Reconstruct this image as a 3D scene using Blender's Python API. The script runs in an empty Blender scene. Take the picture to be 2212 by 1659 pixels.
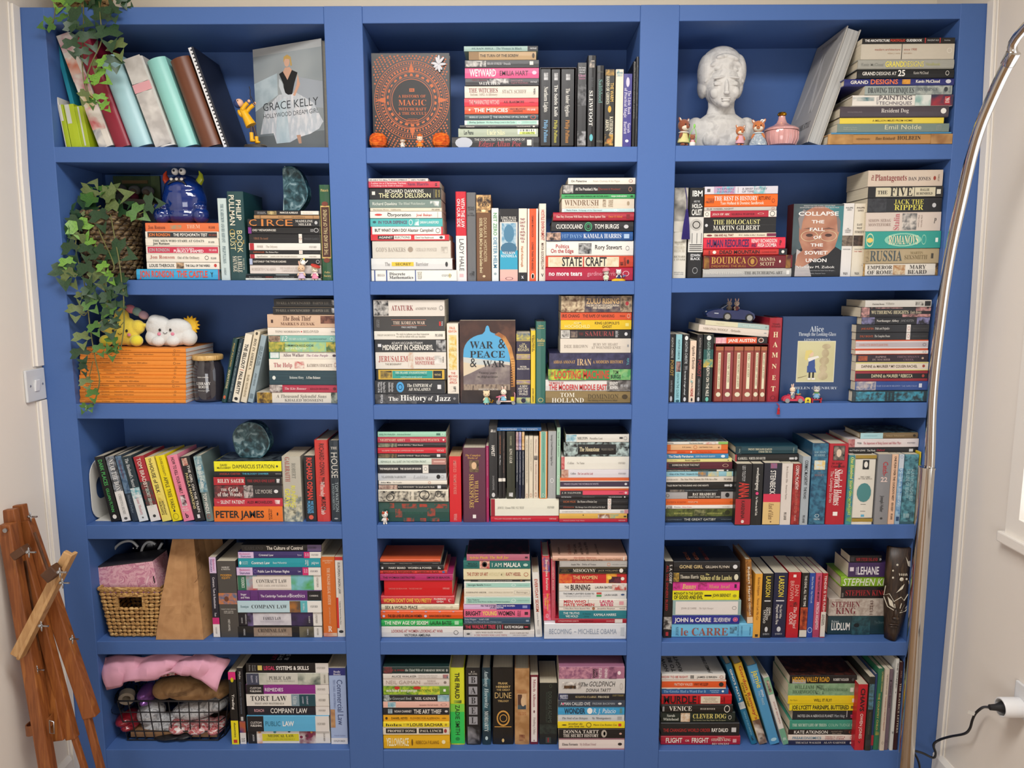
import bpy, bmesh, math, random
from math import radians, sin, cos, pi, atan2, sqrt, hypot
from mathutils import Vector, Matrix, Euler
random.seed(7)
SC = bpy.context.scene
COL = SC.collection

# ---------------------------------------------------------------- camera
FPX = 1600.0
PITCH, YAW, ROLL = radians(8.0935), radians(-0.3737), radians(-0.0979)
CAM = Vector((0.0, -2.2, 1.62))
_fw = Vector((sin(YAW)*cos(PITCH), cos(YAW)*cos(PITCH), -sin(PITCH)))
_rt = Vector((cos(YAW), -sin(YAW), 0.0))
_up = _rt.cross(_fw)
RT = _rt*cos(ROLL) + _up*sin(ROLL)
UP = -_rt*sin(ROLL) + _up*cos(ROLL)
FW = _fw
cam_data = bpy.data.cameras.new('camera')
cam_data.sensor_width = 36.0
cam_data.lens = FPX/2212.0*36.0
cam_data.clip_start = 0.05
cam = bpy.data.objects.new('camera', cam_data)
COL.objects.link(cam)
m = Matrix((RT, UP, -FW)).transposed().to_4x4()
m.translation = CAM
cam.matrix_world = m
SC.camera = cam

# ---------------------------------------------------------------- light and exposure
SC.view_settings.view_transform = 'Standard'
SC.view_settings.look = 'None'
SC.view_settings.gamma = 1.0
SC.view_settings.use_curve_mapping = False
SC.view_settings.exposure = 0.32
world = bpy.data.worlds.new('daylight')
SC.world = world
world.use_nodes = True
world.node_tree.nodes['Background'].inputs[0].default_value = (0.80, 0.88, 1.0, 1)
world.node_tree.nodes['Background'].inputs[1].default_value = 0.15

def area(name, loc, target, sx, sy, power, col):
    l = bpy.data.lights.new(name, 'AREA')
    l.shape = 'RECTANGLE'; l.size = sx; l.size_y = sy; l.energy = power; l.color = col
    o = bpy.data.objects.new(name, l); COL.objects.link(o)
    o.location = loc
    o.rotation_euler = (Vector(target)-Vector(loc)).to_track_quat('-Z', 'Y').to_euler()
    return o
# daylight through the side window of the right wall, an added fill light behind the viewer, and the ceiling lamp
area('side_window_daylight', (1.374, -0.9925, 1.54), (-1.2, -0.9925, 1.54), 1.40, 1.10, 6, (0.95, 0.97, 1.0))
area('rear_fill_light', (-0.5, -4.2, 1.0), (0.0, 0.0, 0.5), 1.6, 1.4, 25, (0.97, 0.98, 1.0))  # added fill for the lower shelves; no window in this wall
area('ceiling_lamp_light', (-0.1, -1.25, 2.74), (-0.1, -1.2, 0.0), 1.4, 0.5, 41, (1.0, 0.985, 0.97))

# ---------------------------------------------------------------- helpers
def bp(u, v, y=0.0):
    """photo pixel -> point (x, z) on the vertical plane at depth y"""
    d = RT*((u-1106.0)/FPX) - UP*((v-829.5)/FPX) + FW
    t = (y-CAM.y)/d.y
    p = CAM + d*t
    return p.x, p.z

def lin(h):
    h = h.strip()
    if len(h) == 3: h = ''.join(c*2 for c in h)
    o = []
    for i in (0, 2, 4):
        c = int(h[i:i+2], 16)/255.0
        o.append(c/12.92 if c <= 0.04045 else ((c+0.055)/1.055)**2.4)
    return o

MATS = {}
ALB = 0.9
def rgba(h, k=ALB):
    r, g, b = lin(h)
    return (r*k, g*k, b*k, 1)
def mat(h, rough=0.45, metal=0.0, **kw):
    """plain procedural colour with a slight mottling"""
    key = ('plain', h, rough, metal, tuple(sorted(kw.items())))
    if key in MATS: return MATS[key]
    M = bpy.data.materials.new('surface_'+h); M.use_nodes = True
    nt = M.node_tree; b = nt.nodes['Principled BSDF']
    b.inputs['Base Color'].default_value = rgba(h)
    b.inputs['Roughness'].default_value = rough
    b.inputs['Metallic'].default_value = metal
    if kw.get('grain'):
        tc = nt.nodes.new('ShaderNodeTexCoord'); n = nt.nodes.new('ShaderNodeTexNoise')
        n.inputs['Scale'].default_value = kw.get('scale', 40.0); n.inputs['Detail'].default_value = 4
        nt.links.new(tc.outputs['Object'], n.inputs['Vector'])
        mx = nt.nodes.new('ShaderNodeMix'); mx.data_type = 'RGBA'
        g = kw['grain']
        c = rgba(h)
        mx.inputs[6].default_value = tuple(min(1, q*(1-g)) for q in c[:3])+(1,)
        mx.inputs[7].default_value = tuple(min(1, q*(1+g)) for q in c[:3])+(1,)
        nt.links.new(n.outputs['Fac'], mx.inputs[0]); nt.links.new(mx.outputs[2], b.inputs['Base Color'])
        if kw.get('bump'):
            bu = nt.nodes.new('ShaderNodeBump'); bu.inputs['Strength'].default_value = kw['bump']; bu.inputs['Distance'].default_value = 0.003
            nt.links.new(n.outputs['Fac'], bu.inputs['Height']); nt.links.new(bu.outputs['Normal'], b.inputs['Normal'])
    if 'trans' in kw:
        b.inputs['Transmission Weight'].default_value = kw['trans']; b.inputs['IOR'].default_value = kw.get('ior', 1.3)
    if 'alpha' in kw: b.inputs['Alpha'].default_value = kw['alpha']
    if 'coat' in kw: b.inputs['Coat Weight'].default_value = kw['coat']
    if 'sheen' in kw: b.inputs['Sheen Weight'].default_value = kw['sheen']
    MATS[key] = M
    return M

def mix_mat(cols, scale=30.0, rough=0.5, stretch=(1, 1, 1), detail=4.0, sharp=True, distort=0.0, bump=0.0, kind='noise'):
    """several colours laid out by a noise (printed pictures, marbling, wood, agate)"""
    key = ('mix', tuple(cols), scale, rough, stretch, detail, sharp, distort, bump, kind)
    if key in MATS: return MATS[key]
    M = bpy.data.materials.new('mottled_'+cols[0]); M.use_nodes = True
    nt = M.node_tree; b = nt.nodes['Principled BSDF']; b.inputs['Roughness'].default_value = rough
    tc = nt.nodes.new('ShaderNodeTexCoord'); mp = nt.nodes.new('ShaderNodeMapping'); mp.inputs['Scale'].default_value = stretch
    nt.links.new(tc.outputs['Object'], mp.inputs['Vector'])
    if kind == 'voronoi':
        n = nt.nodes.new('ShaderNodeTexVoronoi'); n.inputs['Scale'].default_value = scale; out = n.outputs['Distance']
    elif kind == 'wave':
        n = nt.nodes.new('ShaderNodeTexWave'); n.inputs['Scale'].default_value = scale; n.inputs['Distortion'].default_value = distort
        n.inputs['Detail'].default_value = detail; out = n.outputs['Fac']
    else:
        n = nt.nodes.new('ShaderNodeTexNoise'); n.inputs['Scale'].default_value = scale; n.inputs['Detail'].default_value = detail
        n.inputs['Distortion'].default_value = distort; out = n.outputs['Fac']
    nt.links.new(mp.outputs['Vector'], n.inputs['Vector'])
    r = nt.nodes.new('ShaderNodeValToRGB'); cr = r.color_ramp
    if kind == 'wave' or kind == 'voronoi': lo, hi = 0.05, 0.95
    else: lo, hi = 0.36, 0.64
    k = len(cols)
    cr.elements[0].position = lo; cr.elements[0].color = rgba(cols[0])
    cr.elements[1].position = hi; cr.elements[1].color = rgba(cols[-1])
    for i in range(1, k-1):
        e = cr.elements.new(lo+(hi-lo)*i/(k-1)); e.color = rgba(cols[i])
    if sharp: cr.interpolation = 'EASE'
    nt.links.new(out, r.inputs['Fac']); nt.links.new(r.outputs['Color'], b.inputs['Base Color'])
    if bump:
        bu = nt.nodes.new('ShaderNodeBump'); bu.inputs['Strength'].default_value = bump; bu.inputs['Distance'].default_value = 0.004
        nt.links.new(out, bu.inputs['Height']); nt.links.new(bu.outputs['Normal'], b.inputs['Normal'])
    MATS[key] = M
    return M

def tag(o, label=None, cat=None, group=None, kind=None):
    if label: o['label'] = label
    if cat: o['category'] = cat
    if group: o['group'] = group
    if kind: o['kind'] = kind
    return o

def link(name, me, parent=None, loc=None, rot=None):
    o = bpy.data.objects.new(name, me); COL.objects.link(o)
    if loc is not None: o.location = loc
    if rot is not None: o.rotation_euler = rot
    if parent is not None: o.parent = parent
    return o
def empty(name, loc=(0, 0, 0), rot=(0, 0, 0), parent=None):
    o = bpy.data.objects.new(name, None); COL.objects.link(o)
    o.location = loc; o.rotation_euler = rot; o.empty_display_size = 0.02
    if parent is not None: o.parent = parent
    return o

class MB:
    """collects geometry for one mesh"""
    def __init__(s): s.v = []; s.f = []; s.smooth = False
    def add(s, vs, fs):
        b = len(s.v); s.v += [tuple(p) for p in vs]; s.f += [tuple(i+b for i in f) for f in fs]; return s
    def box(s, x0, x1, y0, y1, z0, z1):
        return s.add([(x0,y0,z0),(x1,y0,z0),(x1,y1,z0),(x0,y1,z0),(x0,y0,z1),(x1,y0,z1),(x1,y1,z1),(x0,y1,z1)],
                     [(0,3,2,1),(4,5,6,7),(0,1,5,4),(1,2,6,5),(2,3,7,6),(3,0,4,7)])
    def prism(s, poly, y0, y1):
        """polygon in (x, z) seen from -y, extruded in y"""
        n = len(poly)
        vs = [(x, y0, z) for x, z in poly] + [(x, y1, z) for x, z in poly]
        fs = [tuple(range(n)), tuple(range(2*n-1, n-1, -1))] + [(i, i+n, (i+1) % n+n, (i+1) % n) for i in range(n)]
        return s.add(vs, fs)
    def rect(s, x0, x1, z0, z1, y):
        return s.add([(x0,y,z0),(x1,y,z0),(x1,y,z1),(x0,y,z1)], [(0,1,2,3)])
    def poly(s, pts, y):
        return s.add([(x, y, z) for x, z in pts], [tuple(range(len(pts)))])
    def disc(s, cx, cz, rx, rz, y, n=20):
        return s.poly([(cx+rx*cos(2*pi*i/n), cz+rz*sin(2*pi*i/n)) for i in range(n)], y)
    def ring(s, cx, cz, ro, ri, y, n=32, zs=1.0):
        vs = []; fs = []
        for i in range(n):
            a = 2*pi*i/n
            vs += [(cx+ro*cos(a), y, cz+ro*zs*sin(a)), (cx+ri*cos(a), y, cz+ri*zs*sin(a))]
        for i in range(n):
            j = (i+1) % n
            fs.append((2*i, 2*j, 2*j+1, 2*i+1))
        return s.add(vs, fs)
    def ell(s, c, r, seg=16, rings=10, M=None):
        vs = []; fs = []
        for i in range(rings+1):
            t = pi*i/rings
            for j in range(seg):
                a = 2*pi*j/seg
                p = Vector((r[0]*sin(t)*cos(a), r[1]*sin(t)*sin(a), r[2]*cos(t)))
                if M is not None: p = M @ p
                vs.append((p.x+c[0], p.y+c[1], p.z+c[2]))
        for i in range(rings):
            for j in range(seg):
                k = (j+1) % seg
                fs.append((i*seg+j, (i+1)*seg+j, (i+1)*seg+k, i*seg+k))
        s.smooth = True
        return s.add(vs, fs)
    def lathe(s, prof, seg=24, c=(0, 0, 0), sx=1.0, sy=1.0):
        """profile of (radius, z)"""
        vs = []; fs = []; n = len(prof)
        for r, z in prof:
            for j in range(seg):
                a = 2*pi*j/seg
                vs.append((c[0]+r*sx*cos(a), c[1]+r*sy*sin(a), c[2]+z))
        for i in range(n-1):
            for j in range(seg):
                k = (j+1) % seg
                fs.append((i*seg+j, i*seg+k, (i+1)*seg+k, (i+1)*seg+j))
        fs.append(tuple(range(seg-1, -1, -1))); fs.append(tuple((n-1)*seg+j for j in range(seg)))
        s.smooth = True
        return s.add(vs, fs)
    def tube(s, pts, rad, seg=8, cap=True):
        pts = [Vector(p) for p in pts]; n = len(pts)
        rads = rad if isinstance(rad, (list, tuple)) else [rad]*n
        vs = []; fs = []
        t0 = (pts[1]-pts[0]).normalized()
        ref = Vector((0, 0, 1)) if abs(t0.z) < 0.9 else Vector((1, 0, 0))
        nrm = t0.cross(ref).normalized()
        for i in range(n):
            t = (pts[min(i+1, n-1)]-pts[max(i-1, 0)]).normalized()
            nrm = (nrm - t*nrm.dot(t))
            if nrm.length < 1e-6: nrm = t.orthogonal()
            nrm.normalize()
            b = t.cross(nrm)
            for j in range(seg):
                a = 2*pi*j/seg
                vs.append(pts[i] + (nrm*cos(a)+b*sin(a))*rads[i])
        for i in range(n-1):
            for j in range(seg):
                k = (j+1) % seg
                fs.append((i*seg+j, i*seg+k, (i+1)*seg+k, (i+1)*seg+j))
        if cap:
            fs.append(tuple(range(seg-1, -1, -1))); fs.append(tuple((n-1)*seg+j for j in range(seg)))
        s.smooth = True
        return s.add(vs, fs)
    def beam(s, p, q, w, d, side=(1, 0, 0)):
        """a square bar from p to q"""
        p = Vector(p); q = Vector(q); t = (q-p).normalized(); a = Vector(side); a = (a-t*a.dot(t)).normalized(); b = t.cross(a)
        vs = []
        for e in (p, q):
            for i, j in ((-1,-1),(1,-1),(1,1),(-1,1)): vs.append(e+a*(w/2*i)+b*(d/2*j))
        return s.add(vs, [(0,3,2,1),(4,5,6,7),(0,1,5,4),(1,2,6,5),(2,3,7,6),(3,0,4,7)])
    def build(s, name, material, parent=None, loc=None, rot=None, smooth=None, bevel=0.0, seg=2, sub=0):
        me = bpy.data.meshes.new(name); me.from_pydata(s.v, [], s.f)
        if bevel or True:
            bm = bmesh.new(); bm.from_mesh(me)
            if bevel:
                bmesh.ops.bevel(bm, geom=[e for e in bm.edges if len(e.link_faces) == 2 and e.calc_face_angle(0) > 0.6], offset=bevel, segments=seg, affect='EDGES', profile=0.6, clamp_overlap=True)
            if s.smooth or bevel: bmesh.ops.recalc_face_normals(bm, faces=bm.faces)
            bm.to_mesh(me); bm.free()
        if material is not None: me.materials.append(material)
        if s.smooth if smooth is None else smooth:
            me.polygons.foreach_set('use_smooth', [True]*len(me.polygons))
            me.set_sharp_from_angle(angle=radians(40))
        o = link(name, me, parent, loc, rot)
        if sub:
            sm = o.modifiers.new('sub', 'SUBSURF'); sm.levels = sub; sm.render_levels = sub
        return o

# ---------------------------------------------------------------- lettering
GLY = {}
def uni(ch, font):
    if font == 'S':
        if 'A' <= ch <= 'Z': return chr(0x1D400+ord(ch)-65)
        if 'a' <= ch <= 'z': return chr(0x1D41A+ord(ch)-97)
    return ch
OFFS = {'N': 0.0, 'B': 0.011, 'H': 0.024, 'S': -0.004, 'G': 0.0, 'I': -0.004, 'J': 0.0, 'L': -0.006}
FACE = {'N': 'N', 'B': 'N', 'H': 'N', 'S': 'S', 'G': 'S', 'I': 'S', 'J': 'N', 'L': 'N'}
def prepare_glyphs(need):
    """need: set of (font, char); every glyph outline is made once"""
    todo = []
    def txt(body, off):
        cu = bpy.data.curves.new('glyph', 'FONT'); cu.body = body; cu.resolution_u = 2; cu.offset = off
        o = bpy.data.objects.new('glyph', cu); COL.objects.link(o); todo.append(o); return o
    jobs = []
    for font, ch in sorted(need):
        f = FACE[font]; g = uni(ch, f); H = uni('H', f)
        jobs.append((font, ch, txt(g, OFFS[font]), txt(H+g+H, 0)))
    hh = {f: txt(uni('H', f)*2, 0) for f in ('N', 'S')}
    bpy.context.view_layer.update(); dg = bpy.context.evaluated_depsgraph_get()
    def xmax(o):
        me = o.evaluated_get(dg).to_mesh()
        return max(v.co.x for v in me.vertices)
    hx = {f: xmax(o) for f, o in hh.items()}
    for font, ch, a, b in jobs:
        adv = xmax(b)-hx[FACE[font]]
        me = a.evaluated_get(dg).to_mesh()
        vs = [(v.co.x, v.co.y) for v in me.vertices]; fs = [tuple(p.vertices) for p in me.polygons]
        if font in 'IJ': vs = [(x+0.22*y, y) for x, y in vs]
        GLY[(font, ch)] = (vs, fs, adv)
    for o in todo:
        cu = o.data; bpy.data.objects.remove(o); bpy.data.curves.remove(cu)
    for f in OFFS:
        GLY[(f, ' ')] = ([], [], 0.28)
def text_geo(s, font):
    x = 0.0; vs = []; fs = []
    for ch in s:
        g = GLY.get((font, ch))
        if g is None: continue
        b = len(vs)
        vs += [(px+x, py) for px, py in g[0]]; fs += [tuple(i+b for i in f) for f in g[1]]
        x += g[2]
    return vs, fs
CAPH = {'N': 0.66, 'S': 0.645}
def put_text(mb, s, font, x0, x1, z0, z1, y, rot=0):
    """letters filling the box; z0 baseline, z1 cap height. rot=1: turned to read upward, -1 downward"""
    vs, fs = text_geo(s, font)
    if not vs: return
    a = min(v[0] for v in vs); b = max(v[0] for v in vs)
    h = CAPH[FACE[font]]
    if not any(c.isupper() or c.isdigit() or c in 'bdfhklt' for c in s): h = 0.47
    if rot == 0:
        k = (x1-x0)/max(b-a, 1e-6); q = (z1-z0)/h
        out = [(x0+(vx-a)*k, y, z0+vy*q) for vx, vy in vs]
    elif rot == 1:
        k = (z1-z0)/max(b-a, 1e-6); q = (x1-x0)/h
        out = [(x1-vy*q, y, z0+(vx-a)*k) for vx, vy in vs]
    else:
        k = (z1-z0)/max(b-a, 1e-6); q = (x1-x0)/h
        out = [(x0+vy*q, y, z1-(vx-a)*k) for vx, vy in vs]
    mb.add(out, fs)

# ---------------------------------------------------------------- the room
ZTOP = 2.377
LEFT_EDGE = [(-1.429, -0.01), (-1.429, 0.9), (-1.426, 1.36), (-1.420, 1.93), (-1.403, 2.377), (-1.395, 2.82)]
RIGHT_EDGE = [(1.350, -0.01), (1.352, 0.68), (1.345, 1.45), (1.333, 2.0), (1.319, 2.377), (1.312, 2.82)]
def edge_at(pts, z):
    for (x0, z0), (x1, z1) in zip(pts, pts[1:]):
        if z0 <= z <= z1: return x0+(x1-x0)*(z-z0)/(z1-z0)
    return pts[-1][0]

def paint_material(h, rough=0.5, bump=0.08, scale=90.0, var=0.05):
    M = bpy.data.materials.new('paint_'+h); M.use_nodes = True
    nt = M.node_tree; b = nt.nodes['Principled BSDF']; b.inputs['Roughness'].default_value = rough; b.inputs['Specular IOR Level'].default_value = 0.3
    tc = nt.nodes.new('ShaderNodeTexCoord')
    n1 = nt.nodes.new('ShaderNodeTexNoise'); n1.inputs['Scale'].default_value = 2.2; n1.inputs['Detail'].default_value = 5
    n2 = nt.nodes.new('ShaderNodeTexNoise'); n2.inputs['Scale'].default_value = scale; n2.inputs['Detail'].default_value = 3
    nt.links.new(tc.outputs['Object'], n1.inputs['Vector']); nt.links.new(tc.outputs['Object'], n2.inputs['Vector'])
    mx = nt.nodes.new('ShaderNodeMix'); mx.data_type = 'RGBA'
    c = rgba(h, 1.0)
    mx.inputs[6].default_value = tuple(q*(1-var) for q in c[:3])+(1,); mx.inputs[7].default_value = tuple(min(1, q*(1+var)) for q in c[:3])+(1,)
    nt.links.new(n1.outputs['Fac'], mx.inputs[0]); nt.links.new(mx.outputs[2], b.inputs['Base Color'])
    bu = nt.nodes.new('ShaderNodeBump'); bu.inputs['Strength'].default_value = bump; bu.inputs['Distance'].default_value = 0.002
    nt.links.new(n2.outputs['Fac'], bu.inputs['Height']); nt.links.new(bu.outputs['Normal'], b.inputs['Normal'])
    return M
BLUE = paint_material('4767a1', 0.5, 0.10, 140.0, 0.05)
WALL = paint_material('e2dacf', 0.85, 0.10, 60.0, 0.03)
TRIM = paint_material('e6e0d6', 0.4, 0.04, 60.0, 0.02)
CEIL = paint_material('ddd6c8', 0.9, 0.05, 60.0, 0.02)
YB, YF = 0.275, -4.4      # back wall, far end of the room behind the viewer
def wall_side(name, edge, thick):
    mb = MB()
    poly = edge + [(x+thick, z) for x, z in reversed(edge)]
    mb.prism(poly, YF, YB)
    return mb
# window opening in the right wall
WY0, WY1, WZ0, WZ1 = -1.75, -0.235, 0.93, 2.15
mbw = MB()
def wall_piece(mb, edge, thick, y0, y1, z0, z1):
    zs = [z0]+[z for x, z in edge if z0 < z < z1]+[z1]
    e = [(edge_at(edge, z), z) for z in zs]
    mb.prism(e+[(x+thick, z) for x, z in reversed(e)], y0, y1)
wall_piece(mbw, RIGHT_EDGE, 0.25, WY1, YB, -0.01, 2.82)
wall_piece(mbw, RIGHT_EDGE, 0.25, YF, WY0, -0.01, 2.82)
wall_piece(mbw, RIGHT_EDGE, 0.25, WY0, WY1, -0.01, WZ0)
wall_piece(mbw, RIGHT_EDGE, 0.25, WY0, WY1, WZ1, 2.82)
tag(mbw.build('wall_right', WALL), kind='structure')
tag(wall_side('wall_left', LEFT_EDGE, -0.25).build('wall_left', WALL), kind='structure')
tag(MB().box(-1.7, 1.62, YB, YB+0.2, -0.01, 2.82).build('wall_back', paint_material('ece2cf', 0.85, 0.08, 60, 0.03)), kind='structure')
tag(MB().box(-1.7, 1.62, YF-0.2, YF, -0.01, 2.82).build('wall_front', WALL), kind='structure')
tag(MB().box(-1.7, 1.62, YF, YB+0.2, 2.82, 2.92).build('ceiling', CEIL), kind='structure')
FLOOR = mix_mat(['8a6a48', '9c7a55', '7a5c3e'], 6.0, 0.5, (8, 0.6, 1), 5.0)
tag(MB().box(-1.7, 1.62, YF, YB+0.2, -0.1, 0.0).build('floor', FLOOR), kind='structure')
# trims where the bookcase meets the side walls; the left one is cut round the light switch
def trim(name, edge, s, z0, z1):
    mb = MB()
    for y0, y1, t in ((-0.042, -0.001, 0.004), (-0.031, -0.001, 0.009)):
        zs = [z0]+[z for x, z in edge if z0 < z < z1]+[z1]
        e = [(edge_at(edge, z), z) for z in zs]
        mb.prism(e+[(x+s*t, z) for x, z in reversed(e)], y0, y1)
    tag(mb.build(name, TRIM, bevel=0.0015, seg=1), kind='structure')
trim('trim_1', LEFT_EDGE, 1, 1.365, 2.378)
trim('trim_2', LEFT_EDGE, 1, 0.0, 1.262)
trim('trim_3', RIGHT_EDGE, -1, 0.115, 2.38)
mb = MB(); e = [(1.350, 0.0), (1.3505, 0.12)]
mb.prism([(1.351, 0.0), (1.351, 0.122), (1.346, 0.122), (1.336, 0.108), (1.334, 0.0)], YF+0.1, -0.002)
tag(mb.build('baseboard_right', TRIM), kind='structure')
mb = MB(); mb.prism([(-1.43, 0.0), (-1.43, 0.122), (-1.425, 0.122), (-1.415, 0.108), (-1.413, 0.0)], YF+0.1, -0.043)
tag(mb.build('baseboard_left', TRIM), kind='structure')
# window in the right wall
win = tag(empty('window_1', (1.36, (WY0+WY1)/2, WZ0)), kind='structure')
mb = MB()
xw0, xw1 = 1.333, 1.43
hw = (WY1-WY0)/2; hz = WZ1-WZ0
for y0, y1, z0, z1 in ((-hw, -hw+0.05, 0, hz), (hw-0.05, hw, 0, hz), (-hw+0.05, hw-0.05, 0, 0.05), (-hw+0.05, hw-0.05, hz-0.05, hz), (-0.03, 0.03, 0.05, hz-0.05)):
    mb.box(-0.02, 0.07, y0, y1, z0, z1)
mb.build('window_frame', TRIM, win)
MB().box(0.02, 0.026, -hw+0.04, hw-0.04, 0.04, hz-0.04).build('pane', mat('f4f8fb', 0.0, trans=1.0, ior=1.05), win)
MB().box(-0.035, 0.05, -hw-0.01, hw+0.012, -0.03, 0.0).build('window_sill', TRIM, win, bevel=0.004)

# ---------------------------------------------------------------- the bookcase
BX = [(-1.334, -0.541), (-0.433, 0.347), (0.456, 1.236)]
BOT = [[(1.9985,1.995),(1.619,1.615),(1.247,1.243),(.866,.868),(.483,.485),(.111,.113)],
       [(1.994,1.9945),(1.6125,1.6125),(1.242,1.2425),(.866,.868),(.484,.4855),(.111,.113)],
       [(1.997,1.999),(1.620,1.6265),(1.2457,1.249),(.865,.870),(.4835,.486),(.112,.1145)]]
TOPZ = [[(2.331,2.330),(1.955,1.950),(1.575,1.571),(1.2015,1.198),(.821,.822),(.4395,.442)],
        [(2.331,2.333),(1.950,1.952),(1.573,1.573),(1.1985,1.1985),(.823,.822),(.44,.439)],
        [(2.334,2.337),(1.9525,1.957),(1.578,1.584),(1.199,1.203),(.819,.824),(.437,.440)]]
YIN = 0.262
RIN = [(0.0, 1.226), (0.87, 1.226), (1.25, 1.236), (1.6, 1.243), (2.0, 1.246), (ZTOP, 1.239)]     # inner edge of the last upright
def bay_right(b, z):
    return BX[b][1] if b < 2 else edge_at([(x, q) for q, x in RIN], z)
def bay_left(b, z):
    return BX[b][0] if b else (-1.334 if z < 1.9 else -1.334+0.006*(z-1.9)/0.477)
case = empty('bookcase', (0, 0.13, 0))
tag(case, 'deep blue painted built-in bookcase, three bays of six shelves', 'bookcase')
def cpart(name, mb):
    o = mb.build(name, BLUE, case, bevel=0.0012, seg=1); o.location = (0, -0.13, 0); return o
le = [p for p in LEFT_EDGE if p[1] < ZTOP]+[(edge_at(LEFT_EDGE, ZTOP), ZTOP)]
le[0] = (le[0][0], 0.0)
cpart('upright', MB().prism([(x+0.0005, z) for x, z in le]+[(-1.328, ZTOP), (-1.333, 1.9), (BX[0][0], 0.0)], 0.0, YIN))
re_ = [p for p in RIGHT_EDGE if p[1] < ZTOP]+[(edge_at(RIGHT_EDGE, ZTOP), ZTOP)]
re_[0] = (re_[0][0], 0.0)
cpart('upright', MB().prism([(x-0.0005, z) for x, z in re_]+[(x, z) for z, x in reversed(RIN)], 0.0, YIN))
cpart('upright', MB().box(BX[0][1], BX[1][0], 0.0, YIN, 0.0, ZTOP))
cpart('upright', MB().box(BX[1][1], BX[2][0], 0.0, YIN, 0.0, ZTOP))
for b in range(3):
    x0, x1 = BX[b]
    if b == 2: x1 = 1.25
    cpart('top_rail', MB().prism([(x0, TOPZ[b][0][0]), (x1, TOPZ[b][0][1]), (x1, ZTOP), (x0, ZTOP)], 0.0012, YIN))
    for r in range(5):
        cpart('shelf', MB().prism([(x0, TOPZ[b][r+1][0]), (x1, TOPZ[b][r+1][1]), (x1, BOT[b][r][1]), (x0, BOT[b][r][0])], 0.0012, YIN))
    cpart('plinth', MB().prism([(x0, 0.0), (x1, 0.0), (x1, BOT[b][5][1]), (x0, BOT[b][5][0])], 0.0012, YIN))
cpart('back_panel', MB().box(-1.395, 1.315, YIN, YB-0.001, 0.0, ZTOP))
def shelf_z(b, r, x):
    (x0, x1), (z0, z1) = BX[b], BOT[b][r]
    return z0+(z1-z0)*(x-x0)/(x1-x0)
def shelf_tilt(b, r):
    (x0, x1), (z0, z1) = BX[b], BOT[b][r]
    return math.atan((z1-z0)/(x1-x0))

# ---------------------------------------------------------------- books
REG = {'1A': (0, 0, 2212/760), '1B': (740, 0, 2212/720), '1C': (1420, 0, 2212/792)}
for k, x0, y0 in (('2A',110,340),('2B',770,340),('2C',1430,340),('3A',130,620),('3B',780,620),('3C',1420,620),
                  ('4A',150,890),('4B',780,890),('4C',1410,890),('5A',150,1150),('5B',790,1150),('5C',1400,1150),
                  ('6A',150,1400),('6B',790,1400),('6C',1400,1400)):
    REG[k] = (x0, y0, 3.5)
def Z(reg, X, Y):
    x0, y0, s = REG[reg]
    return x0+X/s, y0+Y/s
def zp(reg, X, Y, y):
    return bp(*Z(reg, X, Y), y)

def page_material(h='e3d7bd'):
    key = ('pages', h)
    if key in MATS: return MATS[key]
    M = bpy.data.materials.new('pages'); M.use_nodes = True
    nt = M.node_tree; b = nt.nodes['Principled BSDF']; b.inputs['Roughness'].default_value = 0.9
    tc = nt.nodes.new('ShaderNodeTexCoord'); mp = nt.nodes.new('ShaderNodeMapping'); mp.inputs['Scale'].default_value = (2, 2, 900)
    n = nt.nodes.new('ShaderNodeTexNoise'); n.inputs['Scale'].default_value = 1.0; n.inputs['Detail'].default_value = 2
    nt.links.new(tc.outputs['Object'], mp.inputs['Vector']); nt.links.new(mp.outputs['Vector'], n.inputs['Vector'])
    mx = nt.nodes.new('ShaderNodeMix'); mx.data_type = 'RGBA'
    c = rgba(h, 1.0)
    mx.inputs[6].default_value = tuple(q*0.62 for q in c[:3])+(1,); mx.inputs[7].default_value = c
    nt.links.new(n.outputs['Fac'], mx.inputs[0]); nt.links.new(mx.outputs[2], b.inputs['Base Color'])
    MATS[key] = M
    return M
SHORT = {'w': 'f0eadc', 'k': '17181b', 'W': 'fbf7ee', 'r': 'c4202b', 'y': 'f2dd2e', 'g': '8b8b88', 'o': 'e8621f', 'c': 'e9dfc8', 'n': '1c2a45'}
def colr(s): return SHORT.get(s, s)
def cmat(h): return mat(colr(h), 0.38, grain=0.05, scale=25.0)
def tmat(h): return mat(colr(h), 0.5)

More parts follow.
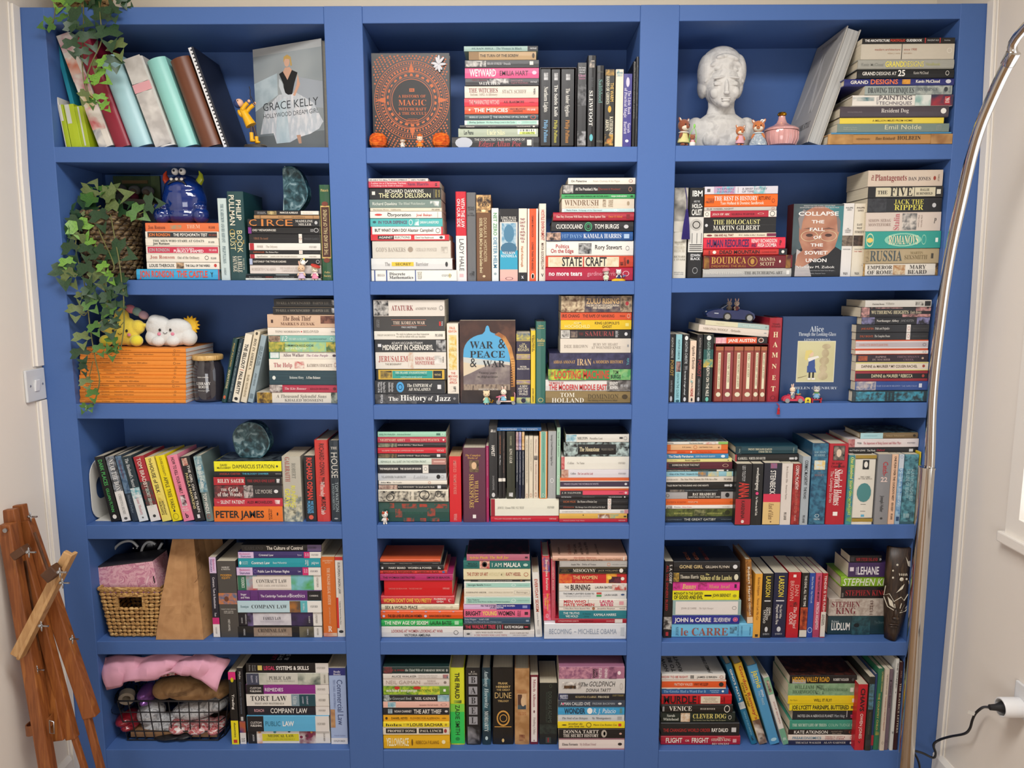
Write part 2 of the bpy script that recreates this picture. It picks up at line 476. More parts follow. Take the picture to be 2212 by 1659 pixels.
NTH = ['topmost', 'second', 'third', 'fourth', 'fifth', 'sixth', 'seventh', 'eighth', 'ninth', 'tenth', 'eleventh', 'twelfth', 'thirteenth', 'fourteenth', 'fifteenth', 'sixteenth', 'seventeenth']
def cname(h):
    h = colr(h)
    if len(h) == 3: h = ''.join(c*2 for c in h)
    r, g, b = [int(h[i:i+2], 16)/255 for i in (0, 2, 4)]
    mx, mn = max(r, g, b), min(r, g, b); d = mx-mn; s = d/mx if mx else 0
    hue = 0 if d == 0 else (60*(((g-b)/d) % 6) if mx == r else (60*((b-r)/d+2) if mx == g else 60*((r-g)/d+4)))
    if mx < 0.2: return 'black'
    if s < 0.14: return 'white' if mx > 0.86 else ('pale grey' if mx > 0.68 else ('grey' if mx > 0.4 else 'charcoal'))
    if mx > 0.82 and s < 0.24 and 15 < hue < 70: return 'cream'
    if hue < 12 or hue >= 345:
        return 'pink' if s < 0.5 and mx > 0.7 else ('dark red' if mx < 0.55 else 'red')
    if hue < 38: return ('brown' if mx < 0.6 else ('tan' if s < 0.5 else 'orange'))
    if hue < 50: return 'olive brown' if mx < 0.55 else ('tan' if s < 0.5 else 'amber yellow')
    if hue < 70: return 'olive' if mx < 0.6 else 'yellow'
    if hue < 155: return 'dark green' if mx < 0.45 else ('pale green' if s < 0.35 else 'green')
    if hue < 195: return 'dark teal' if mx < 0.45 else ('pale aqua' if s < 0.35 else 'teal')
    if hue < 255: return 'navy' if mx < 0.5 else ('pale blue' if s < 0.4 else 'blue')
    if hue < 300: return 'dark purple' if mx < 0.4 else ('lilac' if s < 0.3 else 'purple')
    return 'magenta' if s > 0.6 else ('dark purple' if mx < 0.45 else 'pink')

BOOKDATA = r'''
@lean 1A 0.045; along leaning under the hanging ivy;name=ring_binder;kind=ring binder;cat=binder;verb=binder;angle=-17.6
604 915 700 905 358 192 454 188 e3dcd0 h W.19;%~165~300~b8406a~e3dcd0~.02~.98;%~300~420~e3dcd0~d8d0c4~.02~.98;%~330~480~d8683a~e3dcd0~.02~.75;%~440~600~b03050~e3dcd0~.05~.98;%~560~680~c8a83c~e3dcd0~.1~.98;%~650~800~d05a60~e3dcd0~.05~.98;%~790~905~4a5c78~e3dcd0~.05~.6
702 905 798 912 466 205 570 205 8c1830 h W.19 B.004
802 918 943 905 612 340 745 332 a9d2d8 h W.19 B.011
960 920 1086 912 772 350 893 344 dad6cf h W.19 B.011;%~345~505~dad6cf~c2bdb6~.02~.98;%~565~905~dad6cf~b4afaa~.02~.98;|~508~562~dfa3a8
1100 922 1226 915 908 362 1038 350 93d3ca h W.19 B.011
1250 922 1376 915 1057 362 1193 345 6a3a22 h W.19 B.011
@lean 1A 0.05; spiral-bound pad leaning past the brown binder;name=spiral_notebook;kind=notebook;cat=notebook;verb=;angle=-17.6
1392 925 1426 920 1198 270 1236 274 1d2130 W.19;|~272~922~e3e3e4~0~.62{COMB}
@lean 1A 0.03; along leaning by the floral binder's foot;name=document_folder;kind=document folder;cat=folder;verb=folder;angle=-7
386 915 396 915 364 565 374 565 e2ded8 W.18
399 915 432 915 382 640 408 640 a8bc1c W.17;|~640~742~d8d6cc~.1~.6
436 915 507 915 410 640 466 640 afc21e W.17;|~640~760~c9ccc0~.1~.55
509 915 572 915 460 652 500 652 a4b81a W.17;|~655~900~c9ccc0~.4~.6
@stack 1B 0.026; tall stack beside orange-patterned standing book
305 806 1297 93b0a6;|~1228~1297~25282b;SUSAN HILL~858~1005~34525a~S;The Woman in Black~1020~1190~46666a~S~.3~.7;VINTAGE~1243~1287~ccc
340 838 1285 b08e5c W.11;|~838~905~8f6f44;THE TURN OF THE SCREW~912~1168~4a3a26~H;o~1258~1275~4a3a26
397 812 1303 1c1c1e;%~818~952~d8d4cc~3a3a3a~.12~.9;BRAM STOKER * Dracula~960~1115~bbb~S;|~1242~1266~e6e0d4~.35~.8
450 812 1303 e0407c;WEYWARD~843~1018~f6d9dc~H~.2~.84;EMILIA HART~1043~1232~3a1830~~.28~.7;o~1258~1288~f4c8d8~.35~.72
520 815 1303 262428;%~960~1108~d8d4d0~302c30~.25~.97;WITCHES~905~1045~e6e0da~S~.1~.45;TRACY BORMAN~858~960~7c3038~N~.62~.86;James I and the~1118~1196~a9717a~S~.58~.78;English Witch-Hunts~1118~1232~a9717a~S~.26~.46;VINTAGE~1246~1290~bbb~~.35~.58
570 810 1300 d9d0c0;THE WITCHES~838~1030~7e2a2a~S~.46~.8;Salem, 1692: A History~848~1028~9a8a78~S~.2~.38;STACY SCHIFF~1060~1220~8d8072~S~.4~.66;`W&N~1268~1280~333~~.3~.8
650 808 1300 cf2138;THE MANNINGTREE WITCHES~840~1040~e9b8b4~~.26~.74;A.K. BLAKEMORE~1070~1205~3a1016~~.4~.66;o~1238~1275~a01828~.45~.55
705 810 1300 d24f22;THE MERCIES~873~1097~f1e6d8~H~.26~.72;KIRAN MILLWOOD~1110~1215~5a2410~~.55~.75;HARGRAVE~1132~1195~5a2410~~.28~.48;PICADOR~1226~1280~f1e6d8~S~.42~.66;o~836~850~e8c8b0~.4~.7
757 810 1300 2d4148;SHIRLEY JACKSON~840~975~c8d4d4~S;THE HAUNTING OF HILL HOUSE~1000~1228~c8d4d4;|~984~987~c8d4d4~.2~.85;O~1246~1284~c9543c~.12~.88
797 810 1300 e9e4d8;|~826~1290~a9d3c3~.12~.88;Shirley Jackson~840~943~273f3d~~.4~.76;We Have Always Lived in the Castle~953~1143~3b5552~N~.4~.74;O~1158~1186~dfeee8~.16~.84;MODERN CLASSICS~1195~1285~8fb3a8~N~.45~.7
830 778 1300 1a1a1c;FRANKENSTEIN~820~876~cfcac0~~.2~.6;MARY SHELLEY~966~1018~8a8682~~.3~.6;YORK NOTES ADVANCED~1154~1248~cfcac0~~.25~.62;|~1262~1276~cfcac0~.2~.7
850 768 1298 aab39d;Le Fanu~806~868~28302a~H~.3~.72;Uncle Silas~958~1077~e8e4b8~G~.22~.78;|~1162~1284~e8ead8~.3~.9;|~1175~1278~cde06a~.3~.58;KS-630-776~1196~1272~20261c~~.34~.52;|~1180~1184~222~.62~.86;|~1190~1193~222~.62~.86;|~1198~1204~222~.62~.86;|~1210~1213~222~.62~.86;|~1220~1228~222~.62~.86;|~1236~1240~222~.62~.86;|~1250~1256~222~.62~.86;|~1266~1270~222~.62~.86
908 725 1303 232326;o~747~862~b9bcc2~.02~.98;%~775~835~5a5c60~e4e4e6~.12~.86;THE COLLECTED TALES AND POEMS OF~875~1210~c8c2ba~~.66~.86;Edgar Allan Poe~900~1185~a93e46~I~.16~.6;|~1224~1254~e2dccf~.25~.75;`WORDSWORTH~1258~1266~999~N~.12~.9
@row 1B 0.03; along from black slipcased trilogy, top middle shelf;y=720;verb=upright
1558 1617 415 2b2b2d;%~560~700~6a6a6c~1b1b1d;%~870~965~9a9a9c~2a2a2c;^The Young~444~452~ddd~S~.12~.88;^OXFORD~460~468~ddd~S~.15~.85;^Book of~474~483~ddd~S~.2~.8;^Ghost~492~508~c98aa8~S~.1~.9;^Stories~513~525~b96a90~S~.15~.85
1623 1680 367 131315 h;SLEWFOOT~600~836~e4e0d8~S~.22~.62;BROM~512~576~4a4d50~S~.4~.66;%~400~448~c9b9a8~2a2a2c~.2~.8;o~890~938~5fb4bc~.3~.7
1682 1735 432 19191b h;Saltblood~525~680~5f8f86~S~.3~.75;^WORLD~932~946~6a6a60~~.1~.9;^JENNINGS~470~480~5a5a50~~.1~.9
1738 1803 458 15130f;THE WARM~548~672~d9b25c~~.58~.9;HANDS OF GHOSTS~505~690~ece4c8~S~.16~.46;KATHERINE~772~895~ece4c8~S~.55~.88;ARDEN~790~868~ece4c8~S~.14~.46;%~460~500~c79a3e~1a160e~.05~.95;%~890~965~c79a3e~1a160e~.05~.95;o~700~745~d9a534~.35~.7;O~922~950~c7482c~.3~.75
1810 1862 458 e6d9c4;%~462~505~5e9aa0~e6d9c4~.1~.9;|~480~484~2f6c78~.1~.9
1862 1920 487 3f3a86;The Little Book~600~758~d9d4e6~S~.55~.86;of Practical Magic~582~780~d9d4e6~S~.12~.44;Sarah~815~880~d9d4e6~S~.55~.86;Bartlett~805~888~d9d4e6~S~.12~.44;o~510~575~cfc9dc~.3~.7;o~925~945~e6e2ee~.3~.7
1925 1944 405 101012;ELLEN DATLOW GHOST STORIES~410~785~7a7874~~.3~.7
1945 1965 373 18181a;DARKLY~430~900~55534f~N
@stack 1C 0.03; stack of art books leant on by grey volume
228 1238 1797 191818;THE ARCHITECTURE~1253~1402~f1ede6~H~.3~.7;PORTFOLIO~1408~1496~d8402e~H~.3~.7;GUIDEBOOK~1503~1598~f1ede6~H~.3~.7;|~1615~1620~c03030;|~1704~1709~c03030;VINCENT HUI~1628~1697~ccc~N;Routledge~1732~1768~bbb~S~.4~.6
262 1232 1795 cbc2b0;|~1476~1480~3a3634;modern architecture~1315~1468~b06a58~N~.56~.7;since 1900~1490~1568~b06a58~N~.56~.7;william j r curtis~1392~1468~b59a80~N~.34~.44;third edition~1490~1540~b59a80~N~.34~.44;O~1750~1780~eae4d6~.38~.72
357 1212 1792 a6a59b h;Kevin McCloud~1232~1365~8f9088~~.3~.6;GRAND~1376~1487~eddd62~H~.2~.74;DESIGNS~1487~1608~eddd62~N~.2~.74;Handbook~1620~1708~b5b67a~~.32~.62
415 1210 1795 16191b h;GRAND~1240~1320~e9e5dc~H~.36~.7;DESIGNS AT~1326~1446~e9e5dc~~.36~.7;25~1455~1498~f4f0e6~H~.26~.86;Kevin McCloud~1550~1638~d8d4ca~N~.44~.72;O~1742~1764~e9e5dc~.3~.8
472 1132 1795 2a2f74 h;GRAND~1168~1275~ece6dc~H~.3~.72;DESIGNS~1290~1455~e8774a~H~.25~.85;%~1480~1530~e8a23c~30242a~.2~.9;Kevin McCloud~1563~1707~f0ece2~H~.4~.78;o~1742~1775~d8d8e0~.3~.85
517 1252 1778 9fa8a2;%~1540~1770~b5bbb2~7f8886;DRAWING TECHNIQUES~1270~1547~2c3236~S~.2~.76;IAN SIMPSON~1570~1688~4c5458~S~.42~.74;o~1728~1752~3a4246~.3~.85
572 1178 1783 e9e3d8 h;PAINTING~1338~1535~3a3440~N~.54~.92;TECHNIQUES~1338~1535~6a6470~N~.12~.4;^ARTIST'S~1322~1334~8a8890~N~.15~.8;%~1180~1308~e9e3d8~4f7a80~.45~.8;%~1555~1690~2f8f86~dce0d8;%~1650~1783~a8303a~30304a;|~1732~1765~b8303a~.15~.85;^DK~1738~1760~f0e8e0~G~.25~.75
640 1104 1758 4a4148 h;Resident Dog~1350~1515~ddd5cf~S~.42~.76;NICOLE ENGLAND~1147~1235~8a8086~N~.42~.54;o~1708~1742~f0ece4~.3~.8
708 1104 1732 e8d048 W.16;A MILLION MILES FROM HOME~1300~1542~6a5420
745 1085 1760 76877f;Emil Nolde~1372~1592~ddd8b4~N~.32~.82;Siegfried Gohr~1122~1205~b6bdb0~N~.5~.62;Manfred Reuther~1122~1208~b6bdb0~N~.28~.4;`MARTIN GROPIUS BAU~1680~1712~a8b2aa~N~.2~.8
797 1050 1775 4a8fb8 W.18
808 1030 1780 b4844a h W.19;HOLBEIN~1448~1588~43301c~S~.42~.78;Hans Reinhardt~1315~1435~5c4226~I~.42~.7;HEINEMANN~1200~1282~6a4c2c~N~.42~.6;%~1650~1780~c79c62~96683a;%~1030~1180~c29458~a0743e
@stack 2A 0.03; stack under the blue monster ornament;spot=monster
495 712 1267 e0713f;Jon Ronson~733~862~7a3c26~S~.28~.66;THEM~1025~1125~f2c8a8~S~.36~.78;%~898~985~8a9a7a~d8794a~.25~.75;PICADOR~1190~1238~5a2c1c~S~.34~.6
560 713 1267 e9e2d4;|~730~1255~2d2f33~.12~.9;JON RONSON~737~900~e8803c~H~.3~.72;THE PSYCHOPATH TEST~925~1182~f0ece2~H~.3~.7;PICADOR~1194~1252~a94a2e~S~.36~.6
612 715 1267 e9e2d2;THE MEN WHO STARE AT GOATS~772~1158~3f4a42~G~.52~.8;Jon Ronson~772~896~2a2c2c~H~.18~.44;PICADOR~1190~1236~444~S~.4~.62
670 718 1268 e9e2d6;|~730~1262~c93350~.12~.9;JON RONSON~737~895~b3b0b4~H~.3~.7;SO YOU'VE BEEN~952~1080~f2dce0~~.56~.76;PUBLICLY SHAMED~927~1152~f6eef0~H~.2~.52;PICADOR~1194~1252~f0d8dc~S~.36~.6
730 720 1270 eae3d4;Jon Ronson~748~935~b05a50~S~.42~.8;Out of the Ordinary~957~1122~7a7468~S~.4~.7;O~1162~1192~333~.3~.8;PICADOR~1208~1250~555~S~.36~.6
792 722 1270 e9e3d6;LOUIS THEROUX~742~930~25262a~~.3~.72;%~945~1003~d8b48c~3a2e26~.08~.95;THE CALL OF THE WEIRD~1015~1200~2c2c30~H;o~1230~1252~c23a34~.3~.78
845 643 1270 3fa9d6 h;JON RONSON~668~925~e2503a~H~.26~.82;THE CASTLE~950~1182~e2503a~H~.26~.82;|~1262~1270~b83a40;Y~1205~1225~222~H~.3~.7
@row 2A 0.03; along from the blue monster's book stack;y=610;verb=upright
1270 1336 307 c3d3d0;THE SCARECROW AND HIS SERVANT~350~640~56707a~S~.32~.66;PHILIP PULLMAN~668~800~56707a~S~.32~.66;DOUBLEDAY~835~890~7a8c92~~.38~.6
1341 1465 255 1d4547 h;PHILIP~320~472~e9e3cd~~.56~.84;PULLMAN~283~510~e9e3cd~~.14~.44;BOOK~550~718~ddd3a0~N~.52~.84;THE~620~650~c9a84c~~.86~.95;OF~620~640~c9a84c~~.4~.5;DUST~568~700~ddd3a0~N~.1~.4;O~540~580~c9a84c~.1~.4;LA BELLE~745~868~e9e3cd~S~.5~.74;SAUVAGE~745~865~e9e3cd~S~.2~.44;VOLUME ONE~760~850~a9b8a8~S~.8~.9
@stack 2A 0.03; stack under the blue agate half;spot=agate1
400 1532 2025 1d1d20;%~1632~1700~d8c48a~6a5a3a~.1~.9;PENGUIN~1555~1615~aaa~~.5~.68;CLASSICS~1555~1622~aaa~~.25~.42;MARCUS AURELIUS~1727~1862~e8e2d6~H~.36~.7;|~1885~2020~e8e2d6~.15~.9;Meditations~1898~1975~c9b8a0~S~.35~.6
437 1532 2025 b48a5c;PLATO~1715~1755~5c4228~S;THE SYMPOSIUM~1815~1918~5c4228~S;|~1580~1583~6a4c2c;|~1978~1981~6a4c2c;%~1535~1578~8a6438~c49c6c
465 1487 2028 1c1c1f;C~1498~1555~d1813c~N~.1~.9;I~1590~1606~d1813c~H~.1~.9;R~1632~1690~d1813c~N~.1~.9;C~1700~1758~d1813c~N~.1~.9;E~1772~1828~d1813c~N~.1~.9;MADELINE~1848~1980~ddd8cf~S~.58~.86;MILLER~1870~1968~ddd8cf~S~.16~.44;o~1992~2015~bbb~.3~.75
525 1487 2028 151517;|~1487~1512~7a2b80;OVID * METAMORPHOSES~1520~1698~e6e0d4;O~1985~2020~ccc~.2~.85;OXFORD~1958~1982~ccc~~.52~.66;WORLD'S~1958~1982~ccc~~.3~.44
577 1495 2030 17171a;|~1870~1895~e8e2d8;O~1876~1890~c9683c~.3~.7;VIRGIL The Aeneid~1530~1638~9a6a4c~I~.38~.6;PENGUIN CLASSICS~1912~2020~5a5a5c~N~.36~.56;|~1495~2030~2c2c2e~.47~.5
648 1495 2035 e6e3da;|~1500~1532~b01f2e;HOMER~1555~1600~a08c80~S;The Odyssey~1622~1710~b0a090~S;OXFORD~1950~2005~99948c~S~.34~.6
702 1500 2035 19191b;SOPHOCLES~1528~1612~c0603a~~.32~.66;The Theban Plays~1622~1718~d8d4cc~I~.32~.66;|~1875~1902~e8e2d8;O~1881~1896~c9683c~.2~.8;PENGUIN CLASSICS~1918~2020~5a5a5c~N~.36~.58
732 1503 2035 e4e0d4;|~1505~1538~a82030;Apollonius~1552~1638~8a8278~S~.3~.66;JASON AND THE GOLDEN FLEECE~1658~1862~9a9084~S~.3~.62;OXFORD~1950~2005~99948c~S~.34~.6
765 1503 2038 18181b;|~1503~1525~aab4d0;SUETONIUS * THE TWELVE CAESARS~1532~1780~e6e0d4;O~2005~2032~ccc~.2~.8
812 1503 2040 d9cfc6;ROBERTO CALASSO~1515~1698~b3a49a~S;THE MARRIAGE OF~1730~1860~bdb0a6~S~.52~.72;CADMUS AND HARMONY~1745~1900~bdb0a6~S~.24~.44
880 1475 2040 223036;|~1700~1800~aab4b4~.3~.6
896 1475 2040 141416;Euripides~1500~1595~999~~.3~.64;MEDEA~1625~1680~c04038~~.3~.64;A new translation by Diane Arnson~1690~1840~bbb~S~.3~.64
913 1475 2040 d9dcd4;Hesiod~1500~1545~8a9088~S~.3~.62;Works and Days * Theogony~1620~1760~8a9088~S~.3~.62
@row 2A 0.03; standing past the agate-topped stack;y=560;verb=upright
2036 2118 205 2a5a3c h;|~370~755~4a241c~.14~.86;|~362~372~d9b66a~.1~.9;|~752~762~d9b66a~.1~.9;|~362~762~d9b66a~.08~.13;|~362~762~d9b66a~.87~.92;THE RISE AND FALL OF ATHENS~735~392~e3cf9a~N~.32~.66;^Plutarch~238~256~d9c07a~S~.16~.86;^Folio~862~876~d9c07a~S~.24~.76;^Society~888~904~d9c07a~S~.18~.86;o~330~366~7a3a2a~.2~.8;o~758~795~7a3a2a~.2~.8
@stack 2B 0.03; stack topped by thin white activist pamphlet
157 90 540 e6e0d6;NO ONE IS TOO SMALL TO MAKE A DIFFERENCE~98~382~26262a~H~.32~.68;GRETA THUNBERG~412~522~26262a~H~.32~.68;O~388~406~c05a3a~.15~.85
182 92 630 c73a4c;Letter to a Christian Nation~112~375~f0c8c8~S~.58~.86;A Challenge to the Faith of America~112~352~f0c8c8~S~.2~.44;Sam Harris~388~545~5a2c50~S~.36~.8;^R~596~610~222~S~.2~.8
230 97 640 1e2021;RICHARD DAWKINS~217~508~e3dfcc~~.58~.86;THE GOD DELUSION~168~560~ece2b0~~.16~.52;|~116~140~e6e0d4~.4~.7;|~585~587~8a8a80~.1~.9;`10TH ANNIVERSARY~595~608~b8a860~~.15~.85;`EDITION~618~630~b8a860~~.2~.8
318 98 640 74877f;Richard Dawkins~122~306~dde0d4~~.32~.66;The Blind Watchmaker~318~520~c3ccc0~S;%~558~625~e8e8e0~74877f~.15~.8
382 105 645 ddd2bb;Hermann Hesse~127~245~7a6c54~S~.3~.62;Siddhartha~260~338~7a6c54~S~.3~.62;PICADOR~570~630~3c342a~S~.26~.68
408 103 645 e9e4da;The~234~262~333~~.56~.8;Corporation~234~412~2a2a2c~~.28~.72;Joel Bakan~452~570~c2403a~~.3~.64;o~138~195~cf3a34~.36~.66;|~612~616~a9a49a~.1~.9
460 103 650 4fb3b1;IN YOUR DEFENCE~165~382~6a2a5c~~.36~.7;SARAH LANGFORD~480~622~e9f2ee;O~396~424~eef4f0~.15~.85;%~436~472~eef4f0~4fb3b1~.1~.9;o~122~148~2a5c60~.4~.7
523 108 652 f0ebe1;|~108~118~cf2a36;|~640~652~cf2a36;BUT WHAT CAN I DO?~138~380~2c2c2e~H~.36~.72;Alastair Campbell~386~580~2c2c2e~~.36~.74;O~598~632~555~.2~.8
583 110 700 d02a33;|~163~283~1c1c1e~.22~.82;AGAINST~172~276~f0ece4~~.36~.7;|~285~413~f0ebe1~.22~.82;ELECTIONS~292~404~2a2a2c~~.36~.7;|~440~668~f0ebe1~.22~.82;David Van Reybrouck~448~586~3a3a3c;o~628~655~3a3a3c~.3~.72
630 120 712 d3cdc0;GOD'S BANKERS~147~370~a0968a~S~.38~.6;GERALD POSNER~448~608~b8aea2~S~.4~.58;o~388~428~a09080~.35~.66;%~640~690~b0a89c~d3cdc0~.3~.66
763 113 725 d9d9d6 h;The~217~256~8a8480~S;|~268~434~e0c23a~.34~.68;SECRET~296~414~6a541c~~.4~.6;Barrister~450~545~8a8480~S;o~672~692~333~.28~.7
852 112 757 e6e5dc;|~133~142~39508c;|~223~232~39508c;|~442~449~39508c;BIGGS~158~212~8a7c70~S~.44~.64;Discrete~248~368~2c2c30~G~.54~.78;Mathematics~248~428~2c2c30~G~.22~.46;`SECOND EDITION~462~492~9a9070~N~.2~.86;OXFORD~645~720~8a8a80~S~.42~.6;o~695~715~d8c88a~.3~.7
@row 2B 0.03; along the second-shelf row, middle bay;y=650;verb=upright
752 832 257 cf2636 h;|~590~937~e9e4de;WITH THE LAW~306~528~f0e6e4~~.52~.84;ON OUR SIDE~312~524~f0e6e4~~.14~.42;LADY HALE~615~858~303238~N~.32~.74;|~880~906~e4b8b8~.3~.7
833 905 263 6a6b6c h;^MICHAEL~370~382~2c2c2e~S~.12~.88;^LEWIS~386~398~2c2c2e~S~.2~.8;^THE~416~424~2c2c2e~S~.3~.7;^BIG SHORT~430~440~2c2c2e~S~.1~.9;%~862~905~17171a~6a6b6c~.25~.8
907 1018 282 6f4a2c;%~282~415~e8b878~3a2416;^GE EG~300~330~2a1a10~G~.12~.88;^EEG~340~368~2a1a10~G~.12~.88;o~392~410~f0d8a8~.35~.65;DOUGLAS R. HOFSTADTER~455~790~d9c49a~N~.5~.7;GODEL, ESCHER, BACH: an Eternal Golden Braid~455~872~e6d6a8~~.22~.4;o~890~908~d9c49a~.4~.6
1022 1075 382 dfe3df;NET ZERO~418~588~5ea06c~~.26~.76;DIETER HELM~604~835~4689a8~~.26~.76;o~870~890~9aa~.3~.7
1083 1220 387 dddad2 h;|~387~485~19191b;^LONG WALK~446~464~e6e2d8~S~.08~.92;^FREEDOM~468~484~e6e2d8~S~.14~.9;%~495~710~5f96b4~b8ccd4~.1~.9;o~505~640~4b7f9c~.22~.8;o~640~730~3e6e8a~.05~.95;|~700~847~2f9fbf;^NELSON~712~730~f0f0ec~S~.14~.86;^MANDELA~735~754~f0f0ec~S~.06~.94;|~847~937~e9b4a6;O~905~928~6a3a44~.3~.74
1226 1290 385 e4ddcb;^THEY~460~474~8a2a3a~H~.18~.76;^CAN'T~484~498~8a2a3a~H~.14~.8;^KILL~508~522~8a2a3a~H~.22~.74;^US~532~546~8a2a3a~H~.32~.64;^UNTIL~556~570~8a2a3a~H~.14~.8;^THEY~580~594~8a2a3a~H~.18~.76;^KILL~604~618~8a2a3a~H~.22~.74;^US~628~642~8a2a3a~H~.32~.64;Hanif Abdurraqib~670~828~c2702c~~.3~.56;|~870~937~1c1c1e;^X~898~916~f0f0f0~G~.3~.62
1293 1373 387 e0582c;|~387~937~efe8d8~0~.17;|~387~937~efe8d8~.83~1;DIARMAID MACCULLOCH~440~600~7a2a16~~.4~.56;LOWER THAN THE ANGELS~640~855~4a1c10~~.4~.56;o~875~920~f0e8d8~.36~.66;o~880~918~222~.42~.6
1380 1433 348 e4dccb;HOSTILE ENVIRONMENT~395~625~c03c34~~.3~.74;MAYA GOODFELLOW~645~848~6a4c44~~.32~.68;^V~880~902~2a2a2c~H~.32~.68
@stack 2B 0.03; stack with bird and mushroom figurines before it
155 1600 2108 e9e3d4;On Palestine~1622~1740~3a3a3c;Noam Chomsky & Ilan Pappe~1788~1990~b9b0a0~N;O~2058~2088~a0402c~.28~.74
205 1555 2108 232325;%~1562~1638~ddd8d0~303032~.06~.94;All The President's Men~1655~1822~e6e0d6;|~1832~1834~c05030~.3~.7;Bernstein & Woodward~1842~1993~8a4030~~.4~.62;O~2056~2082~c08a70~.25~.75
277 1550 2105 41a05c;WE COULD HAVE BEEN FRIENDS, MY FATHER AND I~1573~1908~174824;RAJA SHEHADEH~1928~2042~e6f0e0;o~2070~2092~174824~.3~.7
312 1553 2100 dccfba;WINDRUSH~1573~1832~7a6048~S~.32~.84;THE IRRESISTIBLE RISE OF MULTI-RACIAL BRITAIN~1575~1830~b9a488~N~.1~.2;`MIKE PHILLIPS~1862~1886~a08c70~~.15~.9;`TREVOR PHILLIPS~1906~1938~a08c70~~.15~.9;o~2045~2065~a89478~.3~.75
387 1553 2100 e2e6e2;|~1570~2095~bfdcdc~.12~.88;Paulo Freire~1588~1668~2a4446~~.36~.72;Pedagogy of the Oppressed~1680~1855~4a6668~N~.36~.7;O~1945~1970~fff~.2~.8;MODERN CLASSICS~1985~2085~98bcbc~N~.4~.62
415 1487 2098 a81c30 h;One Day, Everyone Will Have Always Been Against This~1512~1882~f0dcd0~S~.36~.6;Omar El Akkad~1905~2008~e0803c~S~.36~.6;|~2040~2066~80141f~.25~.75
480 1475 2095 222224 h;CUCKOOLAND~1510~1710~efebe2~~.3~.68;O~1725~1782~45a872~.06~.9;O~1738~1770~45a872~.25~.75;TOM BURGIS~1802~1985~efebe2~~.3~.68;o~2022~2058~ccc~.3~.66
563 1435 2090 1f5494 h;%~1437~1545~e0b8a0~2a2024~.03~.97;107 DAYS~1558~1702~7fa6d0~S~.3~.7;KAMALA HARRIS~1716~2002~e0e6ee~S~.28~.76;|~2022~2062~aac4e0~.25~.75
630 1435 2095 e9e4da h;Politics~1508~1608~b0303a~~.52~.76;On the Edge~1470~1642~b0303a~~.22~.46;%~1680~1778~b8b8b6~2a2a2c~.14~.86;Rory Stewart~1805~2008~2c2c2e~~.44~.72;O~2036~2064~777~.36~.66
745 1430 2093 c9442c h;|~1450~1985~e4d8bc~.06~.92;%~1460~1560~d0bc96~e4d8bc~.1~.86;%~1890~1980~d0bc96~e4d8bc~.1~.86;STATE~1555~1705~222~H~.14~.86;CRAFT~1732~1892~222~H~.14~.86;|~1712~1722~c03a2c~.05~.95;^MARK~1995~2018~3a1410~~.2~.5;^GALEOTTI~2024~2038~3a1410~~.15~.85;o~2045~2062~3a1410~.3~.7
833 1428 2090 ae1a3c h;no more tears~1455~1706~f0e6e4~H~.4~.72;gardiner harris~1745~1960~d88a98~~.4~.7;O~2012~2062~e8b8c0~.35~.75
@row 2C 0.03; along beside the purple tassel bookmark;y=600;verb=upright
88 190 228 dcd7c8 h;%~228~480~3a3a3a~bdb8ac;%~480~560~bdb8a8~dcd7c8;THE COMING~635~650~b8b0a0~S~.1~.8;^THE COMING~632~644~b0a890~S~.05~.85;^OF THE~652~662~b0a890~S~.25~.7;^THIRD~670~690~c0b8a4~S~.05~.85;^REICH~696~714~c0b8a4~S~.05~.85;^RICHARD~742~756~8a8474~S~.05~.9;^J. EVANS~764~778~8a8474~S~.05~.9;^PENGUIN~866~874~999~~.1~.8;^ALLEN LANE~880~888~999~~.1~.8
198 312 228 1d1e20 h;|~448~715~d5d2ca;^IBM~252~292~efece4~H~.2~.86;^AND THE~324~338~ccc~~.3~.7;^HOLO-~350~380~efece4~H~.2~.88;^CAUST~392~434~efece4~H~.18~.86;o~462~552~b9b6ae~.1~.92;O~478~536~8a887f~.26~.78;|~655~662~222~.1~.95;|~670~676~222~.1~.95;|~684~690~222~.1~.95;|~698~704~222~.1~.95;|~570~650~555~.24~.28;|~570~650~555~.56~.6;|~570~650~555~.86~.9;^EDWIN~730~748~ddd~H~.2~.84;^BLACK~756~774~ddd~H~.2~.84;O~830~880~999~.34~.7
@stack 2C 0.03; stack behind the purple tassel's books
217 330 883 d9d5dc;%~400~560~d88ab0~7ac0cc;%~700~790~48b0b0~d9d5dc;STEPHEN~424~548~7a5c90~N~.52~.78;HAWKING~424~548~7a5c90~N~.16~.42;A BRIEF HISTORY~612~802~6a6a74~N~.52~.78;OF TIME~612~702~6a6a74~N~.16~.42;|~580~583~888~.15~.85;|~348~372~555~.3~.7
276 328 880 ef6a1b h;THE REST IS HISTORY~400~728~f4ece0~G~.5~.82;RETURNS~735~826~3a1a10~J~.52~.8;Tom Holland & Dominic Sandbrook~446~777~f4d8c0~H~.18~.4;%~330~398~2a1a14~ef6a1b~.3~.7;O~836~858~7a2a10~.3~.62
373 325 870 c7c2b9;ELIE WIESEL~344~468~7a7068~~.32~.7;NIGHT~475~546~3a342e~N~.32~.7;O~832~856~c05a30~.18~.82
402 322 870 b2263a;|~322~370~e8e2d4;O~332~358~222~.2~.8;JOAN OF ARC~385~517~efe0d4~S~.32~.62;MARINA WARNER~530~705~5a1824~S~.34~.6;O~728~775~e8c0b0~.4~.66;|~810~870~e8e2d4;O~820~858~222~.08~.92
452 320 867 1c1c1d;THE HOLOCAUST~392~745~ddd48e~S~.56~.84;MARTIN GILBERT~392~745~e8e4d4~S~.18~.46;|~320~867~3a3a3a~.5~.52;o~330~352~ccc~.4~.6
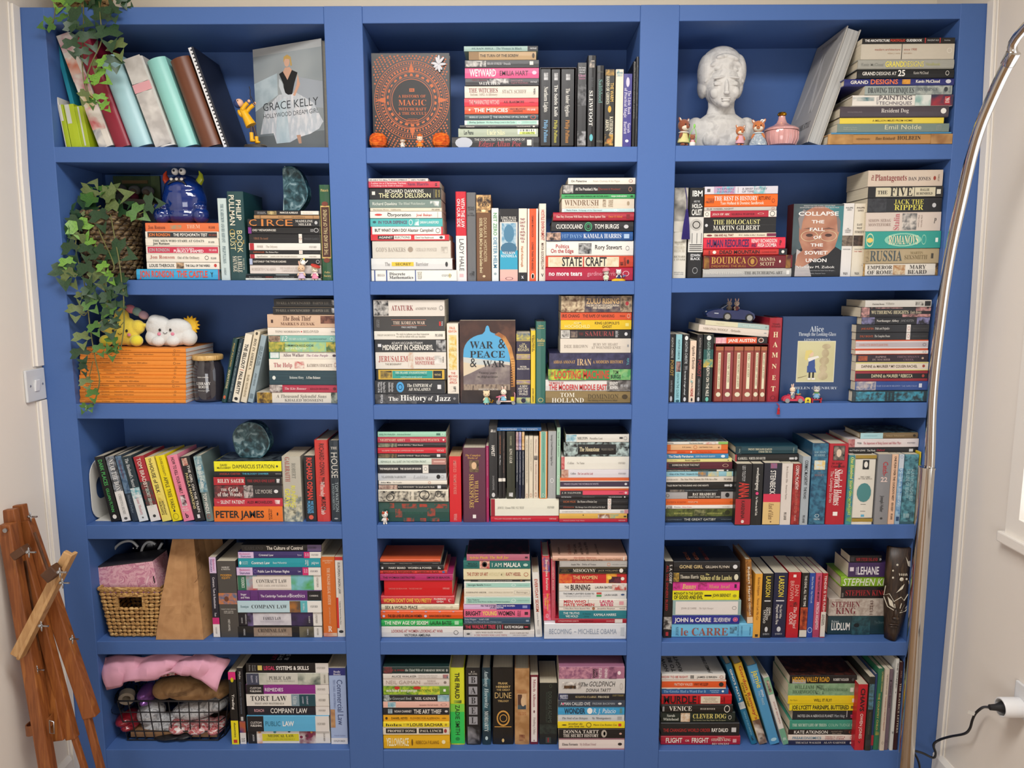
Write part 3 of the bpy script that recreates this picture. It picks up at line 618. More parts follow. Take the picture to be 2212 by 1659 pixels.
570 318 865 e2d6be;1066 AND ALL THAT~398~543~7a2430~H~.3~.74;W.C. Sellar & R.J. Yeatman~583~780~4a4038~I;|~795~865~7a2444~.2~.85;o~340~382~7a2430~.3~.7
605 315 935 dd2a44 h;HUMAN RESOURCES~342~660~3a2058~H~.2~.8;RENAY RICHARDSON~678~870~f0d8d4~H~.54~.84;AND~678~714~4a2050~H~.16~.46;ARISA LOOMBA~722~868~f0d8d4~H~.16~.46;P~890~905~222~G~.3~.7
692 315 948 c5352f h;|~885~948~23262a;DEAD MOUNTAIN~438~740~2a1210~H~.26~.78;o~385~412~f0e6d8~.25~.78;o~905~928~e6e2da~.25~.75;DONNIE EICHAR~760~868~7a2018~N~.36~.6;|~355~366~7a1c18~.2~.8
740 313 985 6d1420 h;%~318~358~b08030~4a1018;%~935~972~b08030~4a1018;BOUDICA~372~636~cfa04c~S~.38~.86;DREAMING THE BULL~372~636~b88038~J~.1~.28;O~646~722~a87830~.14~.9;o~668~698~b88a3c~.3~.75;MANDA~736~856~d8c4a0~S~.56~.8;SCOTT~742~850~d8c4a0~S~.2~.46;o~884~898~e8dcc8~.4~.62
840 310 978 b9b6ae h;LINDSEY FITZHARRIS~335~608~d4d0c6~S;THE BUTCHERING ART~623~910~55534e~S;|~940~962~e8e4da~.3~.75
@row 2C 0.03; along from the book with a bespectacled face;y=620;verb=upright
1361 1445 345 e2ddd6;%~588~668~4a3a30~8a7a68;^PHILIPPE~374~386~777~~.22~.86;^SANDS~390~400~777~~.34~.74;^38~532~540~555~S~.4~.6;^LONDRES~544~554~555~S~.24~.8;^STREET~558~568~555~S~.28~.76;^WINNER~690~697~777~~.15~.85;^W&N~870~888~444~G~.3~.72
1446 1530 347 dfd5c0;%~588~668~5a4438~2a2018;^PHILIPPE~374~386~6a5c50~~.16~.86;^SANDS~394~406~6a5c50~~.26~.78;^EAST~500~514~4a443c~G~.26~.74;^WEST~526~540~4a443c~G~.26~.74;^STREET~554~570~4a443c~G~.1~.9;^THE TIMES~706~714~c05a50~~.14~.86;^WINNER~690~697~777~~.15~.85;^W&N~870~888~444~G~.3~.72
@stack 2C 0.03; stack behind the chrome lamp, second shelf
95 1565 2130 d6c3ae;Plantagenets~1617~1857~8a2c30~S~.36~.72;^The~1590~1608~8a2c30~I~.36~.72;DAN JONES~1870~2037~54484c~S~.36~.56;o~2058~2078~a04030~.36~.62;`WILLIAM COLLINS~2092~2104~a08c7c~~.3~.72
219 1560 2125 2c2924;|~1618~2068~d5cbac~.1~.9;THE~1632~1706~2a2620~G~.32~.62;FIVE~1727~1896~211d18~G~.14~.86;HALLIE~1952~2022~2a2620~G~.58~.78;RUBENHOLD~1925~2046~2a2620~G~.24~.44;|~1908~1912~2a2620~.1~.9;|~1560~1612~1b1a1a;|~2078~2108~e2dcc8~.3~.72
305 1558 2118 1a1a1c;%~1560~1700~26262a~3a3c40;JACK THE~1757~1980~d8ce5a~S~.55~.86;RIPPER~1762~1980~e2d85c~S~.14~.48;o~2046~2076~ccc~.3~.62;|~1558~2118~44403c~.88~.9
413 1545 2112 d6c6b8;SIMON SEBAG~1565~1735~9a8478~S~.5~.64;MONTEFIORE~1565~1735~9a8478~S~.28~.42;^Stalin~1758~1798~c0606a~S~.06~.92;%~1820~1930~6a6866~d6ccc0~.06~.94;`The Court~1940~1950~a08c80~S~.2~.84;`of the Red Tsar~1962~1972~a08c80~S~.2~.84;P~2058~2078~3a3434~I~.4~.66
558 1535 2105 2b9a8c;ROMANOVS~1712~1935~efe0b8~G~.24~.72;o~1548~1594~e8c868~.34~.64;O~1542~1600~bcd8b0~.1~.9;O~1680~1960~8ecbb0~.1~.9;O~1960~1995~8ecbb0~.2~.8;|~2065~2085~e8f0e4~.35~.6
688 1528 2098 b19d78;RUSSIA~1575~1818~4a5658~G~.18~.82;MARTIN~1880~1975~8a7a54~S~.62~.78;SIXSMITH~1837~2010~7c6c4a~S~.28~.54;%~1537~1568~7a6848~b19d78~.1~.9;|~2038~2056~4a4438~.32~.66
802 1522 2090 e2dacb h;EMPEROR~1555~1743~3a3430~S~.56~.84;OF ROME~1557~1745~3a3430~S~.16~.44;%~1750~1842~a8703c~d8c4a0~.1~.9;MARY~1875~1998~3a3430~S~.56~.86;BEARD~1862~2005~3a3430~S~.16~.46;%~1522~1537~3a2c20~b08a4a;%~2070~2090~3a2c20~b08a4a
@stack 3A 0.03; pile of orange workbooks under the plush star;spot=orange
462 148 950 e88a2c W.205 pe4e2de;Land Law~190~262~5a3c18;September 2024 edition~452~538~7a4a18~N~.4~.62;O~858~874~3a2c1c~.2~.7;|~882~910~b86a20~.35~.5
493 148 948 e98c2e W.203 pe4e2de;Law Organisation of~190~392~5a3c18;Workbook~457~520~7a4a18~N;September 2024 edition~555~702~6a4218~N;O~848~866~3a2c1c~.2~.7;|~872~900~b86a20~.3~.5
524 148 950 e7892c W.205 pe4e2de;Trusts Law~190~262~5a3c18;Workbook~300~360~7a4a18~N;September 2024 edition~402~545~6a4218~N;O~858~874~3a2c1c~.2~.7
555 148 950 ea8e30 W.203 pe4e2de;Business Law and Practice~192~370~5a3c18~~.4~.66;Workbook~408~470~7a4a18~N;September 2024 edition~508~655~6a4218~N;O~852~870~3a2c1c~.2~.7;|~876~906~b86a20~.3~.5
592 148 950 e7882a W.205 pe4e2de;Tax Law~195~252~5a3c18;Workbook~290~352~7a4a18~N;September 2024 edition~390~535~6a4218~N;O~868~884~3a2c1c~.2~.7
615 148 950 e98c2e W.202 pe4e2de;Company Law~195~285~5a3c18;Workbook~326~386~7a4a18~N;September 2024 edition~425~570~6a4218~N;O~858~874~3a2c1c~.2~.7
640 148 950 ea8e30 W.205 pe4e2de;Property Practice~195~306~5a3c18;Workbook~346~408~7a4a18~N;September 2024 edition~446~592~6a4218~N;O~858~874~3a2c1c~.2~.7
665 148 950 e7882a W.203 pe4e2de;Contract Law~192~280~5a3c18;Workbook~318~380~7a4a18~N;September 2024 edition~418~562~6a4218~N;O~858~874~3a2c1c~.2~.7
692 148 950 e98b2d W.205 pe4e2de;Dispute Resolution~192~314~5a3c18~~.4~.64;Workbook~352~414~7a4a18~N~.4~.64;September 2024 edition~452~598~6a4218~N;O~846~864~3a2c1c~.25~.7;|~870~900~b86a20~.3~.5
730 148 950 ea8e30 W.202 pe4e2de;Criminal Law and Practice~192~366~5a3c18~~.4~.66;Workbook~405~466~7a4a18~N;September 2024 edition~504~650~6a4218~N;O~846~864~3a2c1c~.2~.7;|~870~900~b86a20~.3~.5
763 148 948 e7882a W.205 pe4e2de;Workbook~325~370~7a4a18~N~.3~.7
776 148 950 e98c2e W.203 pe4e2de;Probate~192~272~5a3c18;Workbook~312~374~7a4a18~N;September 2024 edition~412~558~6a4218~N;O~864~880~3a2c1c~.2~.7
800 148 950 ea8e30 W.205 pe4e2de;Private Client~192~276~5a3c18;Workbook~314~376~7a4a18~N;September 2024 edition~412~558~6a4218~N;O~858~874~3a2c1c~.2~.7
826 150 950 e5862a W.203 pe4e2de;Workbook~320~360~7a4a18~N~.25~.75
838 152 950 e88a2c W.204 pe4e2de;September 2024 edition~378~480~6a4218~N~.25~.75
850 148 950 ea8e30 W.205 pe4e2de;Crime~192~250~5a3c18;Workbook~316~378~7a4a18~N;September 2024 edition~416~562~6a4218~N;O~858~874~3a2c1c~.2~.7
@lean 3A 0.03; along leaning between the candle jar and stack;verb=book
1217 872 1254 872 1304 390 1343 390 163f3c h;PHILIP PULLMAN~425~600~b9a05a;SERPENTINE~625~768~d8cfa0~S~.34~.72;o~818~846~c0603a~.25~.75
1260 872 1290 872 1350 390 1388 390 1e3540 h;PHILIP PULLMAN~425~595~8fa0a0;ONCE UPON A TIME IN THE NORTH~612~785~8fa8a8~S~.36~.7;DAVID FICKLING~800~845~8a9a9a~~.36~.6
1297 876 1352 876 1398 362 1454 362 e6ddc8;THE SELLOUT~436~620~1e1e20~H~.28~.72;|~630~634~b04030~.2~.8;PAUL BEATTY~645~815~1e1e20~H~.28~.72;o~838~862~1e1e20~.24~.76
1360 876 1412 876 1470 338 1512 338 ddd0b4;BOY IN AMERICA~395~628~4a4438~S~.3~.7;MARK MATHABANE~665~835~8a7c60~S~.32~.66;o~345~368~4a4438~.3~.7
1418 876 1456 876 1517 370 1564 370 93a6ae;THE BOY IN THE~450~595~54666e~S~.55~.8;STRIPED PYJAMAS~450~598~54666e~S~.2~.45;JOHN BOYNE~655~750~5a6c74~S;|~810~846~6a7c84~.2~.8
@stack 3A 0.03; stack past the leaning books by candle jar
90 1610 2070 1b1a1a;TO KILL A MOCKINGBIRD~1628~1886~8a8478~S~.32~.62;HARPER LEE~1905~2026~8a8478~S~.32~.62;%~2048~2070~ddd~222~.15~.85
150 1607 2075 1d1c1c;TO KILL A MOCKINGBIRD~1628~1886~8a8478~S;HARPER LEE~1905~2030~8a8478~S;|~1607~2075~6a5c48~.92~1;%~2050~2075~ddd~222~.15~.85
207 1563 2080 d3b295;The Book Thief~1682~1895~5a3428~I~.52~.86;MARKUS ZUSAK~1663~1920~6a4434~S~.18~.38;%~1965~2080~4a2420~8a5a48~.3~.9;|~1590~1606~4a3028~.35~.6
307 1565 2080 e6ddd0;TONI MORRISON~1622~1810~8a8478~S~.36~.6;o~1816~1826~c02a30~.4~.58;BELOVED~1834~1950~8a8478~S;VINTAGE~2043~2078~555~~.4~.56
367 1572 2082 7fb5a8;%~1574~1662~3a2c28~b89a80;12~1676~1716~e6eee6~I~.15~.85;YEARS A SLAVE~1728~1862~d0e4da~S~.3~.62;SOLOMON NORTHUP~1882~2012~4a7a72~N~.34~.58;O~2038~2064~dce8e0~.2~.8
415 1577 2083 8bbf9c;%~1577~1700~c9b84a~5a7a3a;%~1700~2000~b9c86a~8bbf9c;%~2010~2083~c9b84a~4a6a3a;CHIMAMANDA NGOZI ADICHIE~1700~1915~243028~~.54~.74;HALF OF A YELLOW SUN~1700~1858~eef0d0~~.24~.44
490 1578 2085 e4ded2;|~1578~1655~3f8a78;%~1585~1650~e8ecea~bcd0cc~.1~.95;Alice Walker~1682~1840~5c3a4a~S~.34~.74;The Color Purple~1858~2022~8a5a7a~I;o~2055~2082~4a3a4a~.3~.66
545 1580 2090 e9e0d0;The Help~1615~1753~b0505a~S~.3~.66;%~1772~1845~c05050~e9e0d0~.2~.8;KATHRYN STOCKETT~1865~2056~8a7a70~S~.34~.58;O~2070~2088~a05040~.3~.7
632 1582 2092 1d3d48;|~1582~2092~2f525c~.2~.23;|~1582~2092~2f525c~.4~.42;|~1582~2092~2f525c~.62~.65;|~1582~2092~2f525c~.8~.83;Rohinton Mistry~1735~1842~d0d8d4~S~.44~.6;A Fine Balance~1860~1968~e8e8e0~G~.44~.6;o~1605~1630~e0e4dc~.36~.64
740 1583 2093 b02c46;%~1583~1680~d8d0c8~5a4440;The Kite Runner~1697~1862~e8c8c8~I;KHALED HOSSEINI~1890~2030~5a1a28~S~.36~.6;o~2062~2086~6a1a2c~.3~.7
797 1485 2098 ddd5c4;%~1487~1600~c09a3a~4a3418;A Thousand Splendid Suns~1632~2012~7a746a~I~.5~.78;KHALED HOSSEINI~1695~1986~7a746a~S~.16~.38;%~2046~2098~2a3a34~a8b0a0
@stack 3B 0.03; stack beside the book with an arch
97 95 632 d9d1c5;%~97~208~1e1e20~c8c4bc~.04~.96;ATATURK~230~395~8a3236~S;ANDREW MANGO~412~572~8a8078~S~.4~.54;O~592~620~777~.36~.66
222 97 632 35322f;THE KOREAN WAR~243~484~d8c0ac~G~.46~.66;|~230~494~b06a50~.76~.79;|~230~494~b06a50~.36~.39;MAX HASTINGS~306~420~ccc~~.2~.32;|~590~604~c0302c~.35~.65;`PAN~608~618~ccc;`THE SUNDAY~118~126~999~N~.25~.8;`TIMES~130~138~999~N~.25~.8
333 100 635 e3ddcf;PHILIP GOUREVITCH~124~258~8a8478~S~.44~.62;We wish to inform you that tomorrow~267~517~8a8478~S~.54~.76;we will be killed with our families~267~488~8a8478~S~.26~.46;PICADOR~560~618~4a4640~S
398 105 640 1e1f20;ADAM HIGGINBOTHAM~230~464~d8d6d0~N~.62~.82;MIDNIGHT IN CHERNOBYL~162~546~e6e2d8~H~.18~.56;|~126~152~ddd~.42~.66;%~568~640~b8b8b6~3a3a3c~.04~.96;|~580~582~222;|~604~606~222
493 110 643 ddd6ca;JERUSALEM~133~354~b04844~S~.44~.76;THE BIOGRAPHY~182~306~8a8074~~.24~.34;SIMON SEBAG~408~556~b04844~S~.52~.72;MONTEFIORE~408~556~b04844~S~.26~.46;%~355~395~c9a890~ddd6ca;%~556~610~b8b4ac~e6e2da~.3~.8;`W&N~616~626~444~~.4~.74
620 115 642 1c1c1d;|~130~630~d8b040~.06~.94;|~236~540~2f9f94~.16~.84;|~146~232~23282a~.16~.84;%~146~232~23282a~b89a40~.16~.84;|~545~612~23282a~.16~.84;THE ISLAMIC ENLIGHTENMENT~258~498~e0ecd8~S~.58~.76;The Modern Struggle Between Faith and Reason~258~498~12423e~N~.4~.52;CHRISTOPHER DE BELLAIGUE~298~460~d0e8d8~N~.2~.32;VINTAGE~554~602~d8c080~~.4~.56
705 105 635 191b1e;`Winner of the~128~144~ddd~S~.1~.88;`Pulitzer Prize for~148~162~ddd~S~.1~.9;`Non-Fiction 2011~168~184~ddd~S~.1~.88;`Siddhartha~208~224~ccc~I~.15~.88;`Mukherjee~230~246~ccc~I~.15~.85;o~268~326~4aa0d8~.12~.9;O~280~314~14283a~.3~.72;The EMPEROR of~350~538~e9e6dc~I~.52~.74;All MALADIES~358~526~e9e6dc~I~.24~.44;|~578~606~ddd~.36~.68
808 105 738 26262a;%~107~420~2c2c2e~5a5a5a;^Gioia~146~164~ddd~S~.1~.95;The~208~282~efece4~G~.32~.7;History~298~496~efece4~G~.34~.86;of~508~544~efece4~I~.34~.76;Jazz~562~676~efece4~G~.3~.82;o~696~716~888~.4~.66
@row 3B 0.03; standing beside the book with an arch;y=600;verb=upright
651 738 275 e6dccb;^PAUL~300~318~d8703c~~.25~.75;^KENYON~326~342~d8703c~~.15~.85;%~362~625~d8b13c~eadfae~.15~.85;^DICTATORLAND~470~485~c9a030~~.15~.85;^THE~642~658~cc5a40~~.32~.7;^MEN WHO~666~682~cc5a40~~.1~.9;^STOLE~690~706~cc5a40~~.2~.8;^AFRICA~713~730~cc5a40~~.18~.84;%~750~790~1d1d1f~e6dccb~.3~.75
@row 3B 0.03; along past the book with an arch;y=600;verb=upright
1173 1280 350 2e2740;%~350~400~c9b84a~5a6a78;|~402~408~c0a860;^THE~424~434~d8cca0~~.4~.62;^SILK~436~458~d8cca0~S~.22~.78;^ROADS~462~484~d8cca0~S~.1~.9;|~505~512~c0a860;%~512~540~8a7090~b8a878;|~542~548~c0a860;^PETER~596~608~e0d8c8~~.28~.74;^FRANKOPAN~612~624~e0d8c8~~.08~.92;|~702~708~c0a860;%~708~728~8a7090~b8a878;|~730~735~c0a860;^A NEW~742~758~e0d8c8~~.24~.8;^HISTORY~762~776~e0d8c8~~.14~.86;^OF THE~782~798~e0d8c8~~.18~.82;^WORLD~802~818~e0d8c8~~.18~.82;%~836~887~6a8a78~c9c07a;o~842~878~241f34~.34~.68
1283 1318 328 e3c42e;EVERYTHING IS~362~478~4a3a10~~.52~.78;TUBERCULOSIS~362~488~4a3a10~~.2~.46;JOHN GREEN~765~870~4a3a10
1321 1396 260 33695e h;^Andrew~285~298~c9b870~S~.22~.76;^Robinson~304~314~c9b870~S~.16~.84;^India~388~412~d4c274~S~.1~.9;^A SHORT~420~428~c9b870~S~.18~.82;^HISTORY~434~442~c9b870~S~.18~.82;O~838~872~d4c274~.24~.76
@stack 3B 0.03; stack past the green book, third shelf
66 1512 2048 3e3428;%~1514~1690~6a4a34~d8c4a0;%~1690~1960~3a3444~7a6a60;%~1960~2048~c8b090~6a5a4a;ZULU RISING~1702~1952~ddb882~H~.52~.82;THE EPIC STORY OF ISANDLWANA~1702~1950~ecdcc0~~.34~.46;AND RORKE'S DRIFT~1752~1900~ecdcc0~~.2~.32;`IAN KNIGHT~1968~1984~3a2c1c~~.15~.85;o~1998~2024~b0303a~.4~.66
190 1510 2045 d6532a;IRIS CHANG~1520~1652~4a1c14~~.34~.72;THE RAPE OF NANKING~1676~1915~5a2014~~.34~.7;O~2012~2034~e8c8b0~.22~.78;PENGUIN~1958~1996~5a2014~~.4~.6
250 1510 2043 e0bb1e;ADAM~1606~1662~f0e49a~~.6~.82;HOCHSCHILD~1540~1730~f0e49a~~.18~.5;KING LEOPOLD'S~1767~1952~5a4210~~.56~.82;GHOST~1823~1896~5a4210~~.18~.44;|~1998~2024~e8d878~.35~.68
322 1510 2040 202022;|~1512~1578~dcd8ce~.04~.96;%~1518~1572~2a2a2c~dcd8ce~.1~.9;THE~1646~1682~7a2c2c~S;SAMURAI~1696~1912~9a4444~S~.28~.78;%~1584~1636~3a2c3a~8a7a6a~.1~.9;`Jonathan Clements~1924~1948~ccc~S~.12~.88;o~1992~2016~ddd~.3~.7
390 1507 2040 dcd2c2;DEE BROWN~1535~1715~a0968a~S~.36~.56;BURY MY HEART~1755~1942~a0968a~S~.52~.68;AT WOUNDED KNEE~1742~1964~a0968a~S~.3~.46;o~2012~2026~999~.4~.6
500 1422 2040 2d2b4a h;%~1422~2040~2a2845~3d3b5c;ABBAS AMANAT~1453~1618~cba05c~S~.36~.54;IRAN~1633~1740~e0bc88~S~.24~.62;A MODERN HISTORY~1752~1982~cba05c~S~.36~.54;^Yale~2008~2024~5ab0b8~S~.25~.7
620 1415 2038 3f8d4e;%~1415~1700~2f7f44~c0c83a;%~1880~2038~8fbf7a~4fa05c;^THE~1436~1452~c03a2c~~.3~.74;LOOTING MACHINE~1462~1875~c8402c~H~.16~.82;TOM~1904~1944~1e2a1e~H~.56~.86;BURGIS~1887~1964~1e2a1e~H~.14~.46;o~1975~2012~7ab87a~.3~.7
703 1395 2040 d9d6d0 h;%~1860~2040~4a4644~8a8682;THE MAKING OF~1420~1530~c23030~~.64~.84;THE MODERN MIDDLE EAST~1420~1860~c83434~H~.14~.58;JEREMY~1877~1944~e6e2da~H~.56~.82;BOWEN~1882~1942~e6e2da~H~.2~.46;PICADOR~1963~2020~ccc~S~.4~.6
790 1395 2037 8a7448 h;TOM~1506~1615~efe6d0~S~.54~.88;HOLLAND~1442~1685~efe6d0~S~.08~.44;DOMINION~1714~1946~5a4a2c~S~.4~.76;The Making of the Western Mind~1714~1938~4a3c22~S~.2~.32;o~1972~2016~4a3c24~.36~.76
@row 3C 0.03; along from the bay's edge, third shelf lamp side;y=620;verb=upright
88 132 355 19191b;AGATHA CHRISTIE~380~535~d8d4ca~N~.32~.66;POIROT~552~672~c4a050~~.26~.76;DUMB WITNESS~706~795~aaa~N;o~825~868~ccc~.3~.7
135 182 357 8fc4ca;AGATHA CHRISTIE~395~545~2a5a64~N;%~560~640~3a2c34~b08a80~.1~.9;DEATH IN THE CLOUDS~650~838~356a74~N~.28~.66;o~852~872~2a5a64~.2~.8
187 238 357 1b1c1e;AGATHA CHRISTIE~408~578~cfd4d4~N~.34~.7;%~595~625~8a8a8c~1b1c1e~.2~.8;the murder of roger ackroyd~632~815~d8dcdc~~.36~.6;o~368~402~e8e8e4~.26~.76;o~832~866~ccc~.3~.7
243 291 405 e8cfb6;Agatha Christie~440~620~4a3a30~I~.36~.76;And~650~690~3a3430~N~.34~.6;%~690~720~4a9a9a~e8cfb6~.2~.8;Then There~720~765~444~I~.36~.6;NONE~768~828~a83430~H~.26~.66;o~838~866~222~.34~.62
295 340 357 1d1a1b;AGATHA CHRISTIE~382~540~b8b0a8~N;POIROT~550~678~8a2a30~H~.24~.78;CARDS ON THE TABLE~692~822~aaa~N;o~832~866~ccc~.3~.7
344 419 357 1d2a28;%~520~605~2f8a80~c9a83a;|~470~545~1f5450;|~357~470~17211f;AGATHA CHRISTIE~408~548~b8d0c4~N;DEATH ON THE NILE~595~825~ece6d4;o~365~402~e8e8e0~.28~.74;o~832~866~6fc0a8~.34~.66
@row 3C 0.03 864; along inside the dark red slipcase;y=650;verb=volume;case=1
434 497 450 8f4234;|~450~480~a8603c~.05~.95;|~495~770~e3d9b8~.34~.66;SENSE AND SENSIBILITY * JANE AUSTEN~505~760~7a6a4a~S~.42~.6;o~795~830~e3d9b8~.22~.78;|~480~484~6a2a22
500 571 450 8a3a3c;|~450~480~a05040~.05~.95;|~495~770~e3d9b8~.34~.66;MANSFIELD PARK * JANE AUSTEN~505~720~7a6a4a~S~.42~.6;o~795~830~e3d9b8~.22~.78;|~480~484~6a2a22
574 646 450 92463a;|~450~480~a8603c~.05~.95;|~495~770~e3d9b8~.34~.66;PRIDE AND PREJUDICE * JANE AUSTEN~505~755~7a6a4a~S~.42~.6;o~795~830~e3d9b8~.22~.78;|~480~484~6a2a22
649 724 450 95443a;|~450~480~a8603c~.05~.95;|~495~770~e3d9b8~.34~.66;EMMA * JANE AUSTEN~505~680~7a6a4a~S~.42~.6;o~795~830~e3d9b8~.22~.78;|~480~484~6a2a22
727 774 450 8f4034;|~450~480~a8603c~.05~.95;|~495~770~e3d9b8~.3~.7;NORTHANGER ABBEY * JANE AUSTEN~505~745~7a6a4a~S~.4~.62;o~795~830~e3d9b8~.16~.84;|~480~484~6a2a22
776 823 450 954638;|~450~480~a8603c~.05~.95;|~495~770~e3d9b8~.3~.7;PERSUASION * JANE AUSTEN~505~690~7a6a4a~S~.4~.62;o~795~830~e3d9b8~.16~.84;|~480~484~6a2a22
@stack 3C 0.03 428; pile on the dark red slipcase;spot=austen
377 437 830 1d1b1c;%~440~520~d88a9a~e8b8b8~.05~.95;|~520~750~d8542c~.05~.95;JANE AUSTEN~533~738~efe6d8~H~.26~.7;O~762~802~e8e2d8~.15~.85;O~772~792~c05a30~.25~.75
@stack 3C 0.035 360; pair under the toy sports car;tilt=-5;spot=car;
268 357 843 d8d2bc;|~605~843~a9bfb8;|~357~605~d6cfae;Virginia Woolf~440~500~b8b090~N~.36~.6;Mrs Dalloway~640~780~d8e0d4~I;o~812~828~8a9a90~.3~.7
305 312 843 dccfc0;VIRGINIA WOOLF~344~533~9a8c7c~S;Orlando~556~628~9a8c7c~S;o~806~828~999~.45~.6
@row 3C 0.028; standing between slipcase and blue storybook;y=560;verb=
840 936 232 a11f2c h;^H~340~378~ecdcb0~G~.3~.68;^A~415~452~ecdcb0~G~.3~.68;^M~495~530~ecdcb0~G~.26~.74;^N~582~614~ecdcb0~G~.3~.68;^E~668~702~ecdcb0~G;^T~752~788~ecdcb0~G~.32~.66;^Maggie~272~284~6a1018~S~.2~.8;^O'Farrell~290~304~6a1018~S~.15~.85;O~822~856~6a1018~.3~.7
@stack 3C 0.03; dark stack behind the chrome lamp, third shelf
99 1575 2075 cdc8be;Charlotte Bronte~1628~1718~4a4640~~.34~.54;Villette~1730~1795~9a948a~S;|~2025~2070~1e1e20~.15~.85;%~1955~2015~cdc8be~5a564e~.2~.8
152 1545 2073 1e1a1c;%~1548~1610~d8a098~2a2428;%~1860~2073~1e1a1c~c8908c~.0~.3;%~1620~1860~1e1a1c~c8908c~.84~1;%~1960~2073~c8908c~1e1a1c~.6~1;WUTHERING HEIGHTS~1623~1905~e0d4b0~S~.32~.64;Emily Bronte~1918~2003~c8b8a0~I~.34~.6
228 1550 2065 202024;%~1550~1648~8a86b0~26242c;%~1968~2065~8a86b0~26242c;|~1655~1960~1c1c20~.16~.84;Northanger Abbey~1663~1832~ddd8d0~S;JANE AUSTEN~1845~1945~8a8888~J
283 1505 2055 212023;|~1885~1915~e2dcd4;O~1892~1910~b0402c~.25~.75;JANE AUSTEN~1540~1635~b0583a~~.36~.6;Pride and Prejudice~1645~1755~cfcac2~I;PENGUIN CLASSICS~1932~2040~5a5858~N~.38~.56
342 1505 2053 1f1e21;|~1885~1915~e2dcd4;O~1892~1910~b0402c~.25~.75;EMILY BRONTE~1535~1635~b0583a~~.36~.6;The Complete Poems~1645~1762~cfcac2~I;PENGUIN CLASSICS~1932~2040~5a5858~N~.38~.56
400 1503 2052 d65a34;|~1503~2052~d8d2d0~.14~.88;|~1503~2052~b9afb2~.26~.76;CHARLOTTE BRONTE JANE EYRE~1530~1748~c87a58~N~.4~.6;O~2010~2036~444~.36~.66
475 1500 2050 d66040;|~1500~2050~e4dcd4~.16~.86;BOOK TITLE~1530~1610~d8b8a8~N~.38~.6;O~2008~2036~555~.3~.7
510 1505 2048 2c1a24;%~1520~1590~c05a2c~5a2a28~.15~.85;DAPHNE~1650~1732~b09a98~S~.56~.8;DU MAURIER~1628~1762~b09a98~S~.2~.44;FRENCHMAN'S~1815~1978~8a6a74~S~.56~.8;CREEK~1862~1940~8a6a74~S~.2~.44;o~1998~2016~c8a890~.36~.64
567 1500 2048 ddd0bc;|~1500~2048~d9d078~.86~1;|~1500~2048~d9d078~0~.1;DAPHNE du MAURIER * MY COUSIN RACHEL~1542~1964~5a4a3c;o~2002~2022~a04034~.36~.7
632 1495 2043 8f1a28;|~1500~2043~171416~.26~.74;DAPHNE du MAURIER * REBECCA~1617~1928~e0d4b0;o~1998~2018~a84038~.36~.66
712 1495 2040 28488a;%~1500~1650~c8b8ac~5a6a90;MARY ELIZABETH BRADDON * Lady Audley's Secret~1655~1960~9aa8d0~S~.4~.56;|~1975~1998~d0d4e0~.3~.75
780 1475 2040 22343c h;%~1500~1720~3d98b0~22343c~.1~.9;%~1790~2010~3d98b0~22343c~.1~.9;^ANNE BRONTE~1735~1745~3d8898~S~.15~.85;^TENANT~1760~1772~3d8898~S~.2~.8
@lean 4A 0.03; along leaning on the white bookend;verb=book
312 808 384 804 180 320 258 314 17181a;DARK PLACES~342~535~4fae5c~~.32~.7;GILLIAN FLYNN~556~735~4fae5c;o~755~788~e6e2da~.3~.72
398 810 466 806 266 320 336 314 3a3c40;|~580~806~e4e2de;%~310~580~2a2c30~8a929a;NEAR THE BONE~340~590~e6e6e4~S~.26~.76;CHRISTINA HENRY~600~755~8a8a88~S;o~775~795~555~.3~.7
472 815 522 812 338 312 386 316 273646;%~320~600~2a4a6a~6a86a0;The Hunting Party~350~490~6a2c3c~S;Michael Parker~610~750~7a8a9a~I~.32~.66
528 816 602 812 388 320 464 328 22343c;|~560~812~dce2e2;%~560~640~3aa0ac~dce2e2;The Husband's Secret~340~555~d8dcdc~S~.32~.66;Liane Moriarty~635~765~c07a84~S;o~778~792~666~.4~.6
614 822 688 816 470 335 558 328 a82a34;|~700~820~e4e0da;%~520~700~244a44~7a2c30;TOM BRADBY~345~568~e9d8cc~~.3~.66;SECRET SERVICE~572~715~c8dcd0;o~770~792~333~.35~.65
700 822 768 816 562 340 634 332 ecd96a;The~345~380~4a3c28~S~.4~.66;HOUSE of SILK~385~605~2c2820~~.3~.68;%~612~680~c8a840~ecd96a~.2~.8;ANTHONY~665~775~3a3020~~.52~.76;HOROWITZ~668~770~3a3020~~.2~.44
778 825 846 818 640 332 716 322 ecd80c;LOUISE DOUGHTY~340~480~6a5c18~N~.4~.64;APPLE TREE YARD~488~728~2c2a18~N~.3~.68;|~735~752~333~.4~.6;O~762~812~a89a10~.18~.82
862 828 940 822 727 335 812 322 e8859c;HOW TO KILL YOUR FAMILY~345~618~3a1c28;%~630~712~f4e8e8~5a2c3c~.25~.75;^BELLA~722~734~f8dce0~~.2~.7;^MACKIE~740~752~f8dce0~~.16~.76;^b~768~800~2a1820~H~.34~.6
948 822 1022 818 826 340 904 326 1d1d1f;%~345~400~a8302c~d8c8b0~.15~.7;THE GIRL ON THE TRAIN~400~755~e6e0d8~~.54~.78;PAULA HAWKINS~455~725~d8c890~~.18~.42;|~770~798~ddd~.35~.62
1036 824 1086 820 928 330 998 324 6a7c78 h;%~330~600~3d7a90~a8bcb8;THE~355~390~e8ecea~~.36~.6;Murder Game~392~570~eef0ea~I~.28~.74;TOM HINDLE~610~762~f0ece2~~.28~.7;O~768~800~c05040~.28~.72
@stack 4A 0.03; stack under the whole blue agate;spot=agate2
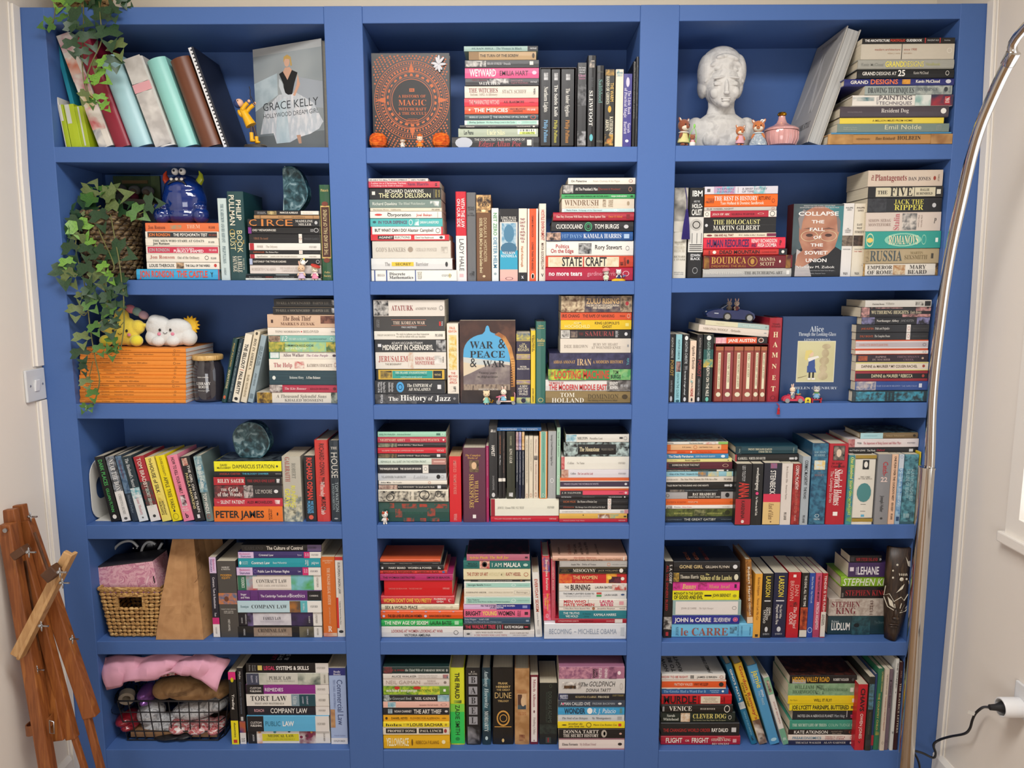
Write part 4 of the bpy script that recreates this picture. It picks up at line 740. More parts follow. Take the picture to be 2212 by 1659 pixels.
372 1097 1605 ece51f W.13 t1d2226-4a5458;DAVID~1144~1196~5a561c~~.54~.74;McCLOSKEY~1120~1224~5a561c~~.28~.46;DAMASCUS STATION~1238~1552~35341c~N~.32~.68;o~1565~1580~333~.4~.62
448 1093 1608 1a1c20;ANGELA CARTER~1133~1292~b04238~~.32~.66;THE BLOODY CHAMBER~1307~1506~5ab4d0;VINTAGE~1556~1600~aaa~~.38~.58
488 1093 1608 1e1d1f;|~1093~1330~b22430~.03~.97;RILEY SAGER~1122~1324~efe8e0~G~.3~.72;THE ONLY ONE LEFT~1348~1554~b22c34~S;%~1568~1592~ddd~333~.25~.75
553 1095 1610 2c2a2c;%~1097~1320~8a3a3c~3a2c30;%~1320~1390~2a282a~c8bcb8;THE~1147~1194~f0e8e0~S~.56~.74;God~1206~1276~f0e8e0~S~.52~.84;of the Woods~1122~1306~f0e8e0~S~.14~.46;LIZ MOORE~1410~1534~c9c4bc~N;o~1548~1580~ddd~.38~.66
650 1093 1612 c02c40;THE~1115~1134~e8b0b0~~.4~.56;SILENT PATIENT~1143~1326~f0e6e0~~.32~.7;ALEX MICHAELIDES~1344~1534~4a1820;%~1552~1592~f0e0dc~c02c40~.25~.75
715 1090 1610 ea7726;PETER JAMES~1104~1470~20201f~H~.28~.7;^PICTURE YOU~1505~1515~4a2410~~.15~.85;^DEAD~1520~1530~4a2410~~.2~.8;o~1565~1578~4a2410~.4~.62
@row 4A 0.03; along past the agate stack;y=600;verb=upright
1615 1754 335 b6b2a4;%~640~830~6a7472~c9c4a8;ROBERT~385~500~8a8a80~S~.52~.72;GALBRAITH~340~525~a8605a~S~.16~.4;THE~625~650~d8d04a~~.66~.78;RUNNING~555~720~ddd84a~~.44~.66;GRAVE~578~716~ddd84a~~.1~.38;%~740~775~4a4a40~c9c4a8~.25~.65
1778 1860 330 1d1e22;RICHARD OSMAN~345~660~d84438~H~.26~.72;WE SOLVE~672~765~5aa8d8~H~.5~.74;MURDERS~672~768~5aa8d8~H~.2~.44;o~780~815~d85a44~.28~.72
1862 1964 212 c83a34 h;RICHARD OSMAN~238~475~2c1818~N~.36~.7;%~490~545~2c1414~c83a34~.3~.7;Thursday~545~640~f0dcd4~I;MURDER~640~745~2a1616~~.4~.7;Club~715~775~f0dcd4~I;The~525~548~f0dcd4~I~.4~.64
1972 2048 215 25323c h;^THE~262~280~ddd8ce~S~.2~.84;HOUSE~305~495~ddd8ce~N~.2~.8;TOM WATSON~528~752~b0c0c4~N~.5~.8;& IMOGEN ROBERTSON~540~738~98a8ac~N~.2~.42;o~800~812~aaa~.3~.7
@row 1B 0.03 966; along inside the black slipcase;y=720;verb=volume
1314 1381 457 1b1b1d;Northern Lights~575~742~ece8de~S~.34~.72;Philip Pullman~795~945~7fb4d8~S~.34~.7;%~482~530~ddd~1b1b1d~.3~.75
1386 1443 457 1b1b1d;The Subtle Knife~562~772~ece8de~S~.34~.72;Philip Pullman~795~948~c8c04a~S~.34~.7;%~482~530~ddd~1b1b1d~.3~.75
1450 1536 457 1b1b1d;The Amber Spyglass~585~772~ece8de~S;Philip Pullman~795~950~c88a3c~S;%~490~530~ddd~1b1b1d~.35~.7
@stack 4B 0.03; stack beside the tall red spine, middle bay
150 127 643 9fd2b5 t1a1b1c-2c2c2c;EVELYN WAUGH~140~258~4a7a68;Brideshead Revisited~272~376~5a8a78~I;O~605~630~e6f0e8~.2~.8;|~570~600~4a7a68~.3~.7
190 127 645 b73144;NIGHTMARE ABBEY~145~336~ecc8b0~S~.28~.7;THOMAS LOVE PEACOCK~372~594~ecc8b0~S~.28~.7;o~618~632~f0dcd0~.3~.7
232 127 643 1f1f21;%~130~272~9aa080~3a3e3c~.06~.94;ANNA SEWELL * Black Beauty~278~472~d8d2c6~~.4~.66;WORDSWORTH~558~602~666~N~.45~.58
267 127 643 cf2030;GIUSEPPE TOMASI DI LAMPEDUSA THE LEOPARD~158~475~e8a8a0~~.34~.56;VINTAGE~574~628~f0d0c8~S~.3~.6
313 127 643 1c1c1e;%~130~270~8a7450~2a2420~.06~.94;JOSEPH CONRAD * Heart of Darkness~278~522~d8d2c6~S;|~574~600~ddd~.25~.8
350 130 643 cfdccd;|~535~643~b7837a;REMARQUE~152~228~7a8c80~N;ALL QUIET ON THE WESTERN FRONT~240~494~7a8c80~N;|~550~635~e0b8ac~.4~.6
398 130 643 1b1c20;|~466~510~e8e4da;O~476~500~555~.3~.7;THE MARQUIS DE SADE~142~280~efeae0~H~.42~.62;THE 120 DAYS OF SODOM~296~454~efeae0~H~.42~.62;PENGUIN CLASSICS~526~630~4a4a4c~N~.42~.58
465 128 645 c9cdcf;VLADIMIR NABOKOV~154~342~7a7e82~S;Lolita~392~505~aeb2b6~I~.3~.7;o~570~600~1a1a1c~.22~.82;O~604~628~999~.3~.74
520 133 650 e6e0d2;Arthur Miller~150~228~3a3a3a~~.36~.74;The Crucible~240~308~7a7468~N~.38~.72;O~508~528~c06a40~.18~.82
550 132 650 1d1d1f;%~134~275~6a4440~d8bca8~.06~.94;R. L. STEVENSON * Dr Jekyll and Mr Hyde~282~556~d8d2c6~S;|~578~604~ddd~.2~.8
587 132 662 d8d0bc h;%~134~360~1e1e1e~d8d0bc~.08~.92;%~430~640~1e1e1e~d8d0bc~.08~.92;`Oliver Twist~368~382~3a3a36~S~.2~.86;`Charles Dickens~402~430~3a3a36~S~.2~.86;O~190~250~222~.1~.7;O~440~520~222~.2~.98;O~560~610~222~.4~.95
680 133 667 1f4a40 h;%~210~250~b03e2c~1f4a40~.7~.95;%~308~420~b03e2c~1f4a40~.68~.92;%~440~500~b03e2c~1f4a40~.74~.9;%~555~650~b03e2c~1f4a40~.68~.9;%~258~310~b03e2c~1f4a40~.24~.66;%~500~560~b03e2c~1f4a40~.28~.7;%~320~400~b03e2c~1f4a40~.03~.22;%~445~490~b03e2c~1f4a40~.03~.2;%~520~590~b03e2c~1f4a40~.03~.22;The Picture of Dorian Gray~330~470~2f6454~S~.4~.56
@row 4B 0.03; along between the red and magenta spines;y=600;verb=upright
667 757 335 d21a22 pd9b98a;UMBERTO ECO~365~455~e88a80~~.36~.6;THE NAME OF THE ROSE~470~620~e88a80~~.36~.6;VINTAGE~770~822~f0b0a8~S~.36~.6
770 945 270 5c2a40 h;^The Complete~318~332~d0a050~I~.12~.78;^Works of~338~352~d0a050~I~.22~.66;%~362~452~3a2c20~8a7050~.28~.7;o~375~430~dcb890~.38~.6;WILLIAM~515~680~d0ac60~S~.5~.66;SHAKESPEARE~468~725~d0ac60~S~.28~.46;|~775~802~efe8e0~.42~.56
946 967 255 a3265c;SHAKESPEARE THE TRAGEDIES~270~480~c88aa0~N;ANDREW~570~640~c88aa0~N
@stack 4B 0.03; pair under the row of thin plays;spot=plays
655 980 1495 e6e4d2 W.12;|~982~1012~9a1c2c;JOYCE~1032~1078~8a8a80~S~.42~.54;Ulysses THE 1922 TEXT~1088~1232~8a8a80~S~.42~.54;OXFORD~1408~1460~8a8a80~S~.44~.56
785 980 1493 c4142a;WILLIAM FAULKNER ABSALOM, ABSALOM!~1008~1284~e8a0a0~~.42~.62;VINTAGE~1422~1476~f0c8c0~S~.4~.62
@row 4B 0.03; along standing on the cream book;y=400;on=plays;verb=play
967 1032 105 1f1f20;HAMLET~250~332~ece8e0~~.3~.66;%~128~152~e0dcd4~1f1f20~.2~.8;SHAKESPEARE~480~590~999~N~.4~.6;o~610~645~ccc~.3~.7
1037 1066 145 1b1b1c;CHRISTOPHER MARLOWE~175~315~a06040;|~500~525~e4e0d6;The Plays~325~400~ccc~I
1067 1092 145 1e1a1a;William Shakespeare~200~460~7a5a50;|~500~525~e4e0d6
1100 1164 150 2d3021;KING LEAR~275~385~ddd8c8~S;THE ARDEN SHAKESPEARE~178~250~b0b090~N~.4~.6;%~608~640~ddd~2d3021~.25~.75
1170 1190 147 1b2230;%~150~285~8a5a60~c8b0b0;WILLIAM SHAKESPEARE * Macbeth~295~525~c8ccd0
1192 1212 147 1e2640;%~150~285~6a60a0~c8b8c8;WILLIAM SHAKESPEARE * Julius Caesar~295~550~c8ccd0
1215 1236 147 1b2030;%~150~285~c0883c~e0c8a0;WILLIAM SHAKESPEARE * Romeo and Juliet~295~550~c8ccd0
1240 1266 183 ded3bc;THE NEW PENGUIN SHAKESPEARE MUCH ADO~205~535~7a6a54~N;O~618~645~b0583a~.2~.8
1269 1300 183 e0d5be;THE NEW PENGUIN SHAKESPEARE THE TEMPEST~205~450~7a6a54~N~.38~.6;O~618~645~b0583a~.25~.75
1303 1340 185 dccfba;William Shakespeare~205~310~b0686a~N~.4~.6;A MIDSUMMER NIGHT'S DREAM~375~590~a05a54~N~.4~.6;%~330~362~2a2828~8a8078~.1~.9;O~610~642~b0583a~.3~.7
1347 1408 147 d9822f;|~147~650~74ab97~.22~.78;|~147~650~e6dcc4~.14~.22;|~147~650~e6dcc4~.78~.86;F. SCOTT FITZGERALD TENDER IS THE NIGHT~165~455~5a9480~N~.42~.58;O~615~640~e6e8d8~.36~.64
1413 1474 145 a6a9a8;George Orwell Nineteen Eighty-Four~172~405~333536~N~.36~.58;O~500~535~ececea~.28~.72;MODERN CLASSICS~545~630~c8caca~N~.4~.56
1479 1507 115 a9d0b4;George Orwell~148~252~3a5a4a;Animal Farm~260~335~4a6a5a~N;O~478~500~e6f0e8~.2~.8
@stack 4B 0.03 143; slim book laid across the standing plays
115 1028 1362 2f6ba8 W.13;SHAKESPEARE~1052~1178~cfdcea~~.3~.66;THE SONNETS~1212~1335~cfdcea~~.3~.66
@stack 4B 0.03; stack beside the pale green play spine
168 1550 2027 dfdbd0 t1d1b1b-2c2820;%~1552~1630~4f98b0~cfe0e0~.04~.96;MILTON~1637~1714~3a3a3c~S;Paradise Lost~1730~1827~7a746a~S~.36~.6;|~1955~1980~555~.4~.66;O~1985~2012~999~.26~.74
228 1533 2027 1c1b1c h;%~1535~1640~1e1e20~b8ccc8;%~1930~2027~1e1e20~b8ccc8;The Moonstone~1653~1803~e9dcb4~G;WILKIE COLLINS~1818~1910~8a8478~S~.42~.56;%~1640~1930~1c1b1c~a8bcb8~.84~1;%~1640~1930~1c1b1c~a8bcb8~0~.14
337 1515 2027 e4e1d5;%~1515~1540~b02030~d88a84;Collins~1563~1612~9a948c~S~.42~.58;No Name~1632~1690~9a948c~S~.42~.58;OXFORD~1946~1998~9a948c~S~.42~.56
435 1515 2025 dcd7da;%~1515~1568~9a4a3c~d8b8a0;Collins~1585~1625~555~S~.42~.64;The Law and the Lady~1638~1755~b04a54~S~.4~.64;OXFORD~1946~2002~8a8488~S~.42~.6
497 1505 2025 d9622c;|~1505~2025~e6dcd0~.16~.24;|~1505~2025~3f3348~.3~.72;|~1505~2025~e6dcd0~.24~.3;|~1505~2025~e6dcd0~.72~.78;WILKIE COLLINS THE WOMAN IN WHITE~1533~1795~b8b0c0~~.46~.58;o~1992~2012~ddd~.42~.6
592 1505 2023 cf4a60;|~1508~1676~2c2c2e~.04~.94;J. D. SALINGER~1518~1662~d8d4cc~S;|~1676~2020~dd4a62~.08~.92;o~1992~2012~f0c8c8~.25~.75;|~1950~1980~a83048~.4~.6
628 1475 2022 1d1d1f;DOCTOR FAUSTUS~1515~1588~ccc~~.3~.66;CHRISTOPHER MARLOWE~1674~1765~7a7874~N;YORK NOTES ADVANCED~1870~1972~ccc~~.32~.62;|~1988~1998~ddd~.25~.7
653 1500 2020 1f1e20;|~1865~1892~e2dcd4;O~1871~1887~b0402c~.25~.75;OSCAR WILDE~1528~1622~b0603a;The Picture of Dorian Gray~1635~1785~cfcac2~I;PENGUIN CLASSICS~1902~2012~5a5858~N~.38~.56
703 1500 2018 1c1b1d;|~1865~1890~e2dcd4;O~1870~1886~b0402c~.2~.8;STEVENSON~1528~1610~a8503a;The Strange Case of Dr Jekyll and Mr Hyde~1620~1845~cfcac2~I;PENGUIN CLASSICS~1902~2012~5a5858~N~.38~.56
738 1500 2020 dedad2;|~1990~2020~c88a90;EVERYMAN'S POETRY~1520~1680~9a948c~S;Edgar Allan Poe~1702~1800~b0a89e~S~.4~.6;|~1960~1985~aaa~.2~.8
768 1498 2010 d9aa4c;%~1790~1880~e8e0d0~8a5a3a~.05~.95;%~1880~1950~7aa890~d9aa4c~.05~.95;o~1675~1684~222~.66~.86;|~1985~2005~3a3020~.3~.6
805 1497 2013 bd2034;FRANZ KAFKA THE TRIAL~1528~1690~e08a8c;VINTAGE~1945~1998~f0c0bc~S
@stack 4C 0.03; tall stack by the lamp-side bay's pillar
224 107 572 dcd8cc t5a7a80-4a4038;THE FICTION~108~160~3a3a3a~~.3~.7;The Secret Garden~278~384~3a4a34~~.28~.68;%~384~480~d08a7a~dcd8cc;|~500~572~8ab85c
245 107 572 e0b384;|~107~140~d86a26;|~522~572~d86a26;D. H. Lawrence~228~294~5a3c28~S~.42~.64;Lady Chatterley's Lover~355~456~5a3c28~S~.42~.64;O~312~340~c0602c~.22~.82;^6~498~508~5a3c28~~.3~.6
288 107 573 df5a24;|~107~185~e07a4c~.1~.7;THE WOMAN~190~250~9a3010~N;The Thirty Nine Steps~330~450~a03a14~N;|~290~300~f0dccc~.3~.7
317 105 575 3a82b0;The Deadly Percheron~122~310~f0ece2~H~.28~.72;JOHN FRANKLIN BARDIN~325~475~cfe0ea~S~.32~.64;o~518~550~e0ecf0~.2~.8;|~105~112~8ab8d0
352 105 603 e2d88e;David Copperfield~248~362~3a3820~G~.32~.7;NOVEL LIBRARY~135~190~b0a458~N~.4~.6;o~570~580~333~.35~.6
380 107 605 5a2230;|~124~360~231c20~.18~.88;|~124~360~9a7a50~.86~.9;SOMEONE FROM THE PAST~150~356~e0d8c8~~.5~.72;MARGOT BENNETT~200~278~8a6a6a~N~.28~.38;O~530~576~c8a890~.3~.74
433 105 613 26302e;CHARLOTTE PERKINS GILMAN~108~290~cfd4c8~~.3~.7;The Yellow Wallpaper~305~425~7a8a80~N~.32~.66;|~486~540~ddd8cc~.1~.9;o~560~575~ddd~.2~.8
450 105 610 8fc0cc;King of the Wind~128~242~2a4a58~I~.4~.68;Marguerite Henry~254~358~2a4a58~I~.4~.66;%~345~420~c08a3c~5a7a8a;%~420~500~d8c070~9fb8b8;|~560~600~c8d8b0
487 102 610 dcd3c4;OLIVER SACKS~108~192~8a7c6c~S~.36~.6;The Man Who Mistook His Wife for a Hat~212~490~7a6e60~S;PICADOR~540~596~4a443c~S
530 103 610 1f1f1f;TALES FROM THE THOUSAND AND ONE NIGHTS~110~425~e2ddd2~~.4~.62;|~545~580~ccc~.36~.64;o~582~604~ccc~.3~.7;|~103~610~3a3834~.86~.9
583 103 612 1e2226;%~130~240~8a8074~2a2628~.06~.94;CHARLES DICKENS * A Christmas Carol~246~490~98a0a4~S
603 100 612 aaa6a4;|~264~518~1d1a1b;%~264~518~1d1a1b~2e2a2a;RAY BRADBURY~303~480~e9e4d8~G~.48~.82;SOMETHING WICKED THIS WAY COMES~272~512~d8d2c8~~.16~.36;O~102~128~333~.25~.7;o~550~582~1c1c20~.2~.85
658 100 612 e2682a;PATRICK SUSKIND~110~252~b04416~S;PERFUME~268~342~f0b088;O~584~602~7a2c10~.3~.62
703 100 607 e8e2d8;%~104~148~2a2a2a~d8d2c8~.06~.94;Wharton~160~210~555~S~.4~.64;Ethan Frome~222~296~c05a54~S;OXFORD~526~580~8a847a~S~.4~.6
730 100 625 4a5326;%~100~300~6a7434~3a421e;%~400~560~6a7434~3a421e;%~315~400~8a8a5a~2a3018~.1~.9;WIND IN THE WILLOWS~160~300~c0bc6a~S~.3~.48;KENNETH GRAHAME~412~526~c0bc6a~S~.3~.46;o~545~585~2c3014~.2~.8
790 100 625 1d2730;F. SCOTT FITZGERALD~106~220~8a9498~N~.4~.56;THE GREAT GATSBY~238~478~ddd8c4~N~.32~.68;VINTAGE CLASSICS~516~596~8a9498~N~.42~.54
@row 4C 0.03; along from the tall stack, fourth shelf lamp side;y=620;verb=upright
627 744 390 1d1c1d;|~655~850~a8242e;LEO TOLSTOY~405~522~ccc~N~.36~.56;ANNA~530~648~c8362c~H~.2~.8;KARENINA~668~805~2a1416~~.38~.6;o~815~840~e0ccc4~.4~.6
747 830 390 1f2021;ernest~420~468~e6e2d8~~.4~.62;hemingway~470~592~e6e2d8;o~602~626~d8407a~.36~.64;For Whom the Bell Tolls~640~782~e6e2d8~~.4~.58
836 968 385 262833;%~387~425~b04a50~5a6a9a~.34~.72;|~618~680~d2324e;|~680~850~d9b87a;STEINBECK~440~620~e6e2da;East of Eden~690~812~7a5c3c~I~.34~.6;o~824~836~7a5c3c~.44~.54
971 1053 390 d8cec4;Bret Easton Ellis~412~535~8a7c74~N~.4~.56;American Psycho~550~662~8a7c74~N~.4~.56;PICADOR~758~818~4a443c~S~.36~.58
1056 1118 392 8a1f20;%~392~850~7a1a1c~a8302c;CORMAC McCARTHY~405~588~f0dcd4~~.3~.68;NO COUNTRY FOR OLD MEN~592~765~c87060;PICADOR~780~825~d8a8a0~S~.38~.58
1122 1182 335 a3abb0;CORMAC McCARTHY~365~552~2c2e32~~.28~.66;THE ROAD~565~655~2c2e32~~.32~.62;PICADOR~780~838~2c2e32~S~.34~.6
1192 1312 237 1f4a66 h;%~240~850~1c4560~3a7590;^SALMAN~295~310~9ab8c0~S~.12~.82;^RUSHDIE~318~334~9ab8c0~S~.12~.82;%~365~435~e0c070~c8d8d8~.15~.85;^THE~452~462~7a6a70~S~.4~.6;^MOOR'S~468~484~8a7070~S~.2~.8;O~772~798~c8d8dc~.36~.64;^VIKING~805~818~c8d8dc~S~.3~.7
1319 1465 240 b01c2c h;|~255~365~20201f~.2~.8;%~258~362~20201f~8a7c70~.22~.78;o~280~340~d8c0a8~.36~.62;^Sir Arthur~378~394~5a1018~I~.16~.7;^Conan Doyle~402~418~5a1018~I~.14~.84;Sherlock Holmes~430~706~f4e8e0~I~.34~.72;The Complete Stories~445~685~e8ccc4~N~.12~.28;|~755~785~efe8e0~.36~.6;|~395~420~241f1c~.5~.6
1469 1513 325 3f8a94;%~325~830~6aa050~2f7a90;One Hundred Years~340~580~e8e06a~I~.3~.8;GARCIA MARQUEZ~590~780~c8d860~~.3~.7
1516 1676 325 dcd6c8 h;|~325~350~a08430;|~805~830~a08430;|~800~804~1d1d1d;|~350~354~1d1d1d;|~362~432~1d1d1d~.36~.66;o~372~420~e6e0d4~.42~.6;^THE LORD~484~494~7a746a~S~.28~.74;^OF THE RINGS~498~507~7a746a~S~.18~.84;o~535~680~4a8484~.16~.84;%~560~650~2f5f62~7aa8a4~.24~.76;|~695~698~5a5a5a~.38~.62;|~748~751~5a5a5a~.38~.62;|~775~792~5aa8c8~.42~.58
1687 1789 318 8d8d8f;Catch-~375~480~c0343c~~.38~.72;^22~492~525~e8d0c8~H~.26~.76;Joseph Heller~630~755~3a3a3c~~.36~.6;o~795~812~444~.4~.6
1793 1844 320 e8bfa0;ONE FLEW OVER THE CUCKOO'S NEST~335~670~2c2824;KEN KESEY~685~752~3a3430;PICADOR~768~815~3a3430~S
1846 1884 320 8fb0cc;%~425~780~4a80b0~9ac0d8;|~320~425~c8d0d8;Prophet Hungry~430~700~d8e8f0~S~.3~.7;O~328~350~6a88a8~.2~.8;|~792~825~2a4a70~.2~.8
1887 1994 320 2f5a68;%~320~830~28505e~5a98a4;ALAN HOLLINGHURST~430~675~a8c8cc~N~.52~.76;THE LINE OF BEAUTY~430~650~a8c8cc~N~.2~.44;^PICADOR~770~800~c0d8d8~S~.2~.6
2000 2046 302 d8c02a;%~345~830~5a8a3a~a8b83a
@stack 4C 0.03 382; pair laid across the red-and-black spines
258 630 1097 1b3f48 h;|~632~672~16343c;TWENTY THOUSAND LEAGUES~722~902~ddd8b8~S~.5~.72;UNDER THE SEA~802~902~ddd8b8~S~.2~.4;^Verne~652~662~a8b8a8~S~.2~.7;^Collins~1062~1070~a8b8a8~S~.2~.8
320 625 1105 1e1d1d;|~625~636~a02030;GASKELL~646~720~e2ddd2~S;NORTH AND SOUTH~728~853~e2ddd2~S;|~1035~1070~ccc~.34~.6;o~1074~1096~ccc~.3~.66
@stack 4C 0.03 316; three laid over the fantasy epic, lamp side
157 1570 2008 7b6544 h t6a8a90-2a2420;|~1572~1742~a9d0d4;GEORGE ELIOT~1600~1700~7fb0b8~S~.4~.6;Silas Marner~1765~1905~b09a70~S~.36~.6;o~1968~1990~3a3020~.3~.72
202 1475 2008 ded3cf;%~1470~1526~8a2c34~c88a84;Wilde~1543~1577~555~S~.4~.62;The Importance of Being Earnest and Other Plays~1590~1875~c0606c~S;OXFORD~1922~1980~7a747a~S~.42~.6
265 1470 2007 1f1e20;MATTHEW LEWIS~1488~1608~d8d4cc~~.4~.62;The Monk~1622~1685~d8d4cc;Oxford~1695~1755~c0304a~J~.4~.7;|~1940~1970~ccc~.3~.72
@row 5A 0.03; along past the paper bag, fifth shelf;y=500;verb=upright
1073 1126 185 211f2c;|~185~305~d8c0e0;|~642~692~c82a72;|~692~790~e4e0da;Blackstone's~200~285~c05a90~~.52~.8;Statutes~200~295~5a4a80~~.16~.46;Contract, Tort & Restitution~335~570~e0dce4;Rose~605~632~c8c4cc;OXFORD~715~765~8a848a~S~.36~.58
1128 1270 215 4b4844;^HANBURY~256~268~d8d4cc~~.26~.68;^& MARTIN~272~282~d8d4cc~~.24~.7;^MODERN~314~328~dfa03a~~.18~.76;^EQUITY~334~348~dfa03a~~.24~.7;%~455~540~c87a3c~5a6a8a;o~480~520~6a3c28~.3~.55;^TWENTY-FIRST EDITION~574~582~c8c4bc~~.1~.9;^JAMIE GLISTER~590~598~c8c4bc~~.24~.76;^AND JAMES LEE~602~610~c8c4bc~~.24~.76;SWEET & MAXWELL~655~745~d8d4cc~~.44~.54
@stack 5A 0.03; law stack past the paper bag
95 1300 1908 23211f;GARLAND~1326~1464~4a4744~G~.24~.7;The Culture of Control~1490~1765~efeae0~H~.26~.76;|~1800~1905~6a5880;OXFORD~1806~1868~2a2434~S~.42~.7
145 1278 1905 3a3068;|~1280~1396~d8bfe0;|~1776~1820~cc2a6c;|~1820~1905~e2ded8;Blackstone's~1290~1372~c05a90~~.58~.84;Statutes~1298~1376~5a4a80~~.16~.46;Criminal Law~1436~1546~efeaf0;Dyson~1728~1760~c8c0d8~~.4~.62;^2019~1786~1796~f0c8dc~~.3~.8;^2020~1802~1812~f0c8dc~~.3~.8;OXFORD~1832~1885~6a6470~S~.4~.64
193 1280 1900 1f98a6;Contract Law~1380~1518~f0f4f2;Ewan McKendrick~1543~1648~c8e8ea~~.4~.6;palgrave~1833~1888~e0f2f2~J;o~1288~1304~e0f2f2~.3~.7;macmillan~1310~1354~d0ecec~N~.54~.68;education~1310~1354~d0ecec~N~.34~.48;^Tenth~1786~1796~f0f4f2~~.3~.8;^Edition~1800~1810~f0f4f2~~.2~.8
262 1265 1903 3a3068;|~1268~1388~d8bfe0;|~1766~1810~cc2a6c;|~1810~1903~e2ded8;Blackstone's~1290~1370~c05a90~~.58~.84;Statutes~1290~1368~5a4a80~~.16~.46;O~1396~1420~8a70c0~.3~.74;Public Law & Human Rights~1428~1667~efeaf0;Lee~1732~1752~c8c0d8~~.4~.62;^2019~1776~1786~f0c8dc~~.3~.8;^2020~1792~1802~f0c8dc~~.3~.8;OXFORD~1824~1880~6a6470~S~.4~.62
323 1270 1905 d9cfc2;|~1272~1336~2a6a50;`MCKENDRICK~1300~1322~d8e8dc~~.15~.85;%~1338~1420~c05a5a~8ab0b8;%~1676~1850~4aa04a~7abcc8;|~1385~1676~e2dad0~.12~.9;CONTRACT LAW~1413~1644~4a4644~S~.48~.7;TEXT, CASES, AND MATERIALS~1422~1644~a09890~S~.24~.36;|~1848~1905~e4e0d8;`OXFORD~1868~1882~7a746c~S~.2~.82
440 1275 1905 5f2f74;|~1802~1905~17171a;Singer~1298~1342~efe8f2~~.56~.74;and Viens~1298~1364~efe8f2~~.24~.44;|~1368~1371~3c1a4c;|~1428~1431~3c1a4c;The Cambridge Textbook of~1448~1664~efe8f2~~.36~.6;Bioethics~1668~1782~efe8f2~N~.34~.7;CAMBRIDGE~1818~1884~d8d4d0~S~.42~.58
515 1275 1908 a8cfdc;|~1275~1668~b8d4dc;%~1668~1750~c07a2c~5a4a3c;|~1750~1802~5ab0b8;|~1802~1908~e6e4de;Hannigan~1296~1358~5a7a84~S~.42~.62;COMPANY LAW~1380~1648~2e3438~S;`5th Edition~1768~1782~d8ecec~S~.2~.8;OXFORD~1824~1880~7a7a78~S~.42~.6
603 1280 1908 1b1921;%~1345~1390~7a6aa0~2a2434;%~1676~1840~1f1c28~3c2c58;%~1388~1676~d8d6da~bcb8c2~.04~.92;FAMILY LAW~1464~1600~3a3840~S~.44~.64;TEXT, CASES, AND MATERIALS~1440~1622~b0acb4~S~.26~.36;|~1842~1908~e2ded8;`GEORGE~1298~1308~bbb~~.2~.6;`HERRING~1328~1338~bbb~~.15~.85;`OXFORD~1860~1874~7a746c~S~.2~.8;`FAMILY~1808~1818~ccc~S~.2~.7
710 1275 1910 191817;|~1395~1682~93806e~.08~.92;%~1740~1850~3a382c~6a6450;CRIMINAL LAW~1428~1644~2c2622~S~.5~.8;TEXT, CASES, AND MATERIALS~1428~1648~c8b8a4~S~.2~.38;|~1850~1910~dedad2;`HERRING~1318~1330~bbb~~.2~.8;`OXFORD~1872~1884~7a746c~S~.2~.84;`CRIMINAL~1798~1808~ccc~S~.2~.8
@row 5A 0.03; along past the law stack, fifth shelf;y=500;verb=upright
1909 2014 185 d26c28;%~762~788~c8402c~d8b89a;^EIGHTEENTH~210~220~f0c8a0~~.15~.85;^EDITION~226~234~f0c8a0~~.3~.7;THE ENGLISH LEGAL SYSTEM~268~545~f0d4b4~S~.42~.62;GARY SLAPPER AND DAVID KELLY~565~695~e8b890~N~.46~.56;^R~712~752~f4e6d8~G
2016 2075 185 e0ddd6;|~185~210~c82c28;|~492~725~d0302a~0~.28;EUROPEAN UNION LAW~228~462~3a3a3c~N~.32~.62;Catherine Barnard & Steve Peers~518~698~6a6a6a~S~.4~.56;o~740~762~333~.2~.8
@stack 5B 0.03; red stack by the pillar, fifth shelf
205 108 565 de6236;THE NEW FICTION OF WOMAN~210~420~9a3a1c~N;VINTAGE~508~550~8a3418~N
225 108 565 222;VIRGINIA WOOLF~130~222~b8b4ac;A Room of One's Own~252~350~98948c~I;|~505~550~666~.4~.6
250 108 590 1a1a1b;MARY BEARD~175~303~e9e4da~~.32~.68;WOMEN & POWER~320~500~e9e4da~~.32~.68;^P~548~568~ddd~S~.25~.75;|~120~134~ccc~.3~.7
288 108 615 cf3a30;EJACULATE RESPONSIBLY~132~372~2c1210~~.28~.74;GABRIELLE BLAIR~388~554~2c1210~~.3~.72;o~578~600~3a6aa8~.2~.8
315 110 660 b22a68;THE WOMAN DESTROYED~132~376~2c1020;SIMONE DE BEAUVOIR~464~637~3c1428
362 140 655 cc0c18;SIMONE DE BEAUVOIR~174~315~e08078~~.42~.5;THE SECOND SEX~325~427~e08078~~.42~.5;VINTAGE~582~634~f0b0a8~S~.42~.52
482 115 670 c8303a h;WOMEN DON'T OWE YOU PRETTY~135~500~f0c24a~H~.26~.7;FLORENCE~518~606~f0dcd0~H~.56~.76;GIVEN~536~588~f0dcd0~H~.24~.44;C~626~646~f0dcd0~G~.3~.66
545 117 705 e0d8bc h;SEX & WORLD PEACE~147~392~3a3428~~.28~.74;VALERIE M. HUDSON, BONNIE BALLIF-SPANVILL~420~608~9a9078~N~.54~.66;MARY CAPRIOLI & CHAD F. EMMETT~446~602~9a9078~N~.28~.4;O~642~658~8a8068~.4~.7
592 115 735 dd5412 h;THE SEX LIVES OF AFRICAN WOMEN~168~426~3a1408~H~.26~.56;NANA DARKOA SEKYIAMAH~482~645~5a200c~~.28~.54;o~128~148~c8c0d8~.24~.54;o~442~464~c8c0d8~.24~.54;o~132~150~b8a8c8~.86~1;o~238~256~b8a8c8~.86~1;o~342~360~b8a8c8~.86~1;o~448~466~b8a8c8~.86~1;o~552~570~b8a8c8~.86~1;o~656~672~b8a8c8~.86~1
